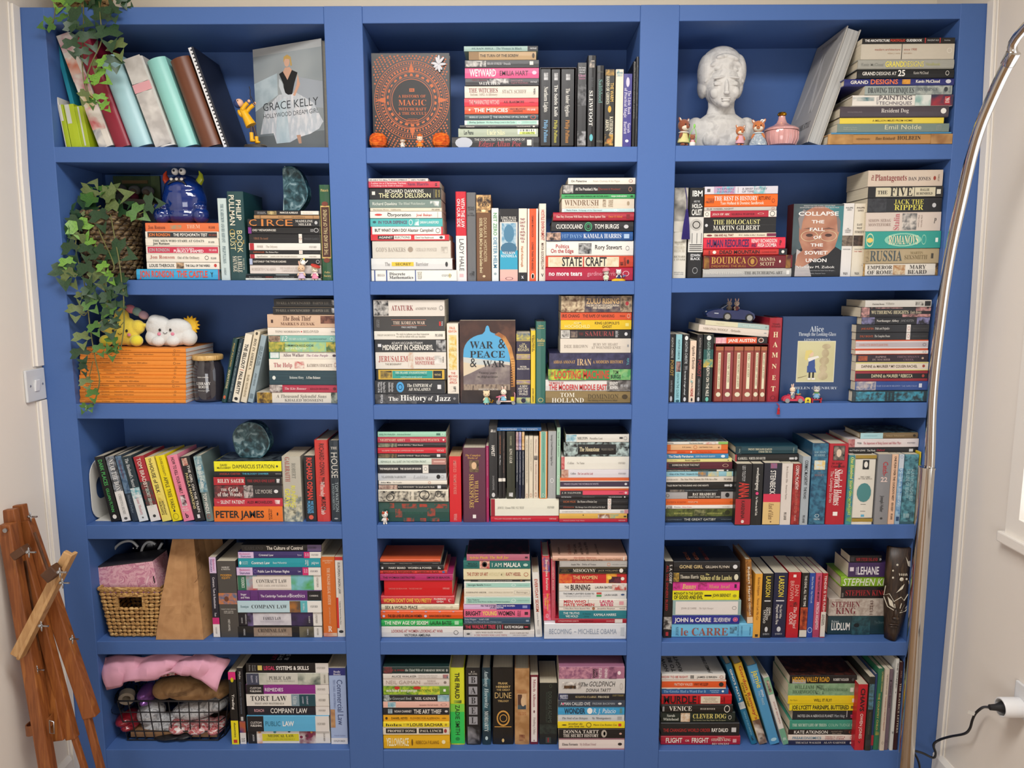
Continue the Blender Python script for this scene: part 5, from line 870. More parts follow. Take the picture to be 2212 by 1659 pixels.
655 117 733 29b257 h;THE NEW AGE OF SEXISM~142~472~e6f2dc~H~.28~.7;LAURA BATES~490~648~1c3a20~~.28~.7;|~672~704~a8dcb0~.26~.74
715 118 735 dcdad6 h;LOOKING AT WOMEN LOOKING AT WAR~193~582~a83a40~~.48~.72;VICTORIA AMELINA~290~488~303034~~.14~.34;O~664~700~666~.28~.66
@stack 5B 0.03; stack beside the striped-letter white spine
165 765 1240 b8687c t4a2028-1a1818;Sylvia Plath~786~924~e8c43a~I~.34~.7;The Bell Jar~940~1082~e8c43a~I~.34~.74;|~1205~1226~3a2028~.4~.66
213 740 1245 1f6b66;MALALA~775~846~184c4a~H~.54~.78;YOUSAFZAI~762~846~184c4a~H~.26~.48;%~862~938~b03034~e8c8b0~.02~.98;o~880~920~2a2020~.2~.9;o~888~912~d8a888~.3~.72;I AM~956~1028~dce4d8~N~.24~.72;MALALA~1045~1172~efeee4~H~.24~.74;o~1192~1228~b8d0c4~.3~.66
275 740 1247 e4dab2;THE STORY OF ART~766~926~a8442c;WITHOUT MEN~932~1056~d8cca0;KATY HESSEL~1062~1174~a03a34;O~1196~1230~b04a34~.3~.66
358 795 1205 1b1a1b W.11;CHIMAMANDA NGOZI ADICHIE * WE SHOULD ALL BE FEMINISTS~850~1108~c8c2b8~~.3~.66;o~1168~1186~8a5a3c~.2~.8
375 745 1248 dfe3da;|~760~1245~a4d2c4~.14~.86;Georges Bataille~772~890~2a4a46~~.42~.68;Eroticism~898~950~4a6a66~N~.44~.66;O~1104~1134~e8f4f0~.24~.76;MODERN CLASSICS~1142~1236~86b4a8~N~.42~.58
420 745 1250 e4ddc8;GERMAINE GREER~762~912~6a6458~S~.42~.58;THE FEMALE EUNUCH~930~1112~b8b09c~S~.42~.58;|~1122~1240~c8c2b4~.28~.72;|~1126~1236~e4ddc8~.33~.67;flamingo~1140~1225~8a8478~N~.42~.6
483 745 1250 dfe3da;|~760~1245~a4d2c4~.12~.88;Silvia Federici~772~858~2a4a46~N~.5~.68;Caliban and the Witch Women, the Body and Primitive Accumulation~772~1090~2a4a46~N~.26~.42;O~1104~1134~e8f4f0~.28~.72;MODERN CLASSICS~1142~1236~86b4a8~N~.42~.56
543 740 1245 d9b8dc;|~990~1245~1c2c88;FIX THE SYSTEM~872~984~3a2458~H~.54~.8;NOT THE WOMEN~994~1128~efe8f2~H~.54~.8;LAURA~940~984~3a2458~H~.2~.44;BATES~994~1042~efe8f2~H~.2~.44;|~1186~1222~8a94c8~.25~.75
583 742 1243 e2688c;BRIGHT~756~872~20181c~H~.26~.74;YOUNG~882~990~f0d46a~H~.26~.74;WOMEN~1000~1126~20181c~H~.26~.74;^JESSICA~1148~1158~4a2030~~.15~.85;^KNOLL~1162~1172~4a2030~~.15~.85;|~1202~1228~4a2030~.32~.68
645 742 1243 2f4a62;Erica Wagner~750~838~c8d4dc~S~.62~.86;Ariel's Gift~856~932~c8d4dc~S~.62~.86;Ted Hughes, Sylvia Plath and the story of Birthday Letters~750~1028~a8b8c4~S~.2~.42;|~1212~1234~8a9aac~.35~.65
690 740 1245 1f1a1c;THE~754~796~d8445c~H~.28~.7;WALNUT TREE~804~982~d8445c~H~.26~.8;|~1030~1040~a83848~.15~.85;KATE MORGAN~1052~1190~efe8e2~H~.28~.68;^DEADLY~994~1002~ccc~~.15~.85;^LOVE~1012~1022~ccc~~.2~.8;o~1198~1230~c83a4c~.4~.6
738 740 1275 dcd6ce;MEN WHO HATE WOMEN~832~1036~8a7a74~S~.58~.78;& THE WOMEN WHO LOVE THEM~822~1068~c08a84~S~.2~.42;SUSAN FORWARD PhD~1090~1232~9a8c84~S~.5~.7;AND JOAN TORRES~1112~1218~a89c94~S~.22~.38;|~752~802~ccc8c2~.25~.75;o~762~790~555~.35~.6
@lean 5B 0.03; along beside the striped-letter spine's stack;verb=upright
1281 786 1337 782 1257 300 1310 292 e4e2dc h;EVERYDAY SEXISM~345~590~c0503a~~.3~.7;Laura Bates~600~700~8a8a90~N~.4~.62;|~725~762~c8c6c2~.3~.7
@stack 5B 0.03; stack with the white memoir at its base;under=memoir
180 1413 1977 d3a58c h x4;Abortion~1452~1525~5a4438~~.28~.62;Our Bodies, Their Lies,~1575~1746~c06a54~S~.56~.86;and the Truths We Use to Win~1545~1792~5a4438~S~.16~.42;Jessica Valenti~1812~1930~8a6a58~S~.3~.6;|~1948~1958~e8dcd0~.15~.9
218 1467 1977 a9a6a0;|~1478~1972~b6b3ae~.14~.86;Anais Nin~1552~1620~3a3a3a~G;Delta of Venus~1636~1742~555~G;O~1826~1850~d0784a~.2~.8;MODERN CLASSICS~1866~1965~8a8884~N~.4~.58
262 1463 1977 181819;|~1470~1966~9a8450~.12~.16;|~1470~1966~9a8450~.84~.88;A BRIEF~1484~1530~8a7a58~S~.54~.66;HISTORY OF~1480~1538~8a7a58~S~.34~.46;MISOGYNY~1568~1738~e4dcc8~S~.3~.72;JACK HOLLAND~1758~1908~a89878~N~.38~.6;o~1918~1948~e6e2d8~.2~.8
315 1463 1975 c42c2c;%~1465~1560~c42c2c~e07a2c;%~1820~1900~d8702c~e8b03c;THE WOMEN~1568~1752~eccc8a~~.44~.78;Kristin Hannah~1585~1720~e08a4a~I~.1~.3;%~1840~1930~2a1c2a~6a2434~.02~.7;o~1828~1862~f0cc4a~.4~.8;o~1930~1958~efe6d8~.3~.66
388 1463 1975 e2ddd2;THE~1504~1538~2c2a2c~~.34~.7;BURNING~1550~1698~2c2a2c~H~.16~.84;LAURA BATES~1736~1862~2c2a2c;%~1862~1972~e2ddd2~c0504a~.1~.9
443 1463 1973 d8d8d6;THE FAMILY LAWYER'S GUIDE TO~1494~1728~5a5e62~~.54~.74;SEPARATION AND DIVORCE~1514~1702~b0b2b4~N~.24~.42;|~1746~1784~c04a3a~.56~.8;|~1746~1784~4a9a5a~.24~.5;LAURA NASER~1808~1905~5a5e62~~.38~.58;o~1930~1958~2a4a7a~.4~.62
503 1463 1973 e2dcd2;MEN WHO~1498~1666~cc3a44~H~.54~.86;HATE WOMEN~1498~1728~cc3a44~H~.1~.44;LAURA~1770~1874~cc3a6a~H~.54~.86;BATES~1776~1872~cc3a6a~H~.1~.44;|~1682~1685~555~.45~.95;|~1916~1950~d89aa0~.24~.72
560 1463 1973 e4ded4;I Who Have Never Known Men~1498~1696~6a5e58~S;o~1712~1734~a06a4a~.15~.85;Jacqueline Harpman~1752~1884~6a5e58~S;VINTAGE~1918~1962~444~~.4~.58
593 1463 1972 217a86;THE TRUTHS~1494~1616~e6eeea~~.56~.82;WE HOLD~1512~1606~e6eeea~~.18~.44;An American~1640~1702~154e58~J~.54~.72;Journey~1652~1690~154e58~J~.22~.4;KAMALA HARRIS~1726~1894~e6eeea
655 1433 1972 a11a30 W.13;A STRAIGHTFORWARD GUIDE TO~1456~1610~e8b0b0;DIVORCE AND THE LAW~1616~1722~5a0c18;|~1884~1942~d8d4d0~.08~.94;SHARON~1820~1880~e8b0b0~~.4~.6
688 1350 1970 d5dae0 h;BECOMING~1388~1556~8a98ac~N;|~1576~1592~8a98ac~.46~.5;MICHELLE OBAMA~1608~1898~8a98ac~N;|~1928~1956~bcc4cc~.25~.75
@lean 5B 0.032; along perched on the white memoir's end;on=memoir;verb=slim book
1347 685 1400 685 1330 205 1392 198 d8304a h;%~205~320~3a4a98~d8684a;%~480~685~e06a8a~d83a4a;Bernardine Evaristo~228~455~efe0d0~~.44~.74;Girl, Woman,~480~610~f0d048~~.5~.72;Other~515~575~f0d048~~.2~.44;O~635~665~f0dcd0~.36~.64
1404 685 1434 685 1398 222 1436 217 c04a5c;DISOBEDIENT BODIES~230~455~e8b8b4~~.3~.66;Emma Dabiri~475~585~d88a90~N
@row 5C 0.028; standing by the pillar beside thriller stack;y=500;verb=
122 186 220 1d1a1b;S. A. COSBY~245~388~e6e2da~~.56~.84;ALL THE SINNERS BLEED~250~592~b02c30~~.18~.44;%~640~735~c8c4bc~3a3634;|~755~785~b02c30~.3~.62
@stack 5C 0.03; thriller stack with blue book at base;under=carre
218 195 695 212022 h x2;GONE GIRL~238~416~ddc48c;GILLIAN FLYNN~434~614~e0d4c0~~.38~.6;o~642~676~ddd~.3~.7
298 190 695 232221;%~192~235~c8a040~2a2622~.06~.94;Thomas Harris~243~382~e0d8c4~S~.38~.72;The~434~462~e0d488~I~.7~.88;Silence of the Lambs~394~632~e2d690~G~.22~.66;o~650~682~ddd8c0~.2~.8
375 190 695 dd3f98;%~192~245~8a2050~dd3f98~.15~.9;%~380~450~8a2050~dd3f98~.15~.9;Bunny~260~368~e8d070~I~.2~.74;Mona Awad~460~620~e0a878~I~.26~.66;|~655~672~3a1830~.3~.72
442 187 690 e9df1f;MIDNIGHT IN THE GARDEN~198~416~2c2a18~~.58~.84;OF GOOD AND EVIL~198~416~2c2a18~H~.14~.48;|~428~482~2a2818~.38~.56;JOHN BERENDT~490~628~2c2a18;o~642~672~a09a20~.3~.6
515 187 703 8faaa8;|~208~680~e2dcd6~.06~.94;JOHN LE CARRE~250~366~a8a09a~~.42~.54;The Night Manager~386~496~b8b0aa~I~.42~.54;O~636~668~7a7670~.38~.62
628 183 690 28308a;JOHN le CARRE~200~476~efece8~H~.26~.72;SILVERVIEW~496~624~efece8~~.26~.72;o~640~678~d86a9a~.26~.8;O~648~670~f0e0e8~.32~.74
693 180 803 6fb8da h;^JOHN~212~232~4a7a98~S~.15~.8;le CARRE~248~606~9a5040~S~.16~.68;%~620~672~3a4a54~6fb8da~.3~.8;^THE CONSTANT~678~690~4a86a8~S~.1~.9;^GARDENER~704~716~4a86a8~S~.15~.85;^Hodder~768~778~3a6a88~~.2~.8
@lean 5C 0.034; standing on the blue book's end;on=carre;verb=
746 690 794 688 736 212 780 202 8a5a2c h;%~210~690~6a3c1c~b07a34;Robert Harris~262~520~efe6d4~~.34~.7;CONCLAVE~530~630~e6dcc8;|~640~688~e0c8a8
@row 5C 0.03; along from the thriller stack;y=550;verb=upright
801 857 312 e2a23c;Kazuo Ishiguro~338~475~8a5a24~S;Never Let Me Go~495~660~8a5a24~S;|~770~790~3a2c18~.3~.7
861 940 310 1d1d1f;LARSSON~330~485~e6cc4a~~.28~.7;|~512~520~ddd~.2~.8;GIRL~565~632~e6e2da~~.66~.82;DRAGON~565~660~e6e2da~~.42~.6;TATTOO~580~685~e6e2da~~.16~.36;o~712~752~ccc~.35~.65;^QUERCUS~762~774~bbb~S~.2~.8
946 1048 305 1f2340;LARSSON~330~485~e6d04a~~.34~.72;|~512~520~ddd~.2~.8;The Girl Who~545~650~e6e2da~~.5~.66;Played with Fire~545~695~e6e2da~~.24~.42;o~712~752~ccc~.35~.65;^QUERCUS~762~774~bbb~S~.24~.76
1054 1146 300 bc1a24;DAN~395~478~e8a89c~N~.54~.84;BROWN~365~515~e8a89c~N~.14~.44;|~318~338~efe0d8~.36~.6;%~525~560~2a1414~bc1a24~.2~.8;The Da Vinci~562~725~f0d8d0~I~.52~.76;CODE~602~695~f0d8d0~~.2~.46
1152 1209 305 1e1a19;THE DEVIL ALL THE TIME~325~558~e6e2d8;%~565~735~c8582c~8a2c1c;DONALD RAY POLLOCK~585~705~2c1410;|~738~790~d8d0c0
1212 1256 308 28489a;Drive Your Plow~335~432~d0d8ec~S;Olga Tokarczuk~442~535~b8c4e4~S;O~718~762~b8c8ec~.1~.9
1259 1308 308 c0506c;THE TALENTED MR RIPLEY~330~525~3c1824;PATRICIA HIGHSMITH~530~735~f0dce0~~.3~.7;|~740~790~a83c5a
1310 1349 308 aa1c28;|~600~790~dcd4c8;TENDER IS THE FLESH~325~600~f0dcd4~~.3~.72;AGUSTINA~620~700~3a3430~~.5~.74;BAZTERRICA~620~705~3a3430~~.2~.44
@stack 5C 0.05; stack behind the carved wooden mask
176 1528 1770 1d1a1b;SHUTTER ISLAND~1576~1738~b02c34~S~.24~.66;|~1534~1562~3a3638~.2~.8;D~1752~1766~ddd~S~.3~.6
230 1515 1890 46305c;|~1526~1556~e0d4dc~.42~.7;^DENNIS~1572~1582~d8cce0~~.2~.7;LEHANE~1586~1746~e9e4e8~H~.2~.7
338 1462 1890 87b32e h;STEPHEN KING~1476~1880~f2f2e4~J~.14~.82
415 1460 1890 231c1c;|~1466~1480~6a6460~.1~.5;STEPHEN KING~1494~1800~a82c30~S~.26~.72
500 1365 1890 c8bdb0 h;%~1365~1890~c8bdb0~a8998c;STEPHEN~1386~1598~7a2430~S~.52~.82;KING~1420~1570~7a2430~S~.12~.46;^11.22.63~1676~1698~5a3a34~~.1~.9
630 1360 1885 1f3a40 h;%~1540~1680~1f3a40~2f5a60;Robert~1388~1442~b8c4c4~N~.66~.78;LUDLUM~1388~1526~efece4~H~.26~.62;The Bourne~1710~1790~5a7478~N~.6~.74;o~1556~1600~11181a~.4~.62
@row 6A 0.03; along past the wire basket;y=450;verb=upright
1214 1271 178 1b1b1b;|~178~235~d82a78;|~545~736~ebdc1e;Trading~345~460~efece4;dummies~560~672~222~~.4~.66;o~220~255~e8d81e~.3~.7;O~226~250~222~.36~.64;|~690~715~c83a2a~.25~.75
1277 1324 150 1e1e22;|~552~736~dddbd8;%~552~640~3a3a7a~b05a3a;Malin~178~232~e6e2da~N;Corporate Governance~255~495~6a7484~N;|~518~548~bbb~.3~.7;^OUP~682~692~333~~.2~.8;^OXF~698~708~333~~.2~.8
@stack 6A 0.03; law stack past the wire basket
112 1337 1960 1c1b1c x3;|~1425~1458~dcc86a~.28~.76;LEGAL~1472~1556~cf3a64~H~.32~.68;SYSTEMS & SKILLS~1565~1812~efeae4~H~.32~.68;`Embley~1360~1370~aaa~N~.2~.8;`Goodwin~1384~1394~aaa~N~.2~.8;`Shoult~1402~1410~aaa~N~.2~.8;|~1862~1960~e2ded8;OXFORD~1870~1936~8a847c~S~.4~.6
187 1340 1960 d0cfc4;|~1342~1436~3f4458;`ELLIOTT~1376~1388~ccd~~.2~.8;`THOMAS~1412~1424~ccd~~.2~.8;%~1440~1500~d0cfc4~aab0a0;%~1730~1900~4a5a54~c8ccbc;PUBLIC LAW~1512~1680~4a4c48~S~.44~.72;TEXT, CASES, AND MATERIALS~1490~1704~a8aaa0~S~.26~.38;`OXFORD~1926~1938~8a847c~S~.15~.85
275 1337 1963 8a2f88;|~1338~1470~1c1a1e;|~1862~1963~e2ded8;CUSTOM~1368~1450~efeae4~N~.52~.74;PUBLISHING~1368~1452~efeae4~~.22~.4;REMEDIES~1480~1618~f0e4f0~~.3~.64;OXFORD~1874~1936~8a847c~S~.4~.6
347 1340 1963 e4e0d8;|~1680~1740~7f97a4;|~1740~1862~1f4a54;TORT LAW~1372~1645~3a3a3c~S~.46~.84;TEXT AND MATERIALS~1402~1622~7a7874~S~.16~.3;`Sixth Edition~1692~1722~dce6ea~S~.15~.85;`LUNNEY~1762~1772~ccd~~.2~.8;`OLIPHANT~1794~1806~ccd~~.15~.85;OXFORD~1886~1938~8a847c~S~.42~.6
438 1345 1965 23242f;|~1862~1965~e4e0da;ROACH~1398~1470~dda8b0;COMPANY LAW~1520~1798~efece6~~.24~.72;OXFORD~1884~1936~8a847c~S~.42~.6
510 1345 1965 5fb4de;|~1347~1470~1c1a1e;|~1862~1965~e2ded8;CUSTOM~1372~1455~efeae4~N~.5~.64;PUBLISHING~1372~1456~efeae4~~.32~.44;PUBLIC~1484~1598~2f7088~N;LAW~1615~1700~f4f4f2~H;OXFORD~1874~1936~8a847c~S~.42~.56
628 1347 1968 e6e3dc;|~1348~1413~1d1c1c;%~1415~1455~d8905a~e6e3dc;%~1735~1860~e6e3dc~7a2c48;o~1425~1448~c88a5a~.8~.98;o~1540~1562~5a8a90~.8~.98;o~1650~1670~333~.86~1;o~1738~1762~7a2440~.4~.62;o~1780~1806~5a2c3c~.48~.72;o~1815~1838~7a2440~.5~.7;o~1820~1838~c89050~.8~.98;|~1455~1732~d5cc2a~.2~.76;MEDICAL LAW~1496~1694~3a3818~S~.5~.7;TEXT, CASES, AND MATERIALS~1486~1700~a09a24~S~.28~.4;`JACKSON~1382~1394~ccc~~.2~.7;`OXFORD~1918~1930~8a847c~S~.2~.8
@row 6A 0.03; standing past the bottom law stack;y=450;verb=
1969 2096 150 a5b9de;|~150~205~2a2f78;^Sealy~170~184~e6e6f0~S~.3~.7;^Hooley~190~202~e6e6f0~S~.28~.72;Commercial Law~238~580~3a4a78~N~.46~.78;TEXT, CASES, AND MATERIALS~238~452~7a8ab4~S~.24~.36;%~462~600~8a5040~c8a070~.02~.3;^Fourth Edition~656~666~8a94b4~S~.2~.86;|~680~733~e2e2e4;^OXFORD~696~710~5a5c68~S~.16~.84
@stack 6B 0.03; stack by the pillar, bottom middle shelf
142 133 632 1f3532;%~135~200~8a3038~1f3532;E. B. MYERS~202~294~a03a3a~~.4~.62;the Third Wife of~300~436~c8d0c8~I~.36~.7;FARADAY HOUSE~442~598~dce0d8~S;o~608~622~aaa~.3~.7
195 133 632 dcd6ce;ALICE WALKER~198~384~5a5450~N~.3~.68;TAKING THE ARROW~398~545~b0a8a0~N~.56~.78;OUT OF THE HEART~400~542~b0a8a0~N~.2~.42;%~585~625~b87a78~5a6a7a~.1~.9
232 133 632 ddd3c9;NEIL GAIMAN~155~412~a8968c~N~.26~.72;NORSE~466~532~a8968c~S~.54~.78;MYTHOLOGY~440~558~a8968c~S~.22~.44;o~590~612~8a7c74~.3~.66
290 133 632 6a9a32;%~135~400~4a7a24~a8c83a;%~400~560~8ab83a~d8d83a;o~218~260~c8302c~.6~1;o~360~420~c83028~.62~1;michael morpurgo~156~388~f2f0e4~G;RUNNING WILD~400~556~3a5418~S;|~588~606~f0f0e8~.36~.66
355 133 632 252728;%~135~180~c8d4d4~3a4a4c;%~545~632~7aa8b8~a8c8d0;The Graveyard Book~165~348~a8b4b4~I~.28~.7;NEIL GAIMAN~372~530~efece4~S~.28~.66
405 133 632 e8b7a8;%~168~228~3f98b4~c8d8d8~.05~.95;Alexander McCall Smith~404~548~a07468~S~.36~.6;O~566~616~b08478~.3~.7
452 133 632 22242a;%~168~202~b8d0dc~22242a~.2~.86;NOAH CHARNEY~218~348~e6e2dc;THE ART THIEF~364~572~f0ece4~~.22~.74;o~598~622~ccc~.36~.66
508 133 632 e6a81c;DANIEL KEYES~194~316~4a3408;FLOWERS FOR ALGERNON~338~556~7a5a10~N;o~148~166~4a3408~.3~.7;o~576~610~a87818~.4~.6
558 133 632 f0da30;holes~152~272~222~G~.26~.7;%~286~326~3a3420~f0da30~.3~.72;LOUIS SACHAR~336~584~22221c~~.24~.74;o~598~616~a8902c~.3~.7
598 130 632 e3d9c3;|~152~385~1d1c1b~.2~.82;PROPHET SONG~164~372~efe6d4~S;|~402~585~1d1c1b~.2~.82;PAUL LYNCH~412~572~efe6d4~S;o~592~614~a03a3a~.26~.76
658 133 635 e3b01c h;YELLOWFACE~154~324~f4ecc0~H~.24~.74;REBECCA F KUANG~378~552~8a6410~~.36~.58;o~574~602~f4e8b8~.36~.64;o~344~356~6a4c10~.25~.7
@row 6B 0.03; along between the bottom middle stacks;y=440;verb=upright
638 747 150 d9de30 h;|~480~722~2fc456;|~420~480~7ccf46;THE FRAUD~185~380~26261a~H;%~392~414~26261a~b8d840~.26~.8;ZADIE SMITH~428~655~1e3a1c;o~672~700~1e8a3c~.34~.66
757 870 150 1a1a1d h;^R. F.~172~182~d8d4cc~S;^KUANG~187~198~d8d4cc~S~.2~.78;|~210~268~9a9aa0~.2~.78;|~288~348~9a9aa0~.2~.78;|~365~425~9a9aa0~.2~.78;|~440~500~9a9aa0~.2~.78;|~515~575~9a9aa0~.2~.78;^B~218~260~222226~S;^A~296~340~222226~S~.32~.68;^B~372~416~222226~S;^E~448~492~222226~S;^L~522~566~222226~S;%~590~722~8a8a90~1a1a1d~.1~.9
879 946 150 1c3440 h;%~230~620~1c3440~3a6a78~.05~.95;Anthony~168~292~c8dce0~I~.3~.72;Horowitz~300~450~c8dce0~I~.3~.72;MORIARTY~472~630~d8e4e4~S~.28~.68;o~665~695~b8ccd0~.34~.66
957 1118 150 171614 h;^FRANK~258~274~d8b878~~.28~.74;^HERBERT~284~300~d8b878~~.18~.86;^THE GREAT~309~321~d8b878~~.2~.84;^DUNE~336~378~d8b878~L~.12~.9;^TRILOGY~392~406~d8b878~~.26~.78;O~470~590~d09a48~.2~.82;O~500~560~d09a48~.34~.7;|~592~598~d09a48~.1~.9;o~685~714~d8b878~.44~.56
1126 1238 155 b98b5c h;%~155~722~c49a6a~a07446;^MARGARET~314~322~b0683c~S~.14~.8;^ATWOOD~326~336~b0683c~S~.16~.84;|~345~462~d0ac84~.18~.8;%~350~462~3a2c24~5a3c30~.2~.5;o~365~440~d8b890~.42~.72;%~430~462~2a3a48~4a5a60~.2~.78;^ALIAS~482~492~b0683c~S~.24~.78;^GRACE~496~506~b0683c~S~.22~.8;%~655~705~6a2c20~b98b5c~.3~.72
1243 1305 205 6a1c2c;|~220~712~e4dcd6~.14~.86;Mitch Albom~236~446~a05560~S;Finding Chika~525~655~9a8488~S~.4~.66;o~470~492~7a4a50~.4~.6;o~695~708~b08a8c~.4~.6
1314 1448 265 1c211f;DOUGLAS ADAMS~330~565~4a544c~~.5~.68;THE HITCHHIKER'S GUIDE TO THE GALAXY~330~565~3f4a42~~.36~.46;%~575~650~1c211f~2f3a34;|~675~722~3a443e~.36~.66;|~680~715~8a2c2c~.46~.54;O~275~300~5a6450~.55~.7
@stack 6B 0.03; stack under the pink-purple spine, bottom shelf
140 1463 1958 a8708a;%~1465~1720~c890a0~8a5474;^DONNA~1718~1734~1e1418~H~.1~.86;^TARTT~1740~1756~1e1418~H~.14~.86;^THE LITTLE~1766~1784~efdce0~H~.06~.9;^FRIEND~1810~1828~efdce0~H~.1~.86;%~1840~1900~a8708a~6a3c5a;o~1906~1930~efe0e4~.34~.66
232 1460 1960 cfccc8;%~1484~1630~e8e4de~8a8480~.3~.8;%~1500~1590~6a4a30~2a2420~.34~.56;The~1628~1682~2c2a2a~I~.5~.76;GOLDFINCH~1692~1888~2c2a2a~J~.5~.82;DONNA TARTT~1668~1856~2c2a2a~J~.12~.34;O~1922~1944~aaa49c~.28~.72
343 1460 1960 1f2650;|~1520~1960~1c1c22;%~1470~1530~2a3060~c8ccd8~.15~.85;SUSANNA CLARKE~1586~1746~cbb88a~S;PIRANESI~1756~1840~e6dcc0~S;%~1866~1950~6a6040~1c1c22~.55~.9
392 1455 1960 3c4654;A MAN CALLED OVE~1474~1698~dfe2e2~~.3~.7;o~1484~1502~e0487a~.36~.62;FREDRIK BACKMAN~1716~1884~a8b0b8;o~1908~1936~ddd~.34~.66
445 1455 1958 3fa0d2;WONDER~1502~1660~1f2a3c~H~.18~.78;o~1675~1716~f2f2ee~.12~.88;R. J. Palacio~1722~1892~e6f2f8~J~.22~.76;|~1922~1940~5a8a8a~.2~.8
507 1455 1957 ccd0d2;The Soul of an Octopus~1486~1680~6a6c6e~I;Sy Montgomery~1714~1858~5a5c5e~S;|~1904~1938~a8aaac~.26~.74
558 1453 1960 ecd424;brother do~1534~1640~3a3414~J~.54~.82;you love me~1534~1652~3a3414~J~.18~.46;o~1484~1520~3a3414~.42~.58;O~1668~1708~5a4a18~.15~.85;Manni Coe Reuben Coe~1722~1900~4a4018~J~.4~.64;|~1912~1934~c8402c~.3~.7
610 1460 1960 1b1a1b;DONNA TARTT~1494~1762~efe8de~S~.56~.88;THE SECRET HISTORY~1494~1762~efe8de~S~.16~.46;o~1782~1824~b8b0a4~.12~.92;o~1798~1814~5a5450~.3~.74;o~1918~1938~c8a090~.4~.62
682 1462 1960 e4d9d4;|~1462~1960~b08494~.86~1;|~1462~1960~b08494~0~.12;Elena Ferrante~1486~1606~3a3438~G~.36~.56;My Brilliant Friend~1620~1744~a8888c~S~.36~.56;o~1910~1942~2c2628~.36~.6
@stack 6C 0.03; bottom stack by the lamp-side bay's pillar
195 105 585 e2ddd4 x1;HOW TO BE RIGHT~106~302~c03a3a~~.36~.7;|~322~328~333~.25~.8;|~331~337~333~.25~.8;|~340~346~333~.25~.8;JAMES O'BRIEN~370~522~3a3a3a;O~542~570~b04a34~.25~.75
240 105 590 de5a2a;|~105~590~e6dccc~.86~1;|~105~590~e6dccc~0~.14;MATTHEW WALKER~200~338~f4d0b8;WHY WE SLEEP~348~456~5a1c0c;o~536~572~2a2420~.24~.74
307 105 610 28609c;The Greeks Had a Word For It~118~440~9ac0e0~S~.28~.72;%~140~240~28609c~b8c8d8~.84~1;ANDREW~468~540~a8c8e4~~.54~.74;TAYLOR~478~535~a8c8e4~~.22~.42;o~558~576~e8f0f8~.3~.7
350 103 632 bf1420 h;MURDLE~118~364~1e1214~H~.16~.84;|~398~545~e0d4bc~.12~.86;SOLVE 100 DEVILISHLY~420~520~8a6a50~N~.62~.72;DEVIOUS MURDER~430~510~8a6a50~N~.44~.54;MYSTERY LOGIC PUZZLES~415~528~8a6a50~N~.24~.34;^G.T.~552~564~3a0c10~~.3~.7;^KARBER~570~580~3a0c10~~.2~.8;|~380~384~3a0c10~.1~.9
425 105 640 1e1d1d h;VENICE~158~330~ece6da~S~.28~.8;HUGH HONOUR~394~506~cfc8bc~S~.4~.6;O~574~618~efe8dc~.06~.94;|~110~114~ccc~.2~.8;|~118~122~ccc~.2~.8
487 100 660 1f2b26 h;Sarah~144~204~d8dcd0~S~.56~.8;Whitehead~116~232~d8dcd0~S~.2~.44;%~248~318~c8a078~e6d8c4~.06~.94;CLEVER DOG~340~592~e2d47a~S~.4~.82;The Secrets Your Dog Wants You To Know~342~590~a8a884~S~.16~.28;O~608~632~e6e2d4~.3~.7
565 98 690 1f1f20 h;THE CHANGING WORLD ORDER~114~470~b8322e~~.34~.58;RAY DALIO~480~604~efeae2~H~.34~.6;|~630~665~ccc~.32~.66
665 97 697 ab1f34 h;FLIGHT~134~258~e9dccf~H~.3~.8;OR~280~312~e9dccf~~.4~.62;FRIGHT~330~458~e9dccf~H~.3~.8;Edited by~526~578~e9dccf~S~.78~.92;STEPHEN KING~478~624~e9dccf~S~.46~.74;BEV VINCENT~484~614~e9dccf~S~.06~.26;|~640~668~d8a0a4~.3~.7
@lean 6C 0.03; along leaning cookery row, bottom shelf;verb=book
779 740 828 736 582 140 632 124 1f6c92 h;GINO'S PASTA~172~408~efece0;%~420~470~c8ccc8~8a98a4;GINO D'ACAMPO~490~668~8ac0d4~N~.4~.64;^K~680~708~222~G~.3~.64
840 738 905 734 646 138 712 122 d8b234 h;Gordon Ramsay's~150~552~b03a28~~.44~.8;Great Escape~270~450~5a4414~I~.12~.4;%~555~735~e0d8cc~6a5040;^=~690~705~222~~.3~.6
916 740 998 735 744 155 824 132 4e96c4 h;jamie~185~312~e8d84a~~.36~.72;does~205~270~cfe4f0~N~.16~.32;SPAIN~330~382~e6f0f4~~.6~.8;FRANCE~390~440~a8ccdc~~.4~.62;ITALY~335~382~a8ccdc~~.3~.5;o~690~715~a8d0e0~.2~.8
1020 740 1064 735 868 242 918 224 e0dbd4 h;|~224~360~7fb08e;%~255~345~2a2a28~c8b0a0~.25~.75;SOUP RECIPES~415~580~a86058~N~.42~.64;|~620~738~6fa588;^g&g~688~702~e6f0e6~S~.25~.75
@stack 6C 0.03; stack between the cookery books and red spine
207 1072 1580 1b1818 t5a3026-2c1c18;HIDDEN VALLEY ROAD~1092~1372~dca42e~H~.24~.8;|~1092~1195~aaa8a6~.02~.5;ROBERT KOLKER~1402~1518~e6e2da;o~1540~1560~444~.3~.7
268 1060 1578 8fb08a;%~1060~1578~8fb08a~7a9e78;WILLIAM~1107~1255~4a6448~S~.56~.84;HORWOOD~1094~1270~4a6448~S~.16~.44;%~1270~1330~2f4a34~8fb08a~.1~.9;HYDDENWORLD~1328~1508~4f6a4c~S~.36~.58;|~1530~1555~dce4d4~.3~.66
358 1057 1578 e8cb1f;WILL IT FLY?~1252~1388~2e2a14~~.3~.62;Pat Flynn~1074~1128~8a7c28~N~.4~.56;|~1542~1562~e4e0cc~.2~.66
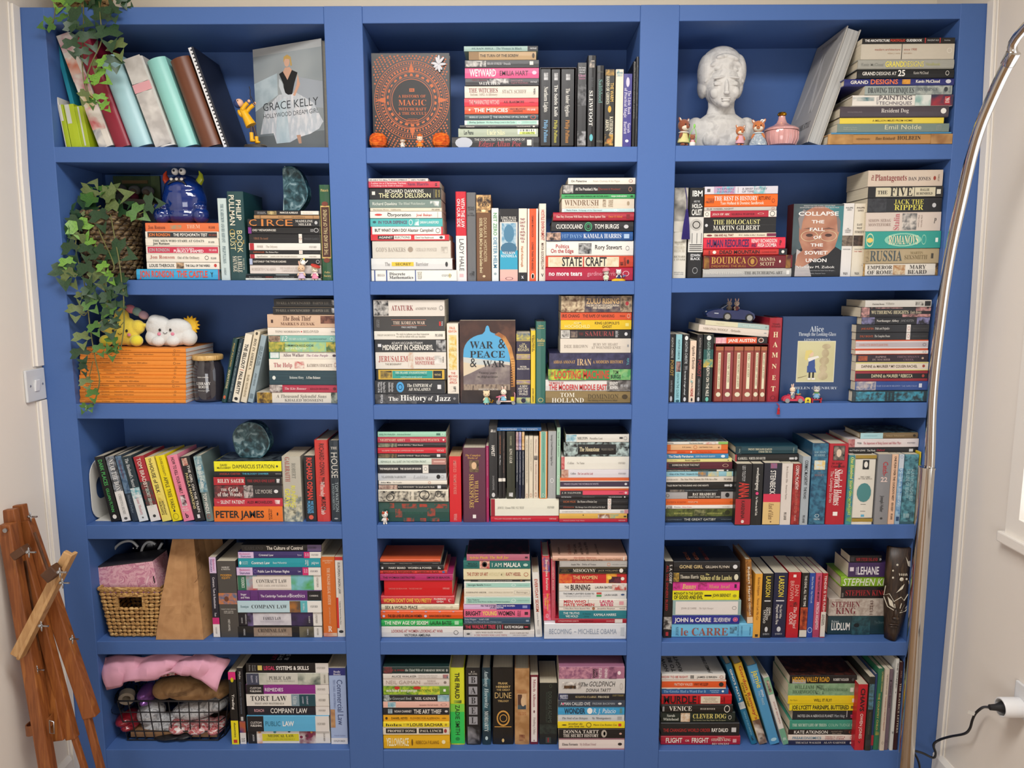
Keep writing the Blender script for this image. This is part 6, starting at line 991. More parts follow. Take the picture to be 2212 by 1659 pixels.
420 1070 1578 ecd61f;JOE LYCETT~1088~1236~2a2716~H~.22~.74;PARSNIPS, BUTTERED~1246~1520~2a2716~H~.22~.74;|~1534~1562~7a6c20~.3~.7
475 1095 1578 24292f;NOTES ON A NERVOUS PLANET~1134~1404~dfe2e2~N~.3~.56;Matt Haig~1410~1490~b8c0c4~J~.3~.58;|~1534~1560~d84a7a~.26~.36;|~1534~1560~d84a7a~.44~.54;|~1504~1508~ddd~.3~1
547 1070 1575 3d937c;THE SECRET LIFE OF TREES~1090~1348~d8ecdc~S;COLIN TUDGE~1362~1526~a8d4c0~N;O~1536~1560~c8e4d4~.34~.68
615 1060 1573 231c1b;KATE ATKINSON~1104~1358~efeae0~~.22~.78;normal rules~1384~1470~a89484~I~.54~.76;don't apply~1392~1464~a89484~I~.18~.4;%~1480~1573~3a2822~231c1b;O~1518~1550~b85a3c~.24~.76
655 1058 1567 e2d5c9;FREAKONOMICS~1090~1306~4a86a0~~.28~.7;STEVEN D. LEVITT &~1338~1486~b04a4a~~.56~.78;STEPHEN J. DUBNER~1336~1480~b04a4a~~.2~.42;O~1524~1550~c05a40~.22~.78
695 1060 1565 262946;TREACLE WALKER~1113~1306~cfc8bc~S~.36~.72;ALAN GARNER~1326~1492~cfc8bc~S~.36~.72;|~1524~1546~ddd~.26~.72
@row 6C 0.03; along from the stack's red-spined neighbour to lamp;y=500;verb=upright
1579 1651 275 bd1f2a;CHAVS~305~478~221416~H~.28~.7;OWEN JONES~495~685~f0dcd0;^V~705~722~222~G~.3~.62
1655 1699 215 2a2c26;%~270~460~3a4a34~5a8aa0~.05~.95;THE PICTURE BOOK OF ENGLAND~480~650~6a6a50~N~.3~.6;|~690~735~333
1701 1721 200 243a68 h;|~660~738~a82434
1723 1768 160 2c7050 h;CATHERINE COOKSON~178~330~cfc080~~.56~.8;THE COUNTRY CHILD~340~620~cfb860~~.2~.5;%~610~660~c8a83c~2c7050~.15~.85
1770 1803 160 d5c6b4;THE SIMON DE PURY STORY~195~350~8a7a6a~N;THE MAKING OF PRIDE AND PREJUDICE~360~620~b06a5c~N;O~705~725~7a6a5a~.25~.75
1805 1835 160 6f5c66;VIKING BRITAIN~265~450~3a2c34;o~240~255~2c2028~.3~.7;O~700~718~4a3c44~.25~.75
1846 1871 84 d8d8d2;THE TITANIC~110~300~333~~.32~.68;a~325~338~333~~.4~.6;^THE~630~645~555~~.2~.8
1876 1912 110 3a1618 h;JACKY~170~225~a88a7a~S;THE BEATRICE LETTERS~265~640~d8ccb8~S~.32~.68
'''
def parse_items(parts):
    it = []
    for p in parts:
        p = p.strip()
        if not p: continue
        f = p.split('~')
        it.append(f)
    return it

def make_book(L, T, W, colour, items, frac, hard, name, pages='e3d7bd', bulge=None):
    """spine in the local x/z plane at y=0 (x: reading direction, z: up the letters), body behind it.
    frac maps an item's photo coordinate to 0..1 along the spine."""
    c = min(0.0024 if hard else 0.0006, T*0.16)
    r = min(0.0025 if hard else 0.0008, T*0.2)
    bu = min(0.0012, T*0.08) if hard else min(0.0004, T*0.05)
    h = T/2
    if bulge: bu = bulge
    prof = [(W, -h), (r+bu, -h), (bu, -h+r)]
    for k in ((-0.5, 0, 0.5) if not bulge else (-0.45, -0.3, -0.15, 0, 0.15, 0.3, 0.45)):
        prof.append((bu*(4*k*k)*0.9, k*2*(h-r)*(0.8 if not bulge else 1.0)))
    prof += [(bu, h-r), (r+bu, h), (W, h), (W, h-c), (c+bu, h-c), (c+bu, -h+c), (W, -h+c)]
    n = len(prof); a = L/2
    mb = MB()
    vs = [(-a, y, z) for y, z in prof]+[(a, y, z) for y, z in prof]
    fs = [tuple(range(n)), tuple(range(2*n-1, n-1, -1))]+[(i, i+n, (i+1) % n+n, (i+1) % n) for i in range(n)]
    mb.add(vs, fs)
    book = mb.build(name, cmat(colour))
    ins = 0.003 if hard else 0.0004
    fo = 0.004 if hard else 0.0002
    MB().box(-a+ins, a-ins, c+bu, W-fo, -h+c, h-c).build('pages', page_material(pages), book)
    groups = []
    mains = None
    for f in items:
        s = f[0]
        A, B = frac(float(f[1])), frac(float(f[2]))
        xa, xb = -a+A*L, -a+B*L
        if s == '|':
            f0 = float(f[4]) if len(f) > 4 else 0.0; f1 = float(f[5]) if len(f) > 5 else 1.0
            g = MB(); groups.append(('colour_band', f[3], None, g)); g.rect(max(xa, -a), min(xb, a), -h+f0*T+(0.0003 if f0 == 0 else 0), -h+f1*T-(0.0003 if f1 == 1 else 0), -0.00018-0.00002*min(len(groups), 12))
        elif s == '%':
            f0 = float(f[5]) if len(f) > 5 else 0.0; f1 = float(f[6]) if len(f) > 6 else 1.0
            g = MB(); groups.append(('spine_picture', f[3], f[4], g)); g.rect(max(xa, -a), min(xb, a), -h+f0*T+0.0003, -h+f1*T-0.0003, -0.00018-0.00002*min(len(groups), 12))
        elif s in ('o', 'O'):
            f0 = float(f[4]) if len(f) > 4 else 0.2; f1 = float(f[5]) if len(f) > 5 else 0.8
            g = MB(); groups.append(('publisher_mark', f[3], None, g))
            cx, cz, rx, rz = (xa+xb)/2, -h+(f0+f1)/2*T, abs(xb-xa)/2, (f1-f0)/2*T
            if s == 'o': g.disc(cx, cz, rx, rz, -0.00045, 14)
            else: g.ring(cx, cz, rx, rx*0.8, -0.00045, 18, rz/rx)
        else:
            font = f[4] if len(f) > 4 and f[4] else 'B'
            f0 = float(f[5]) if len(f) > 5 else 0.36; f1 = float(f[6]) if len(f) > 6 else 0.65
            g = MB(); groups.append(('spine_lettering', f[3], None, g))
            z0, z1 = -h+f0*T, -h+f1*T
            if s[0] == '^': put_text(g, s[1:], font, xa, xb, z0, z1, -0.0006, 1)
            elif s[0] == '`': put_text(g, s[1:], font, xa, xb, z0, z1, -0.0006, -1)
            elif xa > xb: put_text(g, s, font, xa, xb, z1, z0, -0.0006)
            else: put_text(g, s, font, xa, xb, z0, z1, -0.0006)
            if mains is None or (B-A)*(f1-f0) > mains[0]: mains = ((B-A)*(f1-f0), f[3])
    for nm, c1, c2, g in groups:
        if not g.v: continue
        if nm == 'spine_picture': M = mix_mat([colr(c1), colr(c2)], 70.0 if L < 0.262 else 24.0, 0.45, (1, 1, 1), 2.5, False, 0.4)
        else: M = tmat(c1)
        g.build(nm, M, book)
    return book, (mains[1] if mains else None)

SECT = []
BOOKDATA = BOOKDATA.replace('{COMB}', ''.join(f';|~{y}~{y+10}~2a2c33~.3~.95' for y in range(284, 912, 24)))
cur = None
for line in BOOKDATA.strip().split('\n'):
    line = line.strip()
    if not line: continue
    if line[0] == '@':
        p = [q.strip() for q in line[1:].split(';')]
        a = p[0].split()
        cur = {'type': a[0], 'reg': a[1], 'd': float(a[2]), 'arg': a[3] if len(a) > 3 else None, 'place': p[1], 'rows': [], 'opt': dict(q.split('=') for q in p[2:] if q)}
        SECT.append(cur)
    else:
        p = line.split(';')
        cur['rows'].append((p[0].split(), parse_items(p[1:])))
need = {('N', 'H')}
for s in SECT:
    for hd, items in s['rows']:
        for f in items:
            if f[0] not in ('|', '%', 'o', 'O'):
                for ch in f[0].lstrip('^`'):
                    if ch != ' ': need.add((f[4] if len(f) > 4 and f[4] else 'B', ch))
EXTRA_TEXT = []
TOPTXT = {'1': [('HOW', .07, .13, .1, .75, '3a3a3a'), ('TO BE', .18, .24, .1, .8, '3a3a3a'), ('RIGHT', .29, .35, .1, .85, '3a3a3a'), ("JAMES O'BRIEN", .74, .79, .05, .95, '3a3a3a')],
          '2': [('GONE', .22, .27, .1, .6, 'b0603c'), ('GIRL', .35, .4, .1, .6, 'b0603c'), ('GILLIAN FLYNN', .5, .55, .1, .9, '8a3a2a')],
          '3': [('LEGAL', .28, .33, .1, .6, 'a02a48'), ('SYSTEMS', .36, .41, .1, .7, 'ccc'), ('& SKILLS', .44, .49, .1, .7, 'ccc')],
          '4': [('Abortion', .08, .11, .1, .5, '5a4438'), ('Our Bodies,', .22, .26, .1, .7, 'b06a54'), ('Their Lies,', .3, .34, .1, .7, '5a4438'), ('and the Truths', .38, .42, .1, .8, '5a4438'), ('We Use to Win', .46, .5, .1, .8, '5a4438'), ('Jessica Valenti', .6, .63, .1, .7, '5a4438')]}
for v_ in TOPTXT.values(): EXTRA_TEXT += [('B', q[0]) for q in v_]
EXTRA_TEXT += [('L', 'GRACE KELLY'), ('L', 'HOLLYWOOD DREAM GIRL'), ('L', 'PIERRE-HENRI VERLHAC AND MARIGAY'), ('S', 'A HISTORY OF MAGIC WITCHCRAFT & THE OCCULT FOREWORD BY SUSANNAH LIPSCOMB DK'),
               ('H', 'COLLAPSE THE FALL OF SOVIET UNION'), ('B', 'Vladislav M. Zubok'), ('N', 'FINALIST FOR THE CUNDILL HISTORY PRIZE SHORTLISTED FOR THE PUSHKIN HOUSE BOOK PRIZE'),
               ('N', '"A deeply informed account of how the Soviet Union fell apart ... Serhii Plokhy, Financial Times'), ('S', 'WAR & PEACE'), ('N', 'Twenty years in Afghanistan ANDREW NORTH'),
               ('S', 'Alice Through the Looking-Glass LEWIS CARROLL HELEN OXENBURY'), ('S', 'NEW YORK STYLE THE NEW INTERIORS'), ('S', 'LIBRARY ROOM'), ('B', 'WAX LYRICAL'), ('N', 'Handmade fragranced candle'), ('B', 'PHILIP PULLMAN ROUND HILL')]
for fnt, tx in EXTRA_TEXT:
    for ch in tx:
        if ch != ' ': need.add((fnt, ch))
prepare_glyphs(need)

def book_label(book, colour, tc, kind, nth, place, total, verb, cat='book'):
    if verb == 'in': where = f'topmost in {place}' if nth == 0 else f'{NTH[nth]} down in {place}'
    elif total == 1: where = place
    else: where = f'{NTH[nth] if nth else "first"} {verb} {place}'
    t = f' with {cname(tc)} lettering' if tc else ''
    lab = f'{cname(colour)} {kind}{t}, {where}'
    w = len(lab.split())
    if w > 16: lab = f'{cname(colour)} {kind}, {where}'
    tag(book, lab, cat, place)
SPOT = {}    # handy heights for things that stand on books
rj = random.Random(3)
for s in SECT:
    reg = s['reg']; b = 'ABC'.index(reg[1]); r = int(reg[0])-1; d = s['d']; rows = s['rows']; opt = s['opt']
    def fit_depth(dq, Xs, Yq):
        # bring the front forward until the books stand clear of the uprights
        while dq > 0.003:
            xa, z_ = zp(reg, min(Xs), Yq, dq); xb = zp(reg, max(Xs), Yq, dq)[0]
            if xa >= bay_left(b, z_)+0.0008 and xb <= bay_right(b, z_)-0.0008: break
            dq -= 0.002
        return dq
    if s['type'] == 'stack':
        for h, _ in rows: d = fit_depth(d, (float(h[1]), float(h[2])), float(h[0]))
        uc = sum((float(h[1])+float(h[2]))/2 for h, _ in rows)/len(rows)
        xc, _ = zp(reg, uc, float(rows[-1][0][0]), d)
        tilt = shelf_tilt(b, r) + radians(float(opt.get('tilt', 0)))
        zb = [zp(reg, uc, float(h[0]), d)[1] for h, _ in rows]
        if s['arg']: base = zp(reg, uc, float(s['arg']), d)[1] if s['arg'][0] != 'z' else SPOT[s['arg'][1:]]
        else: base = shelf_z(b, r, xc)+0.0004
        zb.append(base)
        for i, (h, items) in enumerate(rows):
            x0, x1 = float(h[1]), float(h[2]); ym = (float(h[0])+(float(rows[i+1][0][0]) if i+1 < len(rows) else float(h[0])+30))/2
            col = h[3]; hard = 'h' in h[4:]; kind = 'hardback book' if hard else 'paperback book'
            dd = max(0.001, d + rj.uniform(-0.003, 0.003))
            X0, X1 = zp(reg, x0, ym, d)[0], zp(reg, x1, ym, d)[0]
            zz = (zb[i]+zb[i+1])/2; X0 = max(X0, bay_left(b, zz)+0.0008); X1 = min(X1, bay_right(b, zz)-0.0008)
            L = X1-X0; T = zb[i]-zb[i+1]-0.0003
            W = min(L*0.655, YIN-0.004-d-0.008)
            for q in h[4:]:
                if q[0] == 'W': W = float(q[1:])
            bk, tc = make_book(L, T, W, col, items, lambda X: (X-x0)/(x1-x0), hard, 'hardback_book' if hard else 'paperback_book', next((q[1:] for q in h[4:] if q[0] == 'p'), 'e3d7bd'))
            for q in h[4:]:
                if q[0] == 't' and len(q) > 3: MB().add([(-L/2+.001, .003, T/2+.0002), (L/2-.001, .003, T/2+.0002), (L/2-.001, W-.002, T/2+.0002), (-L/2+.001, W-.002, T/2+.0002)], [(0, 1, 2, 3)]).build('front_cover', mix_mat([q[1:7], q[8:14], q[1:7]], 40.0, .4), bk)
            for q in h[4:]:
                if q[0] == 'x':          # title printed on the upper cover, reading away from the spine
                    for ln, xa, xb, ya, yb_, tcol in TOPTXT[q[1:]]:
                        vs, fs = text_geo(ln, 'B'); w_ = max(v[0] for v in vs); g = MB()
                        g.add([(-L/2+L*(xb-(xb-xa)*vy/.66), W*(ya+(yb_-ya)*vx/w_), T/2+.0006) for vx, vy in vs], fs); g.build('cover_lettering', tmat(tcol), bk)
            dx = (X0+X1)/2-xc; dz = (zb[i]+zb[i+1])/2-base
            bk.location = (xc+dx*cos(tilt)-dz*sin(tilt), dd, base+dx*sin(tilt)+dz*cos(tilt))
            bk.rotation_euler = (0, -tilt, 0)
            book_label(bk, col, tc, kind, i, s['place'], len(rows), 'in')
        if 'spot' in opt: SPOT[opt['spot']] = zb[0]
        if 'under' in opt: SPOT[opt['under']] = zb[-2]
    else:                                             # 'row' of upright books, 'lean' for tilted ones
        if s['type'] == 'row':
            for h, _ in rows: d = fit_depth(d, (float(h[0]), float(h[1])), float(opt['y']))
        for i, (h, items) in enumerate(rows):
            v = [float(q) for q in h[:3]] if s['type'] == 'row' else [float(q) for q in h[:8]]
            rest = h[3:] if s['type'] == 'row' else h[8:]
            col = rest[0]; hard = 'h' in rest[1:]; kind = 'hardback book' if hard else 'paperback book'
            dd = d + rj.uniform(-0.0015, 0.0025)
            if s['type'] == 'row':
                yref = float(opt['y'])
                X0, X1 = zp(reg, v[0], yref, d)[0]+0.0002, zp(reg, v[1], yref, d)[0]-0.0002
                X0 = max(X0, bay_left(b, 1)+0.0006) if b else X0; X1 = min(X1, bay_right(b, zp(reg, v[1], yref, d)[1])-0.0006)
                xm = (X0+X1)/2
                base = zp(reg, v[0], float(s['arg']), d)[1] if s['arg'] else shelf_z(b, r, xm)
                if 'on' in opt: base = SPOT[opt['on']]
                ztop = zp(reg, (v[0]+v[1])/2, v[2], d)[1]
                L = ztop-base-0.0008; T = X1-X0; lean = 0.0
                yb = float(opt.get('yb', 0)) or None
                ybz = (lambda zz: None)
                # photo y of the foot of the book, for the lettering
                lo, hi = v[2], v[2]+3000
                for _ in range(40):
                    mid = (lo+hi)/2
                    if zp(reg, (v[0]+v[1])/2, mid, d)[1] > base: lo = mid
                    else: hi = mid
                ytop, ybot = v[2], lo
                loc = (xm, dd, base+L/2+0.0004)
            else:
                P = [zp(reg, v[2*k], v[2*k+1], d) for k in range(4)]     # BL, BR, TL, TR
                mb_, mt = ((P[0][0]+P[1][0])/2, (P[0][1]+P[1][1])/2), ((P[2][0]+P[3][0])/2, (P[2][1]+P[3][1])/2)
                lean = atan2(mt[0]-mb_[0], mt[1]-mb_[1]); L = hypot(mt[0]-mb_[0], mt[1]-mb_[1])
                if 'angle' in opt: lean = radians(float(opt['angle']))
                T = ((P[1][0]-P[0][0])+(P[3][0]-P[2][0]))/2*cos(lean)*0.985
                ytop, ybot = (v[5]+v[7])/2, (v[1]+v[3])/2
                base = shelf_z(b, r, mb_[0])
                if 'on' in opt: base = SPOT[opt['on']]
                low = L/2*cos(lean)+T/2*abs(sin(lean))
                cx = (mb_[0]+mt[0])/2
                loc = (cx, dd, base+low+0.0006)
            W = min(L*0.655, YIN-0.004-d-0.006)
            for q in rest[1:]:
                if q[0] == 'W': W = float(q[1:])
            nm = opt.get('name', 'hardback_book' if hard else 'paperback_book')
            bk, tc = make_book(L, T, W, col, items, lambda Y: (Y-ytop)/(ybot-ytop), hard, nm, next((q[1:] for q in rest[1:] if q[0] == 'p'), 'e3d7bd'), next((float(q[1:]) for q in rest[1:] if q[0] == 'B'), None))
            if any(q[0] == 'B' for q in rest[1:]): bk.data.polygons.foreach_set('use_smooth', [True]*len(bk.data.polygons)); bk.data.set_sharp_from_angle(angle=radians(35))
            bk.location = loc
            bk.rotation_euler = (0, pi/2+lean, 0)
            if 'kind' in opt: kind = opt['kind']
            book_label(bk, col, tc, kind, i, s['place'], len(rows), opt.get('verb', 'along'), opt.get('cat', 'book'))

# ---------------------------------------------------------------- helpers for the things on the shelves
def at(u, v, y):
    x, z = bp(u, v, y); return Vector((x, y, z))
def pxm(y): return (y-CAM.y)/FPX*0.985        # metres per photo pixel at depth y
def remesh(o, vox, smooth=2):
    m = o.modifiers.new('skin', 'REMESH'); m.mode = 'VOXEL'; m.voxel_size = vox; m.use_smooth_shade = True
    if smooth:
        s = o.modifiers.new('smooth', 'SMOOTH'); s.iterations = smooth; s.factor = 0.5
    return o
def spline(pts, n=6):
    """Catmull-Rom through the points"""
    P = [Vector(p) for p in pts]; P = [P[0]*2-P[1]]+P+[P[-1]*2-P[-2]]
    out = []
    for i in range(1, len(P)-2):
        for k in range(n):
            t = k/n; a, b, c, d = P[i-1], P[i], P[i+1], P[i+2]
            out.append(0.5*((2*b)+(c-a)*t+(2*a-5*b+4*c-d)*t*t+(3*b-a-3*c+d)*t**3))
    out.append(P[-2]); return out

# ---------------------------------------------------------------- light switch on the left wall
sw = empty('light_switch', (-1.4255, -0.045, 1.312))
tag(sw, 'white square light switch plate set in the gap of the trim', 'light switch')
MB().box(0, 0.008, -0.043, 0.043, -0.047, 0.047).build('plate', mat('d8dadb', 0.3), sw, bevel=0.003)
o = MB().box(0.007, 0.013, -0.010, 0.010, -0.017, 0.017).build('rocker', mat('e6e7e8', 0.25), sw, bevel=0.0015); o.rotation_euler = (0, 0.12, 0)
for s in (-1, 1):
    MB().lathe([(0.0034, 0), (0.003, 0.0015), (0.0005, 0.0018)], 10).build('screw', mat('b9bbbd', 0.3, 0.8), sw, (0.008, s*0.028, 0), (0, pi/2, 0))

# ---------------------------------------------------------------- socket, plug adapter and cable on the right wall
def on_right_wall(u, v, off=0.0):
    d = RT*((u-1106.0)/FPX) - UP*((v-829.5)/FPX) + FW
    x = 1.348-off; t = (x-CAM.x)/d.x
    return CAM+d*t
ps = on_right_wall(2207, 1512)
so = empty('power_socket', (1.3515, ps.y-0.02, ps.z))
tag(so, 'white double wall socket holding a round plug adapter', 'socket')
MB().box(-0.009, 0, -0.073, 0.043, -0.045, 0.045).build('plate', mat('e4e4e4', 0.3), so, bevel=0.003)
pc = on_right_wall(2180, 1525, 0.03)
ad = empty('plug_adapter', (1.342, ps.y-0.004, pc.z))
tag(ad, 'white round travel plug adapter sticking out of the socket', 'plug adapter')
MB().lathe([(0.026, 0), (0.026, 0.05), (0.0245, 0.052), (0.022, 0.052), (0.021, 0.036), (0.001, 0.036)], 28).build('body', mat('ececec', 0.3), ad, (0, 0, 0), (0, -pi/2, 0))
plug = empty('black_lamp_cable', (1.302, ps.y-0.004, pc.z))
tag(plug, 'black power cord plugged into the adapter and trailing to the lamp', 'cord')
MB().lathe([(0.017, 0), (0.0165, 0.008), (0.009, 0.026), (0.0075, 0.044), (0.005, 0.046)], 16).build('plug', mat('17171a', 0.5), plug, (0.004, 0, 0), (0, -pi/2, 0))
CB = mat('151517', 0.45)
def zc(X, Y): return 1880+X/6.663, 1450+Y/6.663
pts = [Vector((1.262, ps.y-0.004, pc.z))]
for X, Y in ((1620, 520), (1520, 600), (1470, 700), (1430, 830), (1350, 900), (1150, 940)): pts.append(on_right_wall(*zc(X, Y), 0.03))
for X, Y, y in ((990, 990, -0.06), (910, 1060, -0.05), (940, 1180, -0.045), (905, 1245, -0.045), (760, 1180, -0.06), (660, 1152, -0.075), (600, 1152, -0.085)):
    pts.append(at(*zc(X, Y), y))
mb = MB().tube([p-plug.location for p in spline(pts, 5)], 0.0036, 8); mb.build('cable', CB, plug)
pts = [at(*zc(600, 1152), -0.085), at(*zc(640, 1190), -0.08), at(*zc(690, 1290), -0.08), at(*zc(712, 1392), -0.085), at(*zc(716, 1520), -0.09)]
pts.append(Vector((pts[-1].x+0.01, -0.1, 0.006))); pts.append(Vector((pts[-1].x+0.05, -0.3, 0.005)))
MB().tube([p-plug.location for p in spline(pts, 5)], 0.0032, 8).build('cable', CB, plug)
q = on_right_wall(*zc(1500, 620), 0.034)
o = MB().box(-0.016, 0.004, -0.0006, 0.0006, -0.005, 0.005).build('cord_tag', mat('dcdad2', 0.6), plug, q-plug.location+Vector((-0.004, 0, 0.002)), (0, 0.35, 0))

# ---------------------------------------------------------------- chrome arc lamp
CH = mat('d9d6d2', 0.09, 1.0)
yl = -0.11
p0 = at(1956.5, 1659, yl); p1 = at(2002, 1010, yl)
dirn = (p1-p0)/(p1.z-p0.z)
foot = p0-dirn*(p0.z-0.03)
lamp = empty('arc_floor_lamp', (foot.x, foot.y, 0))
tag(lamp, 'tall chrome arc floor lamp curving up before the bookcase', 'lamp')
L0 = Vector((foot.x, foot.y, 0))
MB().lathe([(0.13, 0), (0.13, 0.026), (0.125, 0.03), (0.02, 0.032)], 40).build('base', CH, lamp)
MB().tube([foot-L0, (p1-L0)], 0.0215, 24).build('lower_pole', CH, lamp)
MB().lathe([(0.0225, -0.004), (0.0225, 0.002), (0.015, 0.003)], 24).build('rim', CH, lamp, p1-L0)
up = [p1-Vector((0, 0, 0.05)), at(2008, 1004, yl), at(2013.5, 859, -0.12), at(2030, 700, -0.15), at(2050, 560, -0.185), at(2079, 422, -0.24), at(2110, 295, -0.30), at(2152, 190, -0.36), at(2190, 113, -0.41)]
arc = spline(up, 6)
MB().tube([p-L0 for p in arc], 0.0136, 20).build('upper_pole', CH, lamp)
e = arc[-1]; t = (arc[-1]-arc[-3]).normalized()
MB().tube([e-t*0.03-L0, e-t*0.028-L0, e-L0, e+t*0.002-L0], [0.0138, 0.0152, 0.0156, 0.011], 20).build('sleeve', CH, lamp)
arm = spline([e-t*0.01, at(2215, 58, -0.45), Vector((1.17, -0.75, 2.31)), Vector((1.0, -1.2, 2.38)), Vector((0.85, -1.6, 2.3)), Vector((0.8, -1.75, 2.15))], 6)
MB().tube([p-L0 for p in arm], 0.0105, 16).build('arm', CH, lamp)
MB().lathe([(0.02, 0.0), (0.06, -0.01), (0.12, -0.06), (0.15, -0.13), (0.148, -0.13), (0.118, -0.062), (0.02, -0.004)], 32).build('shade', CH, lamp, arm[-1]-L0)

# ---------------------------------------------------------------- folded wooden easel against the left wall
WOOD = mix_mat(['7a421c', '94562a', '86491f', 'a5652f'], 9.0, 0.45, (6, 6, 0.5), 5.0, False)
WOODL = mix_mat(['b98d5c', 'c99f6c', 'a87a48'], 9.0, 0.5, (5, 5, 1.0), 5.0, False)
WOODD = mix_mat(['4a2c18', '5c3a22'], 20.0, 0.5)
STEEL = mat('b5b7ba', 0.25, 1.0)
def ze(X, Y): return X/2.767, 1059+Y/2.767
def E(X, Y, y): return at(*ze(X, Y), y-0.095)
ea = empty('wooden_easel', (-1.3, -0.2, 0))
tag(ea, 'folded brown wooden artist easel leaning against the left wall', 'easel')
EO = Vector((-1.3, -0.2, 0))
def bar(name, a, b, w, d, m=WOOD, floor=False):
    a = Vector(a); b = Vector(b)
    if floor: b = a+(b-a)*((a.z-0.004)/(a.z-b.z))
    return MB().beam(a-EO, b-EO, w, d).build(name, m, ea, bevel=0.003)
bar('leg', E(42, 200, -0.155), E(283, 1640, -0.175), 0.036, 0.03, floor=True)
bar('leg', E(150, 180, -0.085), E(548, 1350, -0.10), 0.040, 0.028)
bar('leg_extension', E(470, 1150, -0.10), E(602, 1659, -0.108), 0.019, 0.016, floor=True)
bar('leg', E(130, 330, -0.115), E(435, 1480, -0.125), 0.030, 0.024)
bar('leg_extension', E(405, 1350, -0.122), E(505, 1659, -0.13), 0.015, 0.014, floor=True)
bar('mast', E(62, 112, -0.115), E(262, 1380, -0.15), 0.034, 0.022)
bar('mast', E(112, 86, -0.075), E(355, 1490, -0.135), 0.036, 0.022)
for a, b in (((150, 420), (230, 960)), ((205, 250), (330, 600))):
    bar('groove_strip', E(a[0], a[1], -0.128), E(b[0], b[1], -0.135), 0.008, 0.004, WOODD)
bar('tray', E(412, 372, -0.185), E(92, 985, -0.20), 0.024, 0.016, WOODL)
bar('tray_lip', E(440, 376, -0.19), E(124, 1000, -0.205), 0.010, 0.030, WOODL)
bar('canvas_clamp', E(90, 392, -0.18), E(160, 345, -0.18), 0.022, 0.03, WOODD)
bar('canvas_clamp', E(280, 520, -0.215), E(345, 465, -0.215), 0.03, 0.03, WOODD)
def wingnut(X, Y, y):
    p = E(X, Y, y)-EO
    mb = MB(); mb.tube([p, p+Vector((0.026, -0.006, 0.002))], 0.0026, 8)
    mb.ell(p+Vector((0.006, -0.004, 0.007)), (0.0025, 0.002, 0.008), 8, 6); mb.ell(p+Vector((0.006, -0.004, -0.007)), (0.0025, 0.002, 0.008), 8, 6)
    mb.ell(p, (0.006, 0.005, 0.005), 10, 6)
    mb.build('wing_nut', STEEL, ea)
for X, Y, y in ((165, 370, -0.2), (350, 490, -0.235), (365, 553, -0.225), (240, 810, -0.225), (425, 888, -0.125), (215, 1072, -0.165), (175, 158, -0.1)): wingnut(X, Y, y)
p = E(32, 240, -0.175)-EO
MB().lathe([(0.0065, 0), (0.006, 0.003), (0.001, 0.0035)], 14).build('bolt', STEEL, ea, p, (pi/2, 0, 0))
c = E(232, 1400, -0.155)-EO
ring = [c+Vector((0.036*cos(a)+0.002, 0.03*sin(a), 0.012*cos(a))) for a in [2*pi*i/24 for i in range(25)]]
mb = MB()
for a, b in zip(ring, ring[1:]): mb.add([a+Vector((0, 0, -0.015)), b+Vector((0, 0, -0.015)), b+Vector((0, 0, 0.015)), a+Vector((0, 0, 0.015))], [(0, 1, 2, 3)])
o = mb.build('strap', mix_mat(['7a431f', '8f5528'], 15.0, 0.5), ea); o.modifiers.new('thick', 'SOLIDIFY').thickness = 0.003
q = E(312, 1415, -0.19)-EO
MB().tube([q+Vector(v) for v in ((-0.006, 0, 0.02), (0.006, 0, 0.016), (0.004, 0, -0.02), (-0.008, 0, -0.018), (-0.006, 0, 0.02))], 0.0016, 6).build('buckle', STEEL, ea)

# ---------------------------------------------------------------- books shown by their front cover
class Cover:
    def __init__(s, name, label, x0, x1, z0, z1, y, T, col, rotz=0.0, hard=True, spine_col=None):
        s.w = x1-x0; s.h = z1-z0
        s.o = empty(name, ((x0+x1)/2, y, z0), (0, 0, rotz)); tag(s.o, label, 'book')
        w, h = s.w, s.h; c = 0.0025 if hard else 0.0008; i = 0.003 if hard else 0.0005
        s.m = cmat(col)
        MB().box(-w/2, w/2, 0, c, 0, h).build('front_cover', s.m, s.o)
        MB().box(-w/2, w/2, T-c, T, 0, h).build('back_cover', s.m, s.o)
        MB().box(-w/2, -w/2+c, c, T-c, 0, h).build('spine', cmat(spine_col or col), s.o)
        MB().box(-w/2+c, w/2-i, c, T-c, i, h-i).build('pages', page_material(), s.o)
        s.y = -0.0002
    def P(s, a, b): return (-s.w/2+a*s.w, b*s.h)
    def lay(s): s.y -= 0.00003; return s.y
    def rect(s, a0, a1, b0, b1, col, name='cover_panel', m=None):
        x0, z0 = s.P(a0, b0); x1, z1 = s.P(a1, b1)
        return MB().rect(x0, x1, z0, z1, s.lay()).build(name, m or tmat(col), s.o)
    def poly(s, pts, col, name='cover_picture', m=None):
        return MB().poly([s.P(*p) for p in pts], s.lay()).build(name, m or tmat(col), s.o)
    def disc(s, a, b, ra, rb, col, name='cover_picture', m=None, n=20):
        x, z = s.P(a, b)
        return MB().disc(x, z, ra*s.w, rb*s.h, s.lay(), n).build(name, m or tmat(col), s.o)
    def ring(s, a, b, ro, ri, col, name='cover_ornament', n=48):
        x, z = s.P(a, b)
        return MB().ring(x, z, ro*s.w, ri*s.w, s.lay(), n).build(name, tmat(col), s.o)
    def text(s, t, font, a0, a1, b0, b1, col, rot=0):
        x0, z0 = s.P(a0, b0); x1, z1 = s.P(a1, b1)
        mb = MB(); put_text(mb, t, font, x0, x1, z0, z1, s.lay()-0.0002, rot)
        return mb.build('cover_lettering', tmat(col), s.o)

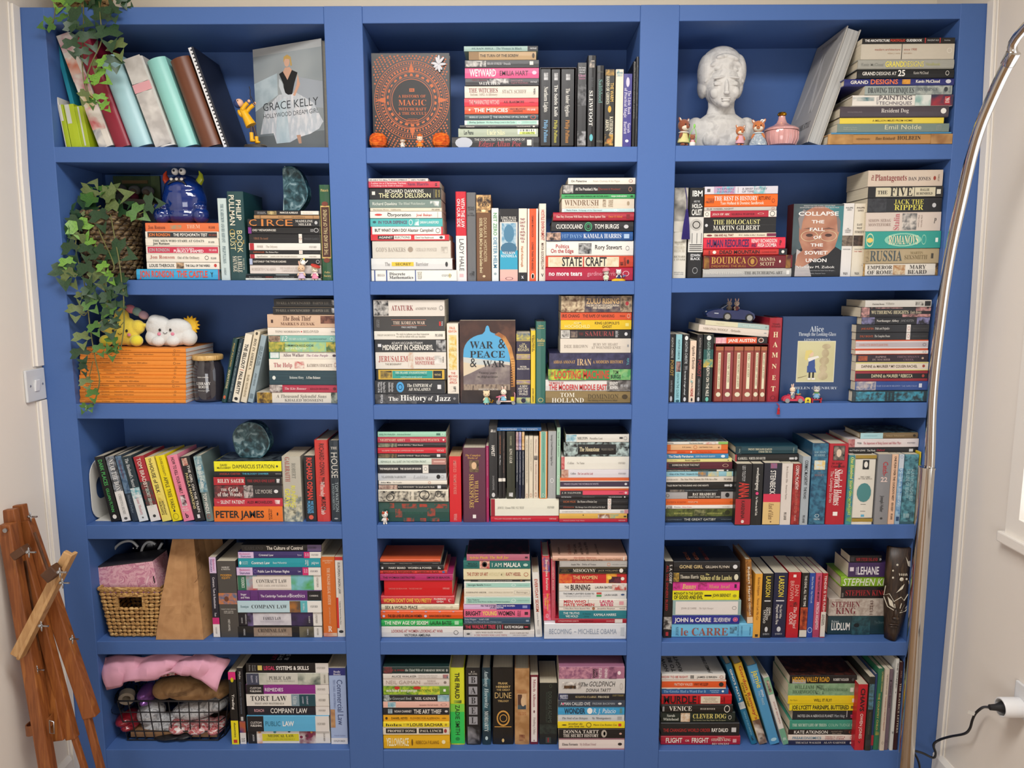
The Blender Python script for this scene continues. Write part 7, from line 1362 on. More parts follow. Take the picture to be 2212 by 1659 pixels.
# -- tall glossy biography with a dancer on its cover
y0 = 0.055
x0, z1 = zp('1A', 1545, 235, 0.10); x1 = zp('1A', 2040, 600, 0.04)[0]
zb = shelf_z(0, 0, -0.65)+0.002
w = (x1-x0)*1.07; xc = (x0+x1)/2-0.006
c = Cover('hardback_book', 'grey glossy biography with a ballgown figure on its cover', xc-w/2, xc+w/2, zb, zb+0.312, 0.112, 0.022, '9aa2a6', -radians(24), spine_col='8a9296')
c.rect(0, 1, 0, 1, '8f999d', m=mix_mat(['7f898d', 'a4acae', '8f999d'], 3.0, 0.25, (1, 1, 1), 2.0))
c.rect(0.0, 1, 0.93, 1, 'b4b8b8'); c.poly([(0, .42), (.35, .55), (.35, .75), (0, .68)], 'a9bcc4', m=mix_mat(['a9bcc4', 'c4d4da'], 18.0, 0.3))
c.poly([(.55, .45), (1, .38), (1, .62), (.6, .7)], 'a4acb4'); c.rect(0, 1, 0, 0.18, '6f7678')
c.poly([(.06, .2), (.14, .42), (.36, .55), (.62, .55), (.86, .44), (.99, .26), (.93, .2), (.8, .16), (.64, .14), (.5, .1), (.3, .1), (.26, .2)], 'dcdde0', m=mix_mat(['dfe0e2', 'c4ccd2', 'e8e8ea'], 14.0, 0.3, (3, 1, 1)))
c.poly([(.3, .2), (.34, .48), (.46, .52), (.5, .1), (.3, .1)], 'b9cdd4', m=mix_mat(['b9cdd4', 'd0dde2'], 14.0, 0.3, (3, 1, 1)))
c.poly([(.38, .74), (.44, .76), (.5, .68), (.57, .76), (.65, .73), (.6, .64), (.56, .54), (.44, .54), (.44, .64)], '1d1e20')
c.poly([(.44, .755), (.5, .675), (.57, .76), (.54, .79), (.47, .79)], 'd8aa90'); c.disc(.5, .84, .04, .045, 'dcb096'); c.poly([(.45, .84), (.46, .89), (.51, .905), (.56, .88), (.575, .8), (.55, .8), (.545, .86), (.48, .87)], 'c9a45c')
c.poly([(.38, .7), (.42, .66), (.46, .56), (.52, .53), (.5, .51), (.42, .54), (.37, .63)], 'cfd6da'); c.poly([(.65, .72), (.68, .62), (.6, .52), (.57, .53), (.63, .62)], 'd8aa90')
c.poly([(.6, .16), (.63, .08), (.67, .08), (.66, .16)], 'c49a82')
c.text('GRACE KELLY', 'L', .12, .93, .415, .485, '3a4045'); c.text('HOLLYWOOD DREAM GIRL', 'L', .12, .93, .345, .385, '4a5055'); c.text('PIERRE-HENRI VERLHAC AND MARIGAY', 'L', .3, .75, .02, .032, '5a6064')

# -- black square book with an orange calendar-stone pattern
x0, z1 = zp('1B', 192, 357, 0.06); x1 = zp('1B', 712, 600, 0.06)[0]
zb = shelf_z(1, 0, -0.35)+0.0013
c = Cover('hardback_book', 'black hardback with orange rings and glyphs, standing cover outward', x0, x1, zb, z1, 0.055, 0.03, '1f1d1d')
OR = 'c4632c'
def AR(): return c.w/c.h
cx, cz = 0.51, 0.52
for ro, ri in ((.262, .255), (.285, .281), (.345, .34), (.365, .355), (.415, .41), (.435, .43), (.485, .478)): c.ring(cx, cz, ro, ri, OR)
def glyph_band(r0, r1, n, seed, fill):
    rnd = random.Random(seed); mb = MB(); X, Zc = c.P(cx, cz)
    for k in range(n):
        a = 2*pi*(k+0.5)/n; da = pi/n*fill
        R0 = r0+(r1-r0)*rnd.uniform(0.05, 0.3); R1 = r1-(r1-r0)*rnd.uniform(0.05, 0.35)
        P = [(R0, a-da), (R1, a-da*rnd.uniform(.4, 1)), (R1, a+da*rnd.uniform(.4, 1)), (R0, a+da)]
        pts = [(X+r*c.w*cos(t), Zc+r*c.w*sin(t)) for r, t in P]
        if all(-c.w/2+0.003 < p[0] < c.w/2-0.003 and 0.004 < p[1] < c.h-0.004 for p in pts): mb.poly(pts, c.y)
    mb.build('cover_ornament', tmat(OR), c.o)['kind'] = 'stuff'
c.lay()
glyph_band(.292, .335, 26, 1, .62); glyph_band(.368, .408, 60, 2, .55); glyph_band(.44, .475, 90, 3, .5)
for k, r in enumerate((.5, .53, .56, .59, .62, .65)): glyph_band(r, r+.028, 70+6*k, 10+k, .5)
for a in (0, 90, 180, 270):
    t = radians(a); X, Zc = c.P(cx, cz)
    def pp(r, o): return (X+r*c.w*cos(t+o), Zc+r*c.w*sin(t+o))
    MB().poly([pp(.345, -.1), pp(.47, 0), pp(.345, .1)], c.lay()).build('cover_ornament', tmat(OR), c.o)
c.disc(cx, cz, .25, .25*AR(), '1f1d1d', 'cover_panel', n=48)
c.text('A HISTORY OF', 'S', .335, .69, .545, .572, OR); c.text('MAGIC', 'S', .335, .695, .465, .52, OR); c.text('WITCHCRAFT', 'S', .335, .695, .412, .44, OR); c.text('& THE OCCULT', 'S', .335, .695, .368, .395, OR)
c.text('FOREWORD BY', 'S', .45, .58, .318, .328, OR); c.text('SUSANNAH', 'S', .43, .6, .296, .312, OR); c.text('LIPSCOMB', 'S', .43, .6, .272, .288, OR)
c.rect(.48, .545, .605, .64, OR); c.text('DK', 'S', .49, .535, .613, .632, '1f1d1d')
fs = MB()
rnd = random.Random(5); X, Zc = c.P(.86, .88)
for k in range(9):
    a = 2*pi*k/9+rnd.uniform(-.2, .2); r = rnd.uniform(.014, .024)
    fs.ell((X+r*.5*cos(a), -0.004-0.002*(k % 2), Zc+r*.6*sin(a)), (r*.55, .002, .004), 8, 5, Matrix.Rotation(-a, 3, 'Y'))
o = fs.build('feather_tuft', mat('d8d8dc', 0.9), None, c.o.location); tag(o, 'small white feathery bow stuck on the orange-ringed cover', 'decoration')

# -- thick paperback with a bespectacled face
x0, z1 = zp('2C', 995, 352, 0.035); x1 = zp('2C', 1358, 620, 0.035)[0]
zb = shelf_z(2, 1, 0.78)+0.0025
c = Cover('paperback_book', 'thick paperback with a bespectacled man\'s face on its cover', x0, x1, zb, z1, 0.032, 0.05, '26282c', 0, False, '4a1a1e')
c.rect(0, 1, 0.0, 1, '3a4448', m=mix_mat(['30383c', '4a5a5e', '3a4246'], 5.0, 0.4)); c.rect(.62, 1, .35, .97, '4a9298', m=mix_mat(['4a9298', '3a7478'], 6.0, 0.4))
c.poly([(0, 0), (0, .28), (.2, .4), (.55, .3), (.85, .42), (1, .36), (1, 0)], '1c1d20'); c.poly([(.08, 0), (.1, .38), (.3, .3), (.42, 0)], 'b8b0ac')
FACE_M = mix_mat(['b98468', 'a87058', 'c8967a'], 9.0, 0.5, (1, 1, 1), 3.0)
c.poly([(.14, .5), (.13, .66), (.16, .8), (.24, .9), (.42, .96), (.62, .96), (.8, .9), (.9, .78), (.93, .6), (.9, .5), (.86, .4), (.72, .3), (.5, .24), (.34, .28), (.22, .36)], 'b98468', m=FACE_M)
c.poly([(.14, .66), (.1, .8), (.2, .93), (.26, .9), (.19, .76), (.17, .64)], '8a8280'); c.poly([(.86, .88), (.95, .76), (.95, .6), (.9, .62)], '7a7472'); c.poly([(.42, .58), (.5, .42), (.6, .42), (.58, .6)], 'a06a52', m=mix_mat(['a87258', 'b88468'], 9.0, .5))
c.poly([(.38, .37), (.5, .385), (.64, .37), (.52, .345)], '7a4438'); c.poly([(.12, .3), (.28, .4), (.44, .36), (.5, .28), (.4, .2), (.2, .12), (.08, .16)], 'b58066', m=FACE_M)
for a in (.34, .72):
    x, z = c.P(a, .56); MB().ring(x, z, .17*c.w, .158*c.w, c.lay(), 32, .62).build('cover_picture', tmat('d8c8a0'), c.o)
    c.disc(a, .57, .07, .022, '4a3028'); c.poly([(a-.14, .655), (a, .675), (a+.14, .65), (a, .66)], '5a4038')
for t, a0, a1, b0, b1 in (('COLLAPSE', .1, .9, .84, .89), ('THE', .37, .62, .735, .775), ('FALL', .34, .64, .63, .67), ('OF', .42, .58, .52, .56), ('THE', .37, .62, .415, .455), ('SOVIET', .26, .72, .305, .35), ('UNION', .29, .71, .2, .245)):
    c.text(t, 'H', a0, a1, b0, b1, 'f0ece6')
c.text('Vladislav M. Zubok', 'B', .12, .88, .115, .145, 'e6e2dc'); c.text('FINALIST FOR THE CUNDILL HISTORY PRIZE', 'N', .2, .82, .965, .98, 'ddd8d4'); c.text('SHORTLISTED FOR THE PUSHKIN HOUSE BOOK PRIZE', 'N', .12, .9, .94, .955, 'ddd8d4')
c.text('"A deeply informed account of how the Soviet Union fell apart ...', 'N', .1, .9, .075, .088, 'bbb'); c.text('Serhii Plokhy, Financial Times', 'N', .3, .7, .035, .047, 'bbb')
for t, b0, b1 in (('COLLAPSE', .62, .92), ('THE', .5, .6), ('FALL', .36, .48)): pass

# -- paperback with a mountain seen through an arch
x0, z1 = zp('3B', 745, 252, 0.035); x1 = zp('3B', 1167, 600, 0.035)[0]
zb = shelf_z(1, 2, -0.05)+0.0013
c = Cover('hardback_book', 'book showing a blue-sky arch and mountain on its cover', x0, x1, zb, z1, 0.032, 0.035, '3a231c', 0, False)
c.rect(0, 1, 0, 1, '4a2c22', m=mix_mat(['4a2c22', '3a2019', '5c3a2c'], 12.0, 0.45, (1, 1, 1), 5.0))
arch = [(.06, .1), (.06, .58)]+[(.06+.43*(1-cos(t)), .58+.26*sin(t)**.8) for t in [pi/2*k/8 for k in range(1, 8)]]+[(.44, .86), (.455, .875), (.46, .9), (.478, .93), (.5, .94), (.52, .93), (.535, .9), (.54, .875), (.56, .86)]+[(.9-.36*(1-cos(t)), .58+.27*sin(t)**.8) for t in [pi/2*k/8 for k in range(7, 0, -1)]]+[(.9, .58), (.9, .1)]
c.poly(arch, '55a6d2', m=None)
c.poly([(.06, .1), (.06, .56), (.9, .5), (.9, .1)], 'b8c4c4', m=mix_mat(['b8c8cc', 'd8cdbc'], 3.0, .5)); c.poly([(.06, .5), (.3, .47), (.6, .46), (.9, .48), (.9, .3), (.06, .3)], 'dcc9a8', m=mix_mat(['dcc9a8', 'cfc4b0'], 4.0, .5))
c.poly([(.06, .33), (.2, .37), (.35, .42), (.5, .46), (.62, .49), (.72, .5), (.8, .47), (.9, .46), (.9, .15), (.06, .15)], '8a7f7c', m=mix_mat(['8f8480', '75696a', 'a0958c'], 12.0, .6))
c.rect(.06, .9, .1, .23, '7a6a62', m=mix_mat(['6a5a54', 'a08f7c', '4c3f3c'], 60.0, .6, (1, 1, .4))); c.rect(.02, .93, 0.0, .16, '2e2422', m=mix_mat(['2e2422', '3c302c'], 20.0, .6))
c.poly([(.62, .83), (.72, .8), (.8, .74), (.86, .66), (.9, .56), (.94, .4), (.96, .2), (.99, .2), (.99, .5), (.93, .68), (.82, .81), (.7, .86)], 'c08a4a', m=mix_mat(['d8a058', '9a5f34'], 30.0, .5, (1, 1, .4)))
for k in range(12): c.rect(.92, .98, .2+.03*k, .213+.03*k, 'b07838', 'cover_ornament')
for t, a0, a1, b0, b1 in (('WAR', .18, .6, .665, .745), ('&', .69, .82, .665, .745), ('PEACE', .18, .81, .555, .63), ('&', .18, .3, .44, .515), ('WAR', .41, .81, .44, .515)): c.text(t, 'S', a0, a1, b0, b1, '23262a')
c.text('Twenty years', 'N', .335, .66, .36, .382, '3a3634'); c.text('in Afghanistan', 'N', .315, .68, .312, .336, '3a3634'); c.text('ANDREW NORTH', 'N', .33, .68, .158, .178, 'ddd6cc')

# -- blue storybook with a framed drawing (generic picture)
x0, z1 = zp('3C', 942, 224, 0.045); x1 = zp('3C', 1484, 560, 0.045)[0]
zb = shelf_z(2, 2, 0.78)+0.0013
c = Cover('hardback_book', 'large navy blue storybook with a framed drawing on its cover', x0+0.003, x1, zb, z1, 0.042, 0.028, '26406a')
SV = 'c8d0d8'
c.text('Alice', 'S', .37, .56, .825, .885, SV); c.text('Through the Looking-Glass', 'S', .22, .73, .775, .815, SV); c.text('LEWIS CARROLL', 'S', .3, .66, .718, .74, SV); c.text('HELEN OXENBURY', 'S', .2, .79, .14, .168, SV)
c.rect(.215, .735, .225, .715, 'd8d4b8'); c.rect(.225, .725, .235, .705, 'cdc79c', m=mix_mat(['d0ca9c', 'c4bd90'], 8.0, .6)); 
c.poly([(.36, .42), (.46, .42), (.49, .34), (.36, .34)], '34508c'); c.poly([(.38, .5), (.46, .5), (.47, .41), (.37, .41)], '34508c'); c.poly([(.36, .51), (.5, .54), (.52, .52), (.38, .47)], 'e6e2d8'); c.disc(.41, .56, .03, .032, 'e0bea0'); c.poly([(.33, .6), (.4, .61), (.43, .59), (.38, .55), (.35, .48), (.32, .5)], 'd9c878')
c.rect(.385, .41, .27, .345, '222'); c.rect(.435, .46, .27, .345, '222'); c.rect(.375, .415, .255, .275, 'e8e4dc'); c.rect(.43, .475, .255, .275, 'e8e4dc')
ST = mix_mat(['c8b896', 'b0a07c'], 18.0, .6)
for a, b, ra, rb in ((.58, .3, .07, .05), (.58, .39, .055, .05), (.59, .48, .065, .05), (.6, .57, .05, .05), (.61, .65, .06, .03)): c.disc(a, b, ra, rb, 'c8b896', m=ST)
c.poly([(.24, .27), (.36, .3), (.36, .305), (.24, .28)], '8a7c5c')

# -- slipcases
def slipcase(label, x0, x1, z0, z1, y, D, m, inner, t=0.0015):
    o = empty('slipcase', ((x0+x1)/2, y, z0)); tag(o, label, 'slipcase')
    w, h = x1-x0, z1-z0
    MB().box(-w/2, -w/2+t, 0, D, 0, h).build('side_board', m, o); MB().box(w/2-t, w/2, 0, D, 0, h).build('side_board', m, o)
    MB().box(-w/2+t, w/2-t, 0, D, 0, t).build('base_board', m, o); MB().box(-w/2+t, w/2-t, 0, D, h-t, h).build('top_board', m, o)
    MB().box(-w/2+t, w/2-t, D-t, D, t, h-t).build('back_board', m, o)
    return o
x0, z1 = zp('1B', 1309, 448, 0.027); x1 = zp('1B', 1549, 720, 0.027)[0]; x0 = zp('1B', 1309, 720, 0.027)[0]
slipcase('black slipcase holding three matching dark fantasy volumes', x0, x1, shelf_z(1, 0, 0.2)+0.0008, z1, 0.027, 0.15, cmat('2a1a1e'), None)
x0 = zp('3C', 428, 650, 0.027)[0]; x1, _ = zp('3C', 834, 650, 0.027); z1 = zp('3C', 630, 430, 0.027)[1]
slipcase('dark red slipcase holding six striped classic novels', x0, x1, shelf_z(2, 2, 0.6)+0.0014, z1, 0.027, 0.15, cmat('6a1620'), None)

# -- big pale grey book leaning right with its page edges showing
q = [zp('1C', X, Y, 0.03) for X, Y in ((890, 872), (985, 872), (1160, 124), (1240, 124))]
mbx, mbz = (q[0][0]+q[1][0])/2, (q[0][1]+q[1][1])/2; mtx, mtz = (q[2][0]+q[3][0])/2, (q[2][1]+q[3][1])/2
lean = atan2(mtx-mbx, mtz-mbz); T = (q[1][0]-q[0][0])*cos(lean)*0.95
L = (TOPZ[2][0][0]-0.006-BOT[2][0][0]-T*sin(lean))/cos(lean)
bo = empty('hardback_book', (mbx+0.002, 0.03, shelf_z(2, 0, mbx)+T/2*sin(lean)+0.0006), (0, lean, 0)); tag(bo, 'large pale grey hardback tipped against the art stack, page edges forward', 'book')
GC = cmat('b4b0a8'); W = 0.215
MB().box(-T/2, -T/2+0.003, 0, W, 0, L).build('front_cover', GC, bo); MB().box(T/2-0.003, T/2, 0, W, 0, L).build('back_cover', GC, bo); MB().box(-T/2+0.003, T/2-0.003, W-0.003, W, 0, L).build('spine', GC, bo)
po = MB().box(-(T/2-0.003), T/2-0.003, 0.005, W-0.003, 0.004, L-0.004).build('pages', mix_mat(['a8a8a6', 'c4c4c0', '9a9a98'], 1.0, .8, (500, 2, 2), 2.0), bo)
def side_text(t, y0_, y1_, z0_, z1_, col, font='S'):
    vs, fs = text_geo(t, font); a = min(v[0] for v in vs); b = max(v[0] for v in vs); mb = MB()
    mb.add([(-T/2-0.0004, y1_-(vx-a)/(b-a)*(y1_-y0_), z0_+vy/0.645*(z1_-z0_)) for vx, vy in vs], fs); mb.build('cover_lettering', tmat(col), bo)
side_text('NEW YORK STYLE', 0.03, 0.16, 0.05, 0.068, '55524e'); side_text('THE NEW INTERIORS', 0.05, 0.16, 0.31, 0.318, '7a766f')
mb = MB()
for (ya, za), (yb2, zb2) in (((.18, .1), (.13, .29)), ((.13, .29), (.08, .1)), ((.165, .16), (.095, .16)), ((.07, .1), (.02, .29))):
    mb.add([(-T/2-.0003, ya, za), (-T/2-.0003, ya-.02, za), (-T/2-.0003, yb2-.02, zb2), (-T/2-.0003, yb2, zb2)], [(0, 1, 2, 3)])
mb.build('cover_ornament', tmat('c9c6c0'), bo)

# -- teal folder tucked between the floral binder and the wall
a = zp('1A', 318, 232, 0.06); b2 = zp('1A', 480, 850, 0.06)
fo = empty('card_folder', (b2[0]+0.02, 0.06, shelf_z(0, 0, -1.2)+0.003), (0, atan2(a[0]-b2[0], a[1]-b2[1]), 0)); tag(fo, 'teal card folder tilted beside the floral ring binder', 'folder')
Lf = hypot(a[0]-b2[0], a[1]-b2[1])+0.02
MB().box(-0.006, -0.0045, 0, 0.17, 0, Lf).build('front_flap', cmat('1f8ba0'), fo); MB().box(0.0045, 0.006, 0, 0.17, 0, Lf).build('back_flap', cmat('1f8ba0'), fo); MB().box(-0.0045, 0.0045, 0.0, 0.0015, 0, Lf).build('spine', cmat('1f8ba0'), fo)

# ---------------------------------------------------------------- small flocked animal figurines
def critter(label, base, H, fur, dress, kind='rabbit', turn=0.0, muzzle=None, seated=False, name='animal_figurine', legs=None, ear_in='d9a79a', collar=None):
    """base: foot point (x, y, z). H: height to the crown"""
    o = empty(name, base, (0, 0, turn)); tag(o, label, 'figurine', 'flocked animal figurines')
    F = mat(fur, 0.95, sheen=0.4, grain=0.06, scale=300.0)
    b = MB(); k = H
    hz = 0.735*k; hr = (0.235*k, 0.205*k, 0.225*k)
    b.ell((0, 0, hz), hr, 16, 12); b.ell((0, -0.13*k, hz-0.07*k), (0.12*k, 0.10*k, 0.09*k), 12, 8)
    if muzzle == 'long': b.ell((0, -0.2*k, hz-0.08*k), (0.07*k, 0.09*k, 0.055*k), 10, 8)
    b.ell((0, 0, 0.34*k), (0.17*k, 0.14*k, 0.22*k), 14, 10)
    for s in (-1, 1):
        b.ell((s*0.19*k, -0.05*k, 0.38*k), (0.055*k, 0.06*k, 0.13*k), 10, 8, Matrix.Rotation(s*-0.5, 3, 'Y'))
        b.ell((s*0.09*k, -0.05*k, 0.055*k), (0.07*k, 0.11*k, 0.055*k), 10, 8)
        b.ell((s*0.085*k, 0, 0.14*k), (0.065*k, 0.07*k, 0.1*k), 10, 8)
        if kind == 'rabbit': b.ell((s*0.12*k, 0.02*k, hz+0.32*k), (0.062*k, 0.038*k, 0.17*k), 10, 8, Matrix.Rotation(s*0.22, 3, 'Y'))
        elif kind == 'bear': b.ell((s*0.17*k, 0, hz+0.18*k), (0.075*k, 0.035*k, 0.075*k), 10, 8)
        elif kind == 'cat':
            b.ell((s*0.13*k, 0, hz+0.19*k), (0.055*k, 0.035*k, 0.1*k), 8, 6, Matrix.Rotation(s*0.25, 3, 'Y'))
        else: b.ell((s*0.19*k, 0, hz+0.19*k), (0.06*k, 0.04*k, 0.11*k), 10, 8, Matrix.Rotation(s*0.6, 3, 'Y'))
    remesh(b.build('body', F, o), max(0.0008, k*0.022), 1)
    E_ = mat('131313', 0.15)
    for s in (-1, 1):
        MB().ell((s*0.095*k, -0.185*k, hz+0.01*k), (0.026*k, 0.02*k, 0.03*k), 10, 8).build('eye', E_, o)
        if kind == 'rabbit':
            MB().ell((s*0.122*k, -0.008*k, hz+0.31*k), (0.036*k, 0.022*k, 0.12*k), 8, 6, Matrix.Rotation(s*0.22, 3, 'Y')).build('inner_ear', mat(ear_in, 0.9), o)
        elif kind in ('fox', 'deer'):
            MB().ell((s*0.19*k, -0.02*k, hz+0.2*k), (0.035*k, 0.03*k, 0.07*k), 8, 6, Matrix.Rotation(s*0.6, 3, 'Y')).build('inner_ear', mat('e6dccc', 0.9), o)
    MB().ell((0, (-0.285 if muzzle == 'long' else -0.225)*k, hz-0.055*k), (0.022*k, 0.015*k, 0.016*k), 8, 6).build('nose', mat('5a3a34', 0.5), o)
    if kind in ('fox', 'deer'):
        MB().ell((0, -0.06*k, hz-0.075*k), (0.19*k, 0.165*k, 0.12*k), 14, 10).build('pale_face', mat('eadfc8', 0.95), o)
    if dress:
        D = mat(dress, 0.85, grain=0.1, scale=200.0)
        prof = [(0.15*k, 0.50*k), (0.165*k, 0.42*k), (0.185*k, 0.32*k), (0.235*k, 0.17*k), (0.24*k, 0.13*k), (0.18*k, 0.12*k)]
        MB().lathe(prof, 18, sy=0.82).build('dress', D, o)
    if collar: MB().lathe([(0.12*k, 0.53*k), (0.2*k, 0.5*k), (0.21*k, 0.47*k), (0.14*k, 0.46*k)], 16, sy=0.85).build('collar', mat(collar, 0.8), o)
    return o
def cpos(u, v_unused, b, r, y):
    x = bp(u, v_unused, y)[0]; return Vector((x, y, shelf_z(b, r, x)+0.0003))
YC = 0.0125
# top middle shelf
o = critter('tiny brown-headed white animal figurine holding a brass horn', cpos(870, 319, 1, 0, 0.018), 0.030, 'd8c4ae', 'ded6cc', 'bear', 0.3)
MB().ell((0, 0, 0.026), (0.0078, 0.0072, 0.0045), 12, 8).build('brown_crown', mat('8a4f30', 0.9), o)
MB().lathe([(0.0007, 0), (0.0009, 0.008), (0.004, 0.013), (0.0005, 0.0125)], 12).build('horn', mat('a8843c', 0.25, 0.9), o, (0.0, -0.009, 0.012), (1.2, 0, 0.9))
o = critter('cream animal figurine in an orange pumpkin dress and hat', cpos(907, 319, 1, 0, 0.018), 0.036, 'ecd3bb', 'e8801f', 'bear', 0.1)
MB().lathe([(0.0075, 0), (0.007, 0.003), (0.004, 0.0055), (0.0015, 0.008)], 14).build('hat', mat('d9641a', 0.8), o, (0, 0, 0.0335))
for s in (-1, 1): MB().ell((s*0.008, -0.006, 0.017), (0.004, 0.003, 0.004), 10, 6).build('pompom', mat('e0662a', 0.9), o)
# knitted pumpkins
def pumpkin(u, label):
    x = bp(u, 319, 0.03)[0]; o = empty('knitted_pumpkin', (x, 0.03, shelf_z(1, 0, x)+0.0003)); tag(o, label, 'pumpkin', 'knitted pumpkins')
    mb = MB(); R = 0.026; H = 0.041; n = 40
    prof = [(0.004, 0.0), (0.018, 0.002), (0.025, 0.012), (0.0262, 0.023), (0.024, 0.035), (0.016, 0.043), (0.004, 0.0415)]
    vs = []; fs = []
    prof2 = []
    for i in range(25):
        t = i/24*(len(prof)-1); a = int(min(t, len(prof)-2)); f = t-a
        prof2.append((prof[a][0]*(1-f)+prof[a+1][0]*f, prof[a][1]*(1-f)+prof[a+1][1]*f))
    for r, z in prof2:
        for j in range(n):
            a = 2*pi*j/n; q = r*(1-0.1*(abs(cos(a*4))**8))
            vs.append((q*cos(a), q*sin(a)*0.9, z))
    for i in range(24):
        for j in range(n): fs.append((i*n+j, i*n+(j+1) % n, (i+1)*n+(j+1) % n, (i+1)*n+j))
    mb.add(vs, fs); mb.smooth = True
    mb.build('body', mix_mat(['e8640c', 'c44a06', 'f07c1c'], 60.0, 0.9, (1, 1, 2.2), 2.0, True, 0.0, 0.9, 'voronoi'), o)
    MB().tube([(0, 0, 0.041), (0.001, 0, 0.047), (0.003, 0, 0.052)], [0.004, 0.003, 0.0025], 8).build('stalk', mat('5a3a1c', 0.9), o)
pumpkin(817, 'orange knitted pumpkin beside the small brass horn player'); pumpkin(953, 'orange knitted pumpkin beside the long black poetry volume')
# second shelf by the agate stack
o = critter('beige rabbit figurine in lilac dress with white teapot hat', cpos(652, 606, 0, 1, YC), 0.0475, 'dcb895', 'c4aec8', 'rabbit', 0.1, collar='ece6e2')
MB().lathe([(0.004, 0), (0.0075, 0.004), (0.0072, 0.01), (0.0045, 0.0145), (0.001, 0.016)], 16).build('teapot_hat', mat('ece8e0', 0.3), o, (0.004, 0, 0.0445), (0, 0.25, 0))
MB().tube([(0.010, 0, 0.05), (0.016, 0, 0.054), (0.0195, 0, 0.0585)], [0.0022, 0.0017, 0.0013], 8).build('spout', mat('ece8e0', 0.3), o)
MB().tube([(0.0, 0, 0.05), (-0.003, 0, 0.056), (0.001, 0, 0.062), (0.006, 0, 0.06)], 0.0011, 8).build('handle', mat('ece8e0', 0.3), o)
MB().ell((0.0085, 0, 0.0625), (0.0028, 0.002, 0.0028), 8, 6).build('star_knob', mat('ecd84a', 0.5), o)
o = critter('cream figurine in pink dress with wide red hat', cpos(681, 606, 0, 1, YC), 0.044, 'ece0c8', 'e48aa6', 'bear', -0.15, collar='ead6e0')
MB().lathe([(0.006, -0.001), (0.0135, 0.0), (0.0145, 0.002), (0.0135, 0.0042), (0.004, 0.005)], 20).build('hat', mat('c8382c', 0.7), o, (0.002, 0, 0.0405), (0.1, 0.38, 0))
MB().lathe([(0.006, -0.0012), (0.0138, -0.0006), (0.0138, 0.0001), (0.006, 0.0002)], 20).build('hat_brim', mat('c89a72', 0.8), o, (0.002, 0, 0.0405), (0.1, 0.38, 0))
o = critter('white figurine in green with a pink mushroom cap', cpos(1309, 607, 1, 1, YC), 0.034, 'e2dcd0', 'c8d0b4', 'bear', -0.2)
MB().lathe([(0.002, -0.001), (0.0115, 0.0), (0.0108, 0.004), (0.0075, 0.0085), (0.002, 0.0105)], 18).build('mushroom_cap', mat('d8808c', 0.6), o, (0, 0, 0.029), (0, -0.15, 0))
o = critter('navy and white bird figurine with a yellow floor toy', cpos(1336, 607, 1, 1, YC), 0.035, 'dcdad6', '24305c', 'bear', 0.3)
MB().ell((0, 0.002, 0.027), (0.0085, 0.0075, 0.006), 12, 8).build('dark_cap', mat('26304a', 0.8), o)
MB().lathe([(0.022, 0), (0.0215, 0.004), (0.012, 0.007), (0.002, 0.0075)], 20, sy=0.5).build('yellow_base', mat('e8b41a', 0.4), o)
MB().box(0.017, 0.027, -0.003, 0.003, 0.003, 0.0065).build('blue_paddle', mat('5a6a9a', 0.4), o, None, (0, -0.5, 0))
# third shelf, middle: bear with saxophone, rabbit on a tricycle
o = critter('cream bear figurine in mint playing a brass saxophone', cpos(1051, 876, 1, 2, 0.014), 0.044, 'e6cba4', '8cc8b8', 'bear', 0.25)
BR = mat('b08a3a', 0.22, 1.0)
MB().tube(spline([(0.002, -0.011, 0.026), (0.005, -0.014, 0.019), (0.009, -0.014, 0.009), (0.014, -0.014, 0.008), (0.018, -0.014, 0.015)], 4), [0.0014]*8+[0.0018]*3+[0.0025]*2+[0.003]*2+[0.0042]*2, 8).build('saxophone', BR, o)
def wheel(o, x, y, z, r, w=0.005, rimc='9aa0a0', tyre='8a8e90'):
    MB().lathe([(r*0.3, -w/2), (r*0.9, -w/2), (r, -w*0.3), (r, w*0.3), (r*0.9, w/2), (r*0.3, w/2)], 20).build('wheel', mat(tyre, 0.5), o, (x, y, z), (pi/2, 0, 0))
o = critter('cream rabbit figurine in pink and blue riding a tricycle', cpos(1088, 877, 1, 2, 0.014)+Vector((0, 0, 0.008)), 0.040, 'eadfcc', '86bcd8', 'rabbit', -0.5, collar='d8788c')
tr = empty('toy_tricycle', cpos(1092, 877, 1, 2, 0.014)); tag(tr, 'pink toy tricycle with yellow basket under the cream rabbit', 'toy')
PK = mat('e0a0ac', 0.4)
wheel(tr, -0.021, -0.004, 0.0075, 0.0072); wheel(tr, 0.024, -0.008, 0.006, 0.0058); wheel(tr, 0.024, 0.006, 0.006, 0.0058)
MB().tube([(-0.021, -0.004, 0.0075), (-0.019, -0.004, 0.02), (-0.017, -0.004, 0.027)], 0.0028, 8).build('fork', PK, tr)
MB().tube([(-0.028, -0.010, 0.0235), (-0.018, -0.006, 0.025), (-0.014, 0.004, 0.0255)], 0.0018, 8).build('handlebar', mat('d86a88', 0.4), tr)
MB().box(-0.018, 0.026, -0.006, 0.005, 0.0085, 0.0115).build('frame', mat('ead0c4', 0.4), tr, bevel=0.001)
MB().tube([(0.028, 0.0, 0.011), (0.0285, 0.0, 0.033), (0.026, 0, 0.037)], 0.0014, 8).build('push_handle', PK, tr)
MB().lathe([(0.006, 0), (0.0078, 0.011), (0.008, 0.0115), (0.0066, 0.011), (0.0055, 0.001)], 4).build('basket', mat('e6d21c', 0.4), tr, (0.021, -0.003, 0.0115), (0, 0, pi/4))
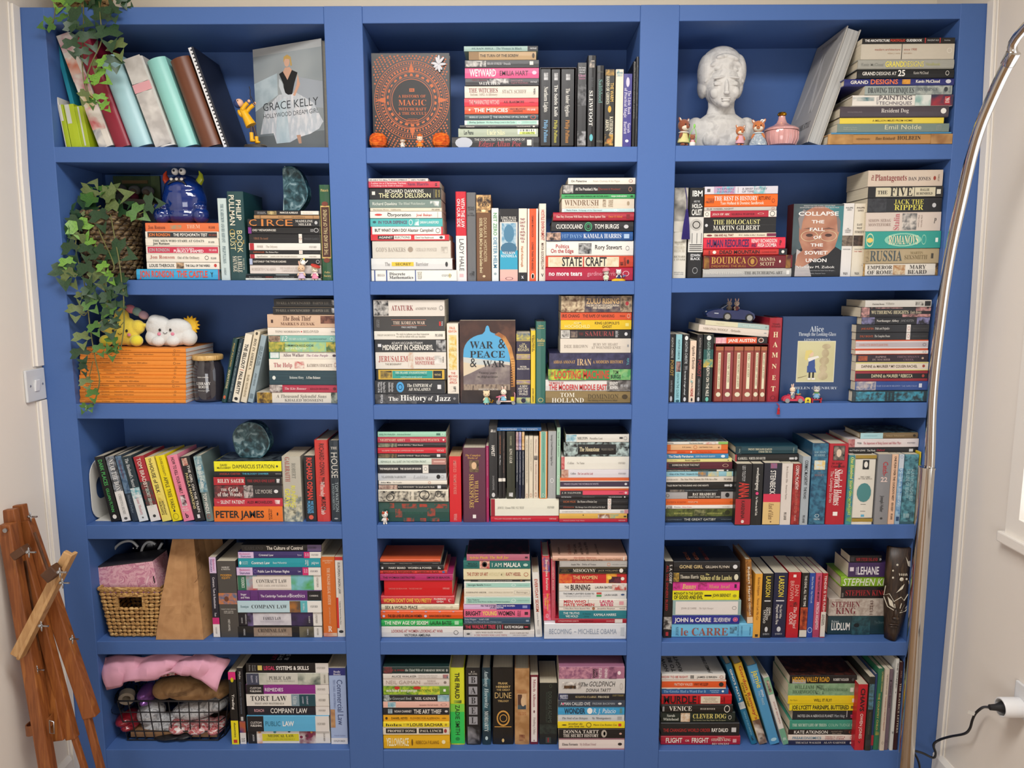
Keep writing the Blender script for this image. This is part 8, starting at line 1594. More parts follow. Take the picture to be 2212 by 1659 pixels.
# third shelf, lamp side: rabbit on a pink toy car, grey cat on red bench, yellow sign
car2 = empty('toy_car', cpos(1713, 873, 2, 2, 0.013)); tag(car2, 'pink ride-on toy car with grey wheels before the blue storybook', 'toy')
CR = mat('c8324a', 0.4)
prof = [(-0.033, 0.006), (-0.0335, 0.012), (-0.03, 0.018), (-0.022, 0.022), (-0.016, 0.0225), (-0.014, 0.026), (-0.0125, 0.026), (-0.011, 0.012), (0.005, 0.012), (0.007, 0.021), (0.018, 0.0225), (0.027, 0.018), (0.031, 0.011), (0.031, 0.006)]
MB().prism(prof, -0.009, 0.009).build('body', CR, car2, bevel=0.0012)
for x in (-0.021, 0.018): wheel(car2, x, -0.0095, 0.0072, 0.007, 0.004); wheel(car2, x, 0.0095, 0.0072, 0.007, 0.004)
MB().lathe([(0.0015, 0), (0.0015, 0.003), (0.0075, 0.0035), (0.0075, 0.005), (0.001, 0.0055)], 16).build('steering_wheel', mat('d8a04a', 0.5), car2, (0.0145, 0, 0.0225))
o = critter('cream rabbit figurine in grey dungarees on the pink car', Vector(car2.location)+Vector((-0.0035, 0, 0.012)), 0.038, 'ecd2b4', '7c8c98', 'rabbit', 0.75, collar='dcdcdc')
bt = empty('toy_bottle', Vector(car2.location)+Vector((0.0125, -0.002, 0.028))); tag(bt, 'tiny blue toy bottle held by the rabbit on the pink car', 'toy')
MB().lathe([(0.0028, 0), (0.003, 0.008), (0.002, 0.0105), (0.001, 0.013)], 12).build('bottle_body', mat('2a98c8', 0.35), bt)
sg = empty('toy_sign', cpos(1744.5, 874, 2, 2, 0.006)); tag(sg, 'tiny yellow warning sign stood on the shelf edge', 'toy sign')
MB().prism([(-0.0085, 0), (-0.0085, 0.013), (-0.004, 0.0168), (0.004, 0.0168), (0.0085, 0.013), (0.0085, 0), (0.0055, 0), (0.0045, 0.0018), (-0.0045, 0.0018), (-0.0055, 0)], -0.001, 0.0015).build('board', mat('e8d42a', 0.4), sg)
MB().poly([(-0.005, 0.005), (0.005, 0.005), (0, 0.0125)], -0.0012).build('triangle', mat('5a4a20', 0.6), sg)
bn = empty('toy_bench', cpos(1762.5, 874, 2, 2, 0.013)); tag(bn, 'small red toy bench under the grey cat figurine', 'toy')
RD = mat('b8202a', 0.4)
MB().box(-0.015, 0.015, -0.006, 0.006, 0.008, 0.0105).build('seat', RD, bn, bevel=0.0008)
for s in (-1, 1): MB().box(s*0.0125-0.0016, s*0.0125+0.0016, -0.005, 0.005, 0, 0.008).build('leg', RD, bn); MB().box(s*0.0142-0.001, s*0.0142+0.001, -0.006, 0.006, 0.0105, 0.0145).build('armrest', RD, bn)
o = critter('grey cat figurine in green top and blue trousers', Vector(bn.location)+Vector((0, 0, 0.0106)), 0.040, 'a8a8a8', '7aa8c8', 'cat', -0.5, collar='5c9a3c')
MB().ell((0, -0.003, 0.0265), (0.0076, 0.0066, 0.005), 12, 8).build('pale_face', mat('e2d8c4', 0.95), o)
# white and red cat on the fourth shelf
o = critter('white cat ornament with red patches at the shelf corner', cpos(832, 1136, 1, 3, 0.012), 0.042, 'dcd8d2', None, 'cat', 0.35)
for p, r in (((-0.005, -0.002, 0.037), (0.005, 0.006, 0.005)), ((0.006, 0.001, 0.036), (0.004, 0.006, 0.005)), ((0.006, -0.001, 0.016), (0.0035, 0.005, 0.005))): MB().ell(p, r, 10, 8).build('red_patch', mat('b04a2c', 0.6), o)
# top shelf by the bust: deer, fawn, two foxes
o = critter('brown deer figurine in a cream top and yellow trousers', cpos(1476, 314, 2, 0, 0.02), 0.079, '8c4a2c', 'd8cf8c', 'deer', 0.55, 'long', collar='dcd6c8')
o = critter('tiny fawn figurine in a white seat under a green stalk', cpos(1495.5, 314, 2, 0, 0.014), 0.034, '9a5a3c', 'd8a8b0', 'bear', 0.0)
MB().lathe([(0.008, 0), (0.009, 0.004), (0.0085, 0.0105), (0.006, 0.011)], 16, sy=0.85).build('seat', mat('e6e2da', 0.5), o)
GS = mat('8ad05c', 0.5)
MB().tube(spline([(-0.0095, 0, 0.008), (-0.0095, 0, 0.026), (-0.004, 0, 0.041), (0.004, 0, 0.05), (0.009, 0, 0.04), (0.0105, 0, 0.026), (0.0095, 0, 0.008)], 4), 0.0009, 6).build('stalk', GS, o)
MB().ell((0.0045, 0, 0.056), (0.0032, 0.0022, 0.006), 10, 8).build('leaf_bud', GS, o)
o = critter('small fox figurine in a pink dress before the bust', cpos(1598, 314, 2, 0, 0.02), 0.058, 'c2703a', 'd8a4ae', 'fox', 0.25, 'long')
o = critter('fox figurine in a grey-blue floral gown beside the jar', cpos(1637, 314, 2, 0, 0.02), 0.074, 'c2703a', 'a8b4bc', 'fox', -0.35, 'long', collar='c8d0d0')
MB().lathe([(0.011, 0.036), (0.019, 0.02), (0.0245, 0.008), (0.025, 0.001), (0.02, 0.0005)], 24, sy=0.7).build('skirt', mix_mat(['b4bec4', '8d9aa6', 'ccd2d2'], 160.0, 0.85), o)
mb = MB()
for k in range(6): mb.ell((0.009+0.0035*cos(k*pi/3), -0.007, 0.068+0.0035*sin(k*pi/3)), (0.002, 0.001, 0.002), 8, 5)
mb.build('flower', mat('eee8dc', 0.7), o)['kind'] = 'stuff'

# ---------------------------------------------------------------- plaster bust
bx_ = bp(1557, 250, 0.13)[0]; bz = shelf_z(2, 0, bx_)+0.0004
S = (bp(1557, 97, 0.13)[1]-bz)
bust = empty('plaster_bust', (bx_, 0.13, bz)); tag(bust, 'white plaster bust of a woman with lowered eyes', 'bust')
PL = mix_mat(['cfccc6', 'dad7d1', 'c0bdb8'], 40.0, 0.75, (1, 1, 1), 6.0, False, 0.6, 0.1)
b = MB()
b.lathe([(0.27*S, 0.0), (0.28*S, 0.06*S), (0.30*S, 0.16*S), (0.30*S, 0.24*S), (0.27*S, 0.28*S), (0.19*S, 0.325*S), (0.14*S, 0.36*S), (0.125*S, 0.42*S), (0.13*S, 0.5*S)], 36, sy=0.52)
for s in (-1, 1):
    b.ell((s*0.245*S, 0.0, 0.2*S), (0.10*S, 0.11*S, 0.13*S), 18, 12); b.ell((s*0.11*S, -0.11*S, 0.10*S), (0.09*S, 0.06*S, 0.08*S), 16, 10)
HX = -0.01*S
def he(x, y, z, rx, ry, rz, rot=None): b.ell((HX+x*S, y*S, z*S), (rx*S, ry*S, rz*S), 24, 16, rot)
he(0, -0.03, 0.62, 0.17, 0.17, 0.21); he(0, -0.10, 0.56, 0.145, 0.10, 0.16); he(0, -0.14, 0.445, 0.075, 0.06, 0.05)      # skull, face, jaw
he(0, 0.02, 0.79, 0.205, 0.2, 0.2); he(-0.15, -0.01, 0.74, 0.08, 0.13, 0.17); he(0.15, -0.01, 0.74, 0.08, 0.13, 0.17)      # hair
he(-0.17, 0.02, 0.62, 0.05, 0.1, 0.11); he(0.165, 0.02, 0.62, 0.05, 0.1, 0.11)
for x, z, r in ((-0.08, 0.80, 0.055), (-0.03, 0.85, 0.05), (0.045, 0.84, 0.06), (0.10, 0.80, 0.055), (-0.12, 0.735, 0.05), (0.135, 0.73, 0.05), (0.03, 0.775, 0.035), (-0.055, 0.75, 0.04), (0.075, 0.75, 0.04), (-0.15, 0.67, 0.04), (0.16, 0.67, 0.04)):
    he(x, -0.175+abs(x)*0.5, z, r*1.3, r*0.55, r*0.5, Matrix.Rotation(x*6, 3, 'Y'))
he(0, -0.205, 0.565, 0.02, 0.026, 0.075, Matrix.Rotation(-0.2, 3, 'X')); he(0, -0.222, 0.508, 0.03, 0.026, 0.019)      # nose
for s in (-1, 1):
    he(s*0.07, -0.178, 0.605, 0.046, 0.024, 0.018); he(s*0.07, -0.19, 0.652, 0.058, 0.02, 0.012, Matrix.Rotation(s*0.15, 3, 'Y')); he(s*0.07, -0.182, 0.588, 0.044, 0.018, 0.007)
    he(s*0.09, -0.145, 0.53, 0.05, 0.045, 0.06)
he(0, -0.205, 0.465, 0.052, 0.018, 0.010); he(0, -0.2, 0.443, 0.042, 0.02, 0.011); he(0, -0.185, 0.408, 0.042, 0.03, 0.025)
remesh(b.build('body', PL, bust), 0.0016, 1)

# ---------------------------------------------------------------- pink glass jar with a gold knob
jx = bp(1687, 300, 0.05)[0]; jar = empty('glass_bonbon_jar', (jx, 0.05, shelf_z(2, 0, jx)+0.0004)); tag(jar, 'pink ribbed glass lidded jar with a gold knob', 'jar')
PG = mat('d7a09c', 0.15, coat=0.6, grain=0.12, scale=80.0)
k = 0.0475
MB().lathe([(0.55*k, 0), (0.85*k, 0.12*k), (0.98*k, 0.45*k), (1.0*k, 0.75*k), (0.97*k, 0.95*k), (0.9*k, 0.96*k)], 32).build('bowl', PG, jar)
MB().lathe([(1.02*k, 0.97*k), (1.03*k, 1.07*k), (0.9*k, 1.17*k), (0.6*k, 1.27*k), (0.32*k, 1.45*k), (0.22*k, 1.68*k), (0.2*k, 1.85*k)], 32).build('lid', PG, jar)
mb = MB().lathe([(0.1*k, 1.84*k), (0.24*k, 1.9*k), (0.28*k, 1.98*k), (0.22*k, 2.08*k), (0.05*k, 2.1*k)], 16); mb.build('knob', mat('c9962c', 0.2, 1.0), jar)
for j in range(22):
    a = 2*pi*j/22; MB().tube([(0.86*k*cos(a), 0.86*k*sin(a), 0.12*k), (1.0*k*cos(a), 1.0*k*sin(a), 0.45*k), (1.01*k*cos(a), 1.01*k*sin(a), 0.9*k)], 0.0016, 5).build('rib', PG, jar)

# ---------------------------------------------------------------- figurine in a yellow raincoat (generic child with a knitted cap)
fx = bp(552, 315, 0.026)[0]; FG = empty('raincoat_figurine', (fx, 0.026, shelf_z(0, 0, fx)+0.0004)); tag(FG, 'figurine in yellow raincoat and boots on a round base', 'figurine')
YE = mat('e6ac0e', 0.4); u = 0.00104
def f3(X, Y, y=0.0): return Vector(((X-790)*0.0000833*1.19, y, (1580-Y)*0.0000833*1.19))
MB().lathe([(0.033, 0), (0.033, 0.006), (0.031, 0.008), (0.004, 0.010)], 28, sy=0.75).build('base', mat('2c2620', 0.6), FG)
MB().lathe([(0.032, 0.0065), (0.031, 0.0085), (0.004, 0.011)], 28, sy=0.74).build('ground', mix_mat(['6a5228', '8a6c34', '4a3a1e'], 90.0, 0.9), FG)
for X, Y0, Y1, dy in ((705, 1140, 1400, -0.005), (815, 1235, 1430, 0.004)):
    a = f3(X, Y0, dy); c_ = f3(X+5, Y1, dy)
    mb = MB(); mb.tube([a, (a+c_)/2, c_], [0.0058, 0.0055, 0.0058], 12); mb.ell(c_+Vector((0.003, -0.003, 0.003)), (0.008, 0.006, 0.004), 12, 8); mb.build('boot', YE, FG)
    MB().tube([a-Vector((0, 0, 0.003)), f3(700+(X-705)*0.5, 960, dy*0.6)], 0.0036, 8).build('leg', mat('3a2a2c', 0.6), FG)
coat = [f3(690, 930), f3(610, 780), f3(540, 640), f3(470, 500), f3(455, 430)]
MB().tube(coat, [0.0155, 0.013, 0.0108, 0.0095, 0.006], 16).build('raincoat', YE, FG)
for pts in (((480, 500), (560, 380), (640, 310)), ((560, 540), (660, 430), (770, 350))):
    P = [f3(X, Y, -0.006 if pts[0][0] < 500 else 0.004) for X, Y in pts]; MB().tube(P, [0.0062, 0.006, 0.0058], 10).build('sleeve', YE, FG)
    e2 = P[-1]; MB().ell(e2+Vector((0.004, 0, 0.005)), (0.0045, 0.0035, 0.0045), 10, 8).build('hand', mat('dcae90', 0.6), FG)
MB().ell(f3(385, 590, 0.002), (0.006, 0.008, 0.012), 12, 8, Matrix.Rotation(-0.5, 3, 'Y')).build('hood', YE, FG)
h = f3(380, 300)
MB().ell(h, (0.0115, 0.0105, 0.0125), 16, 12, Matrix.Rotation(-0.7, 3, 'Y')).build('head', mat('dfb297', 0.6), FG)
MB().ell(h+Vector((-0.005, 0.001, -0.002)), (0.0115, 0.0115, 0.0125), 16, 12, Matrix.Rotation(-0.7, 3, 'Y')).build('cap', mat('1f3468', 0.6), FG)
MB().ell(f3(462, 275, -0.002), (0.003, 0.002, 0.002), 8, 6).build('nose', mat('dfb297', 0.6), FG)
MB().ell(f3(370, 255, -0.0105), (0.0014, 0.0012, 0.0018), 8, 6).build('eye', mat('2a1a14', 0.3), FG)
MB().tube([f3(830, 330), f3(740, 150), f3(705, 80), f3(715, -60), f3(690, -160)], 0.0012, 6).build('twig', mat('1e1a1a', 0.7), FG)
MB().tube([f3(690, 220), f3(705, 150), f3(725, 110)], 0.001, 6).build('twig', mat('1e1a1a', 0.7), FG)

# ---------------------------------------------------------------- blue monster money box on the stack
mx_ = bp(110+1020/3.5, 340+480/3.5, 0.11)[0]; mo = empty('monster_ornament', (mx_, 0.11, SPOT['monster']+0.0006)); tag(mo, 'glossy blue ceramic monster with orange and green horns', 'ornament')
k = pxm(0.11)/3.5*0.97; GB = mat('0e2d74', 0.08, coat=1.0)
b = MB()
b.ell((0, 0, 175*k), (168*k, 130*k, 175*k), 28, 20); b.ell((0, 0, 258*k), (148*k, 118*k, 118*k), 28, 18); b.ell((0, 0, 70*k), (150*k, 125*k, 80*k), 24, 14)
for s in (-1, 1):
    b.ell((s*150*k, -70*k, 65*k), (62*k, 62*k, 66*k), 18, 12); b.ell((s*155*k, -75*k, 120*k), (45*k, 40*k, 32*k), 14, 10)
    for j in (-1, 0, 1): b.ell((s*155*k+j*26*k, -100*k, 132*k), (15*k, 16*k, 16*k), 10, 8)
remesh(b.build('body', GB, mo), 0.0022, 2)
for s, c_ in ((-1, 'd8481c'), (1, 'b8c428')): MB().tube([(s*112*k, 0, 310*k), (s*135*k, 0, 345*k), (s*138*k, 0, 378*k), (s*125*k, 0, 405*k)], [30*k, 26*k, 15*k, 3*k], 14).build('horn', mat(c_, 0.15, coat=0.8), mo)
for s in (-1, 1):
    MB().ell((s*28*k-4*k, -62*k, 392*k), (26*k, 24*k, 27*k), 16, 12).build('eyeball', mat('eceae4', 0.15), mo)
    MB().ell((s*28*k-4*k, -85*k, 396*k), (9*k, 5*k, 9*k), 10, 8).build('pupil', mat('17171a', 0.2), mo)
mp = [(-75, 288), (-45, 328), (0, 340), (40, 328), (72, 286), (60, 293), (35, 308), (0, 316), (-40, 306)]
MB().prism([(x*k, z*k) for x, z in mp], -114*k, -85*k).build('mouth', mat('17171c', 0.3), mo)
for X in (-42, -2, 36): MB().ell((X*k, -112*k, 330*k), (13*k, 6*k, 11*k), 10, 8).build('tooth', mat('ece8de', 0.2), mo)

# ---------------------------------------------------------------- agates
def agate(label, u, vbase, vtop, wpx, y, spot, half):
    c0 = bp(u, vbase, y); z1 = bp(u, vtop, y)[1]; zb_ = SPOT[spot]+0.0006
    o = empty('agate_slab', (c0[0], y, zb_)); tag(o, label, 'agate')
    Hh = z1-zb_; Ww = wpx*pxm(y); rnd = random.Random(len(label)); pts = []
    n = 64; ph = [rnd.uniform(0, 6) for _ in range(5)]
    for i in range(n):
        a = 2*pi*i/n; r = 1+sum(0.012*sin((q+2)*a+ph[q]) for q in range(5))
        x, z = cos(a)*r, sin(a)*r
        if half: x = max(x, -0.42)
        z = max(z, -0.86)
        pts.append((x*Ww/2+(Ww*0.02 if half else 0), (z+0.86)/1.86*Hh))
    CRY = mix_mat(['16323c', '2f5560', '54808a'], 60.0, 0.25, (1, 1, 1), 8.0, False, 0.6)
    MB().prism(pts, -0.02, 0.02).build('body', CRY, o, bevel=0.002)
    inn = [(Ww*0.02+(x-Ww*0.02)*0.94, Hh*0.5+(z-Hh*0.5)*0.94) for x, z in pts]
    MB().poly(inn, -0.0203).build('polished_face', mix_mat(['10262e', '24464f', '42656f', '86a0a6'], 45.0, 0.12, (1, 1, 1), 12.0, False, 0.7), o)
    if half: MB().prism([(min(x for x, z in pts)-0.003, 0.0), (min(x for x, z in pts)+0.001, 0.0), (min(x for x, z in pts)+0.012, Hh*0.98), (min(x for x, z in pts)+0.006, Hh)], -0.018, 0.02).build('cut_edge', mat('a8c4c4', 0.2), o)
agate('half disc of blue-green agate standing on books', 110+1825/3.5, 340+400/3.5, 340+72/3.5, 250/3.5, 0.07, 'agate1', True)
agate('whole round slab of blue-grey agate on yellow book', 150+1395/3.5, 890+355/3.5, 890+65/3.5, 290/3.5, 0.09, 'agate2', False)

# ---------------------------------------------------------------- ivy: leaf shapes shared by both plants
def leaf_mesh(name, m):
    pts = [(0, 0), (-.22, -.1), (-.42, .02), (-.36, .2), (-.55, .38), (-.3, .46), (-.24, .62), (0, 1.0), (.24, .62), (.3, .46), (.55, .38), (.36, .2), (.42, .02), (.22, -.1)]
    vs = [(x, y, 0.22*abs(x)-0.12*y*y) for x, y in pts]+[(0, .3, -0.03), (0, .62, -0.07)]
    n = len(pts); fs = []
    for i in range(n):
        j = (i+1) % n
        mx_ = (pts[i][1]+pts[j][1])/2
        fs.append((i, j, n+1 if mx_ > .5 else n))
    fs += [(6, n+1, n), (8, n, n+1)] if False else []
    me = bpy.data.meshes.new(name); me.from_pydata(vs, [], fs); me.materials.append(m)
    me.polygons.foreach_set('use_smooth', [True]*len(me.polygons)); return me
def leaf_mat(a, b_): return mix_mat([a, b_, a], 14.0, 0.42, (1, 1, 1), 3.0)
LEAF = [leaf_mesh('leaf', leaf_mat(*c)) for c in (('1c3a20', '2a4a2a'), ('3c6428', '4e7832'), ('5c8c30', '78a83c'), ('5a6a3c', '6c7c48'))]
STEM = mat('6c6c3a', 0.6)
def ivy(plant, leaves, zoom, depth, seed, sc):
    rnd = random.Random(seed)
    for X, Y, s, ang, tone in leaves:
        u, v = zoom(X, Y); y = depth(v)-rnd.uniform(0.0, 0.02)
        p = at(u, v, y); sz = s/sc*pxm(y)*1.3
        me = LEAF[tone]; o = bpy.data.objects.new('leaf', me); COL.objects.link(o); o.parent = plant
        d = radians(ang)          # direction of the tip in the picture plane, 0 = down, 90 = right
        tip = Vector((sin(d), rnd.uniform(-.35, .15), -cos(d))).normalized()
        nrm = Vector((rnd.uniform(-.5, .5), -1, rnd.uniform(0.0, .7))); nrm = (nrm-tip*nrm.dot(tip)).normalized()
        xa = tip.cross(nrm)
        M = Matrix((xa, tip, nrm)).transposed()
        o.rotation_euler = M.to_euler(); o.scale = (sz, sz, sz); o.location = p-tip*sz*0.4-plant.location
def vine(plant, pts, zoom, depth, r=0.0017):
    P = [at(*zoom(X, Y), depth(zoom(X, Y)[1])) - plant.location for X, Y in pts]
    MB().tube(spline(P, 4), r, 6).build('vine', STEM, plant)
def woven_rows(o, R0, R1, H, rows, n, m, sq=None):
    for i in range(rows):
        z = (i+.5)/rows*H; R = R0+(R1-R0)*(i+.5)/rows; mb = MB()
        for j in range(n):
            a = 2*pi*(j+.5*(i % 2))/n
            mb.ell((R*cos(a), R*sin(a), z), (0.0065, 2*pi*R/n*0.62, H/rows*0.52), 8, 6, Matrix.Rotation(a, 3, 'Z') @ Matrix.Rotation(0.3, 3, 'X'))
        mb.build('woven_row', m, o)
# plant on top of the bookcase
za = lambda X, Y: (X/7.373, Y/7.373)
px_ = bp(180, 10, 0.09)[0]; pa = empty('trailing_ivy', (px_, 0.09, ZTOP+0.0004)); tag(pa, 'trailing ivy in a wicker pot on top of the bookcase', 'plant', 'potted ivies')
WK = mix_mat(['8a6a3c', 'a98a56', '6c4f2a'], 60.0, 0.7, (1, 1, 3)); 
MB().lathe([(0.06, 0), (0.07, 0.05), (0.075, 0.12), (0.068, 0.118), (0.06, 0.03)], 24).build('pot', WK, pa); woven_rows(pa, 0.068, 0.077, 0.12, 7, 22, WK)
dA = lambda v: 0.03-0.058*min(1, max(0, (v+5)/30))
vine(pa, [(1350, -300), (1330, 60), (1330, 400), (1310, 900), (1330, 1250), (1420, 1560), (1560, 1640)], za, dA); vine(pa, [(1560, -200), (1600, 300), (1620, 640), (1460, 1000), (1380, 1250), (1420, 1500), (1560, 1600), (1620, 1720)], za, dA); vine(pa, [(960, -200), (890, 80), (860, 300), (830, 370)], za, dA, .0013); vine(pa, [(1750, -100), (1760, 60), (1720, 300)], za, dA)
ivy(pa, [(740,400,200,-75,1),(1020,310,170,60,1),(1250,330,330,75,0),(1640,330,350,-20,0),(1170,480,210,10,0),(1440,640,260,25,0),(1740,590,320,10,0),(1880,780,260,15,3),(1150,760,220,5,0),(1330,880,200,20,0),(1680,1010,190,40,2),(1620,1240,250,60,2),(1530,1060,160,-20,3),(1830,1010,210,10,0),(950,60,220,-20,2),(1200,60,260,10,1),(1640,30,350,60,0),(1420,20,240,-30,0),(2040,60,150,50,0),(1950,40,150,30,0),(1600,1590,170,20,2),(1340,1560,190,-30,3),(1690,1700,150,40,2),(1470,1650,140,-10,1),(1150,210,170,0,1),(1800,220,200,20,0),(1440,1280,150,-70,2)], za, dA, 4, 7.373)
# plant on the second shelf
bxp = bp(243, 560, 0.125)[0]; pb = empty('trailing_ivy', (bxp, 0.125, shelf_z(0, 1, bxp)+0.0006)); tag(pb, 'ivy in brown woven basket trailing over the second shelf', 'plant', 'potted ivies')
WB = mix_mat(['4c3a26', '7a623f', '3a2a1a', '94805a'], 40.0, 0.6, (1, 1, 2)); HB = 0.205
MB().lathe([(0.074, 0), (0.082, HB*.5), (0.084, HB), (0.076, HB), (0.066, 0.02)], 28).build('pot', mat('3c2c1c', 0.8), pb); woven_rows(pb, 0.078, 0.086, HB, 14, 20, WB)
zb2 = lambda X, Y: (120+X/5.722, 350+Y/5.722); zb3 = lambda X, Y: (150+X/5.927, 620+Y/5.927)
def dB(v): return 0.07 if v < 430 else (0.07-0.085*(v-430)/150 if v < 580 else -0.016)
vine(pb, [(560, 540), (480, 600), (270, 900), (262, 1150), (340, 1420), (375, 1640)], zb2, dB); vine(pb, [(480, 640), (560, 900), (690, 1180), (720, 1330), (600, 1400), (620, 1640)], zb2, dB); vine(pb, [(660, 540), (740, 980), (790, 1250), (830, 1610)], zb2, dB); vine(pb, [(270, 920), (150, 900), (110, 900)], zb2, dB, .0012); vine(pb, [(1040, 640), (1180, 575), (1220, 520)], zb2, dB, .0012); vine(pb, [(300, 1300), (220, 1390), (180, 1400)], zb2, dB, .0012); vine(pb, [(470, 1340), (560, 1300)], zb2, dB, .0012)
vine(pb, [(205, -20), (240, 300), (262, 500), (300, 750), (340, 960), (385, 1180), (360, 1340), (325, 1460), (280, 1540)], zb3, dB); vine(pb, [(470, -20), (490, 150), (480, 260)], zb3, dB); vine(pb, [(690, -20), (700, 450), (680, 650), (660, 770)], zb3, dB); vine(pb, [(240, 300), (190, 365), (120, 330)], zb3, dB, .0012); vine(pb, [(700, 440), (640, 510), (575, 545)], zb3, dB, .0012); vine(pb, [(262, 560), (180, 650)], zb3, dB, .0012); vine(pb, [(300, 950), (250, 1170)], zb3, dB, .0012)
ivy(pb, [(490,400,280,130,1),(450,320,180,140,3),(760,440,290,110,3),(680,370,210,140,3),(290,570,250,-80,0),(400,600,210,-60,0),(850,560,190,125,0),(1030,640,200,60,1),(1210,510,190,90,0),(560,720,220,10,0),(310,850,240,20,2),(120,910,220,-10,1),(280,980,180,-20,3),(200,1100,210,20,0),(450,1030,130,35,2),(560,1160,220,20,0),(820,1120,270,70,0),(150,1270,150,10,2),(110,1400,260,5,0),(185,1440,210,20,3),(390,1380,240,10,0),(600,1320,140,30,2),(680,1440,140,30,2),(550,1450,220,20,3),(640,1500,160,0,0),(800,1520,220,30,0),(430,1600,160,40,0),(690,1650,110,90,0),(230,780,180,-40,0),(430,700,160,10,3),(380,1120,170,-10,0),(240,690,150,-60,0)], zb2, dB, 8, 5.722)
ivy(pb, [(130,140,130,-10,3),(80,330,180,-5,3),(285,110,190,60,0),(285,245,170,40,1),(490,300,190,-40,1),(520,160,190,20,0),(630,270,160,0,0),(480,370,160,-20,0),(670,40,140,40,0),(330,540,160,30,1),(520,540,200,10,0),(590,450,110,20,0),(530,720,180,-30,1),(550,850,150,0,1),(615,775,90,70,1),(160,680,180,10,3),(390,810,140,20,1),(150,880,190,15,0),(190,1060,140,-5,0),(220,1240,140,20,3),(305,1390,150,10,1),(185,1560,120,-30,1),(265,1550,90,30,1)], zb3, dB, 9, 5.927)

# ---------------------------------------------------------------- boxed toy set and dark box behind the basket plant
dx0, dz1 = zp('2A', 400, 85, 0.2); dx1 = zp('2A', 770, 250, 0.2)[0]
db = empty('dark_box', ((dx0+dx1)/2+0.02, 0.216, shelf_z(0, 1, dx0)+0.0008)); tag(db, 'dark storage box behind the basket of ivy', 'box')
hb = zp('2A', 600, 385, 0.2)[1]-shelf_z(0, 1, dx0)
MB().box(-0.085, 0.09, 0, 0.042, 0, hb).build('carton', mat('23262a', 0.5), db, bevel=0.002); MB().box(-0.088, 0.093, -0.002, 0.0435, hb, hb+0.012).build('lid', mat('2c3034', 0.5), db)
tb = empty('boxed_toy_set', ((dx0+dx1)/2, 0.19, shelf_z(0, 1, dx0)+hb+0.0135)); tag(tb, 'clear-fronted box of three small dolls behind the ivy', 'toy box')
wt = dx1-dx0; ht = dz1-tb.location.z-0.016
MB().box(-wt/2, wt/2, 0.06, 0.064, 0, ht).build('backing_card', mix_mat(['4a5c34', '5f7040'], 20.0, 0.6), tb); MB().box(-wt/2, wt/2, 0.0, 0.06, 0, 0.004).build('tray', mat('b8a090', 0.6), tb)
MB().box(-wt*.3, wt*.25, 0.056, 0.0595, ht*.74, ht*.85).build('printed_banner', mat('a07a4a', 0.6), tb); MB().prism([(-wt*.15, .004), (wt*.35, .004), (wt*.42, ht*.14), (-wt*.2, ht*.2)], 0.01, 0.02).build('label_card', mat('c4a494', 0.6), tb)
for j, q in enumerate((-.28, 0.02, .3)):
    mb = MB(); mb.ell((q*wt, .04, ht*(.52-.03*j)), (wt*.13, .016, ht*.17), 14, 10); mb.build('doll_hair', mat('a8a298', 0.9), tb); MB().ell((q*wt, .028, ht*(.48-.03*j)), (wt*.075, .012, ht*.09), 12, 8).build('doll_face', mat('b89880', 0.8), tb); MB().ell((q*wt, .034, ht*.25), (wt*.1, .012, ht*.15), 12, 8).build('doll_dress', mat(('8a8478', 'a03a50', 'b08c4a')[j], 0.9), tb)
MB().box(-wt/2-.001, wt/2+.001, -0.002, -0.001, 0, ht).build('clear_window', mat('dfe6ea', 0.05, trans=1.0, ior=1.03), tb)

# ---------------------------------------------------------------- plush star and cloud on the orange pile
PY = 0.085; zo = SPOT['orange']+0.001
def zpl(X, Y): return at(*zb3(X, Y), PY)
def plush(name, label, X): p = zpl(X, 770); o = empty(name, (p.x, PY, zo)); tag(o, label, 'plush toy', 'plush toys'); return o
k = pxm(PY)/5.927
st = plush('plush_star', 'yellow plush star with smiling face and striped tail', 700)
YM = mat('ecd24a', 0.95, sheen=0.5, grain=0.1, scale=250.0, bump=0.4); mb = MB()
pts = [(0, 500), (75, 330), (320, 270), (200, 130), (150, 20), (-150, 20), (-200, 130), (-340, 290), (-90, 350)]
n = len(pts); ctr = (0, 210)
for i in range(9): mb.ell((pts[i][0]*.62*k, 0, (ctr[1]+(pts[i][1]-ctr[1])*.62)*k), (95*k, 70*k, 95*k), 14, 10)
for tx, tz in ((0, 470), (290, 268), (-310, 285)):
    for q in (.5, .65, .8, .92, 1.02): mb.ell((tx*q*k, 0, (ctr[1]+(tz-ctr[1])*q)*k), ((105-75*q)*k, 48*k, (105-75*q)*k), 12, 8)
mb.ell((0, 0, 200*k), (220*k, 95*k, 190*k), 20, 14)
remesh(mb.build('body', YM, st), 0.0025, 3)
for X in (-190, 205): MB().ell((X*k, -70*k, 75*k), (82*k, 70*k, 75*k), 16, 12).build('foot', mat('e6d83a', 0.95, sheen=0.5, grain=0.1, scale=250.0), st)
for j, (x, z, c_) in enumerate(((110, 480, 'e08a98'), (190, 445, '8fb0a8'), (270, 400, 'c8a4b0'))): MB().ell((x*k, 30*k, z*k), (72*k, 50*k, 55*k), 14, 10, Matrix.Rotation(.5, 3, 'Y')).build('tail_stripe', mat(c_, 0.95), st)
cl = plush('plush_cloud', 'white plush cloud with smiling face and sun patch', 1310)
WM = mat('dcdcd8', 0.95, sheen=0.5, grain=0.06, scale=250.0, bump=0.4); mb = MB()
for x, z, rx, rz in ((-150, 250, 170, 150), (90, 230, 190, 130), (0, 130, 330, 130), (-220, 110, 110, 110), (230, 110, 110, 110), (-190, 330, 90, 80)): mb.ell((x*k, 0, z*k), (rx*k, 95*k, rz*k), 18, 12)
remesh(mb.build('body', WM, cl), 0.0028, 3)
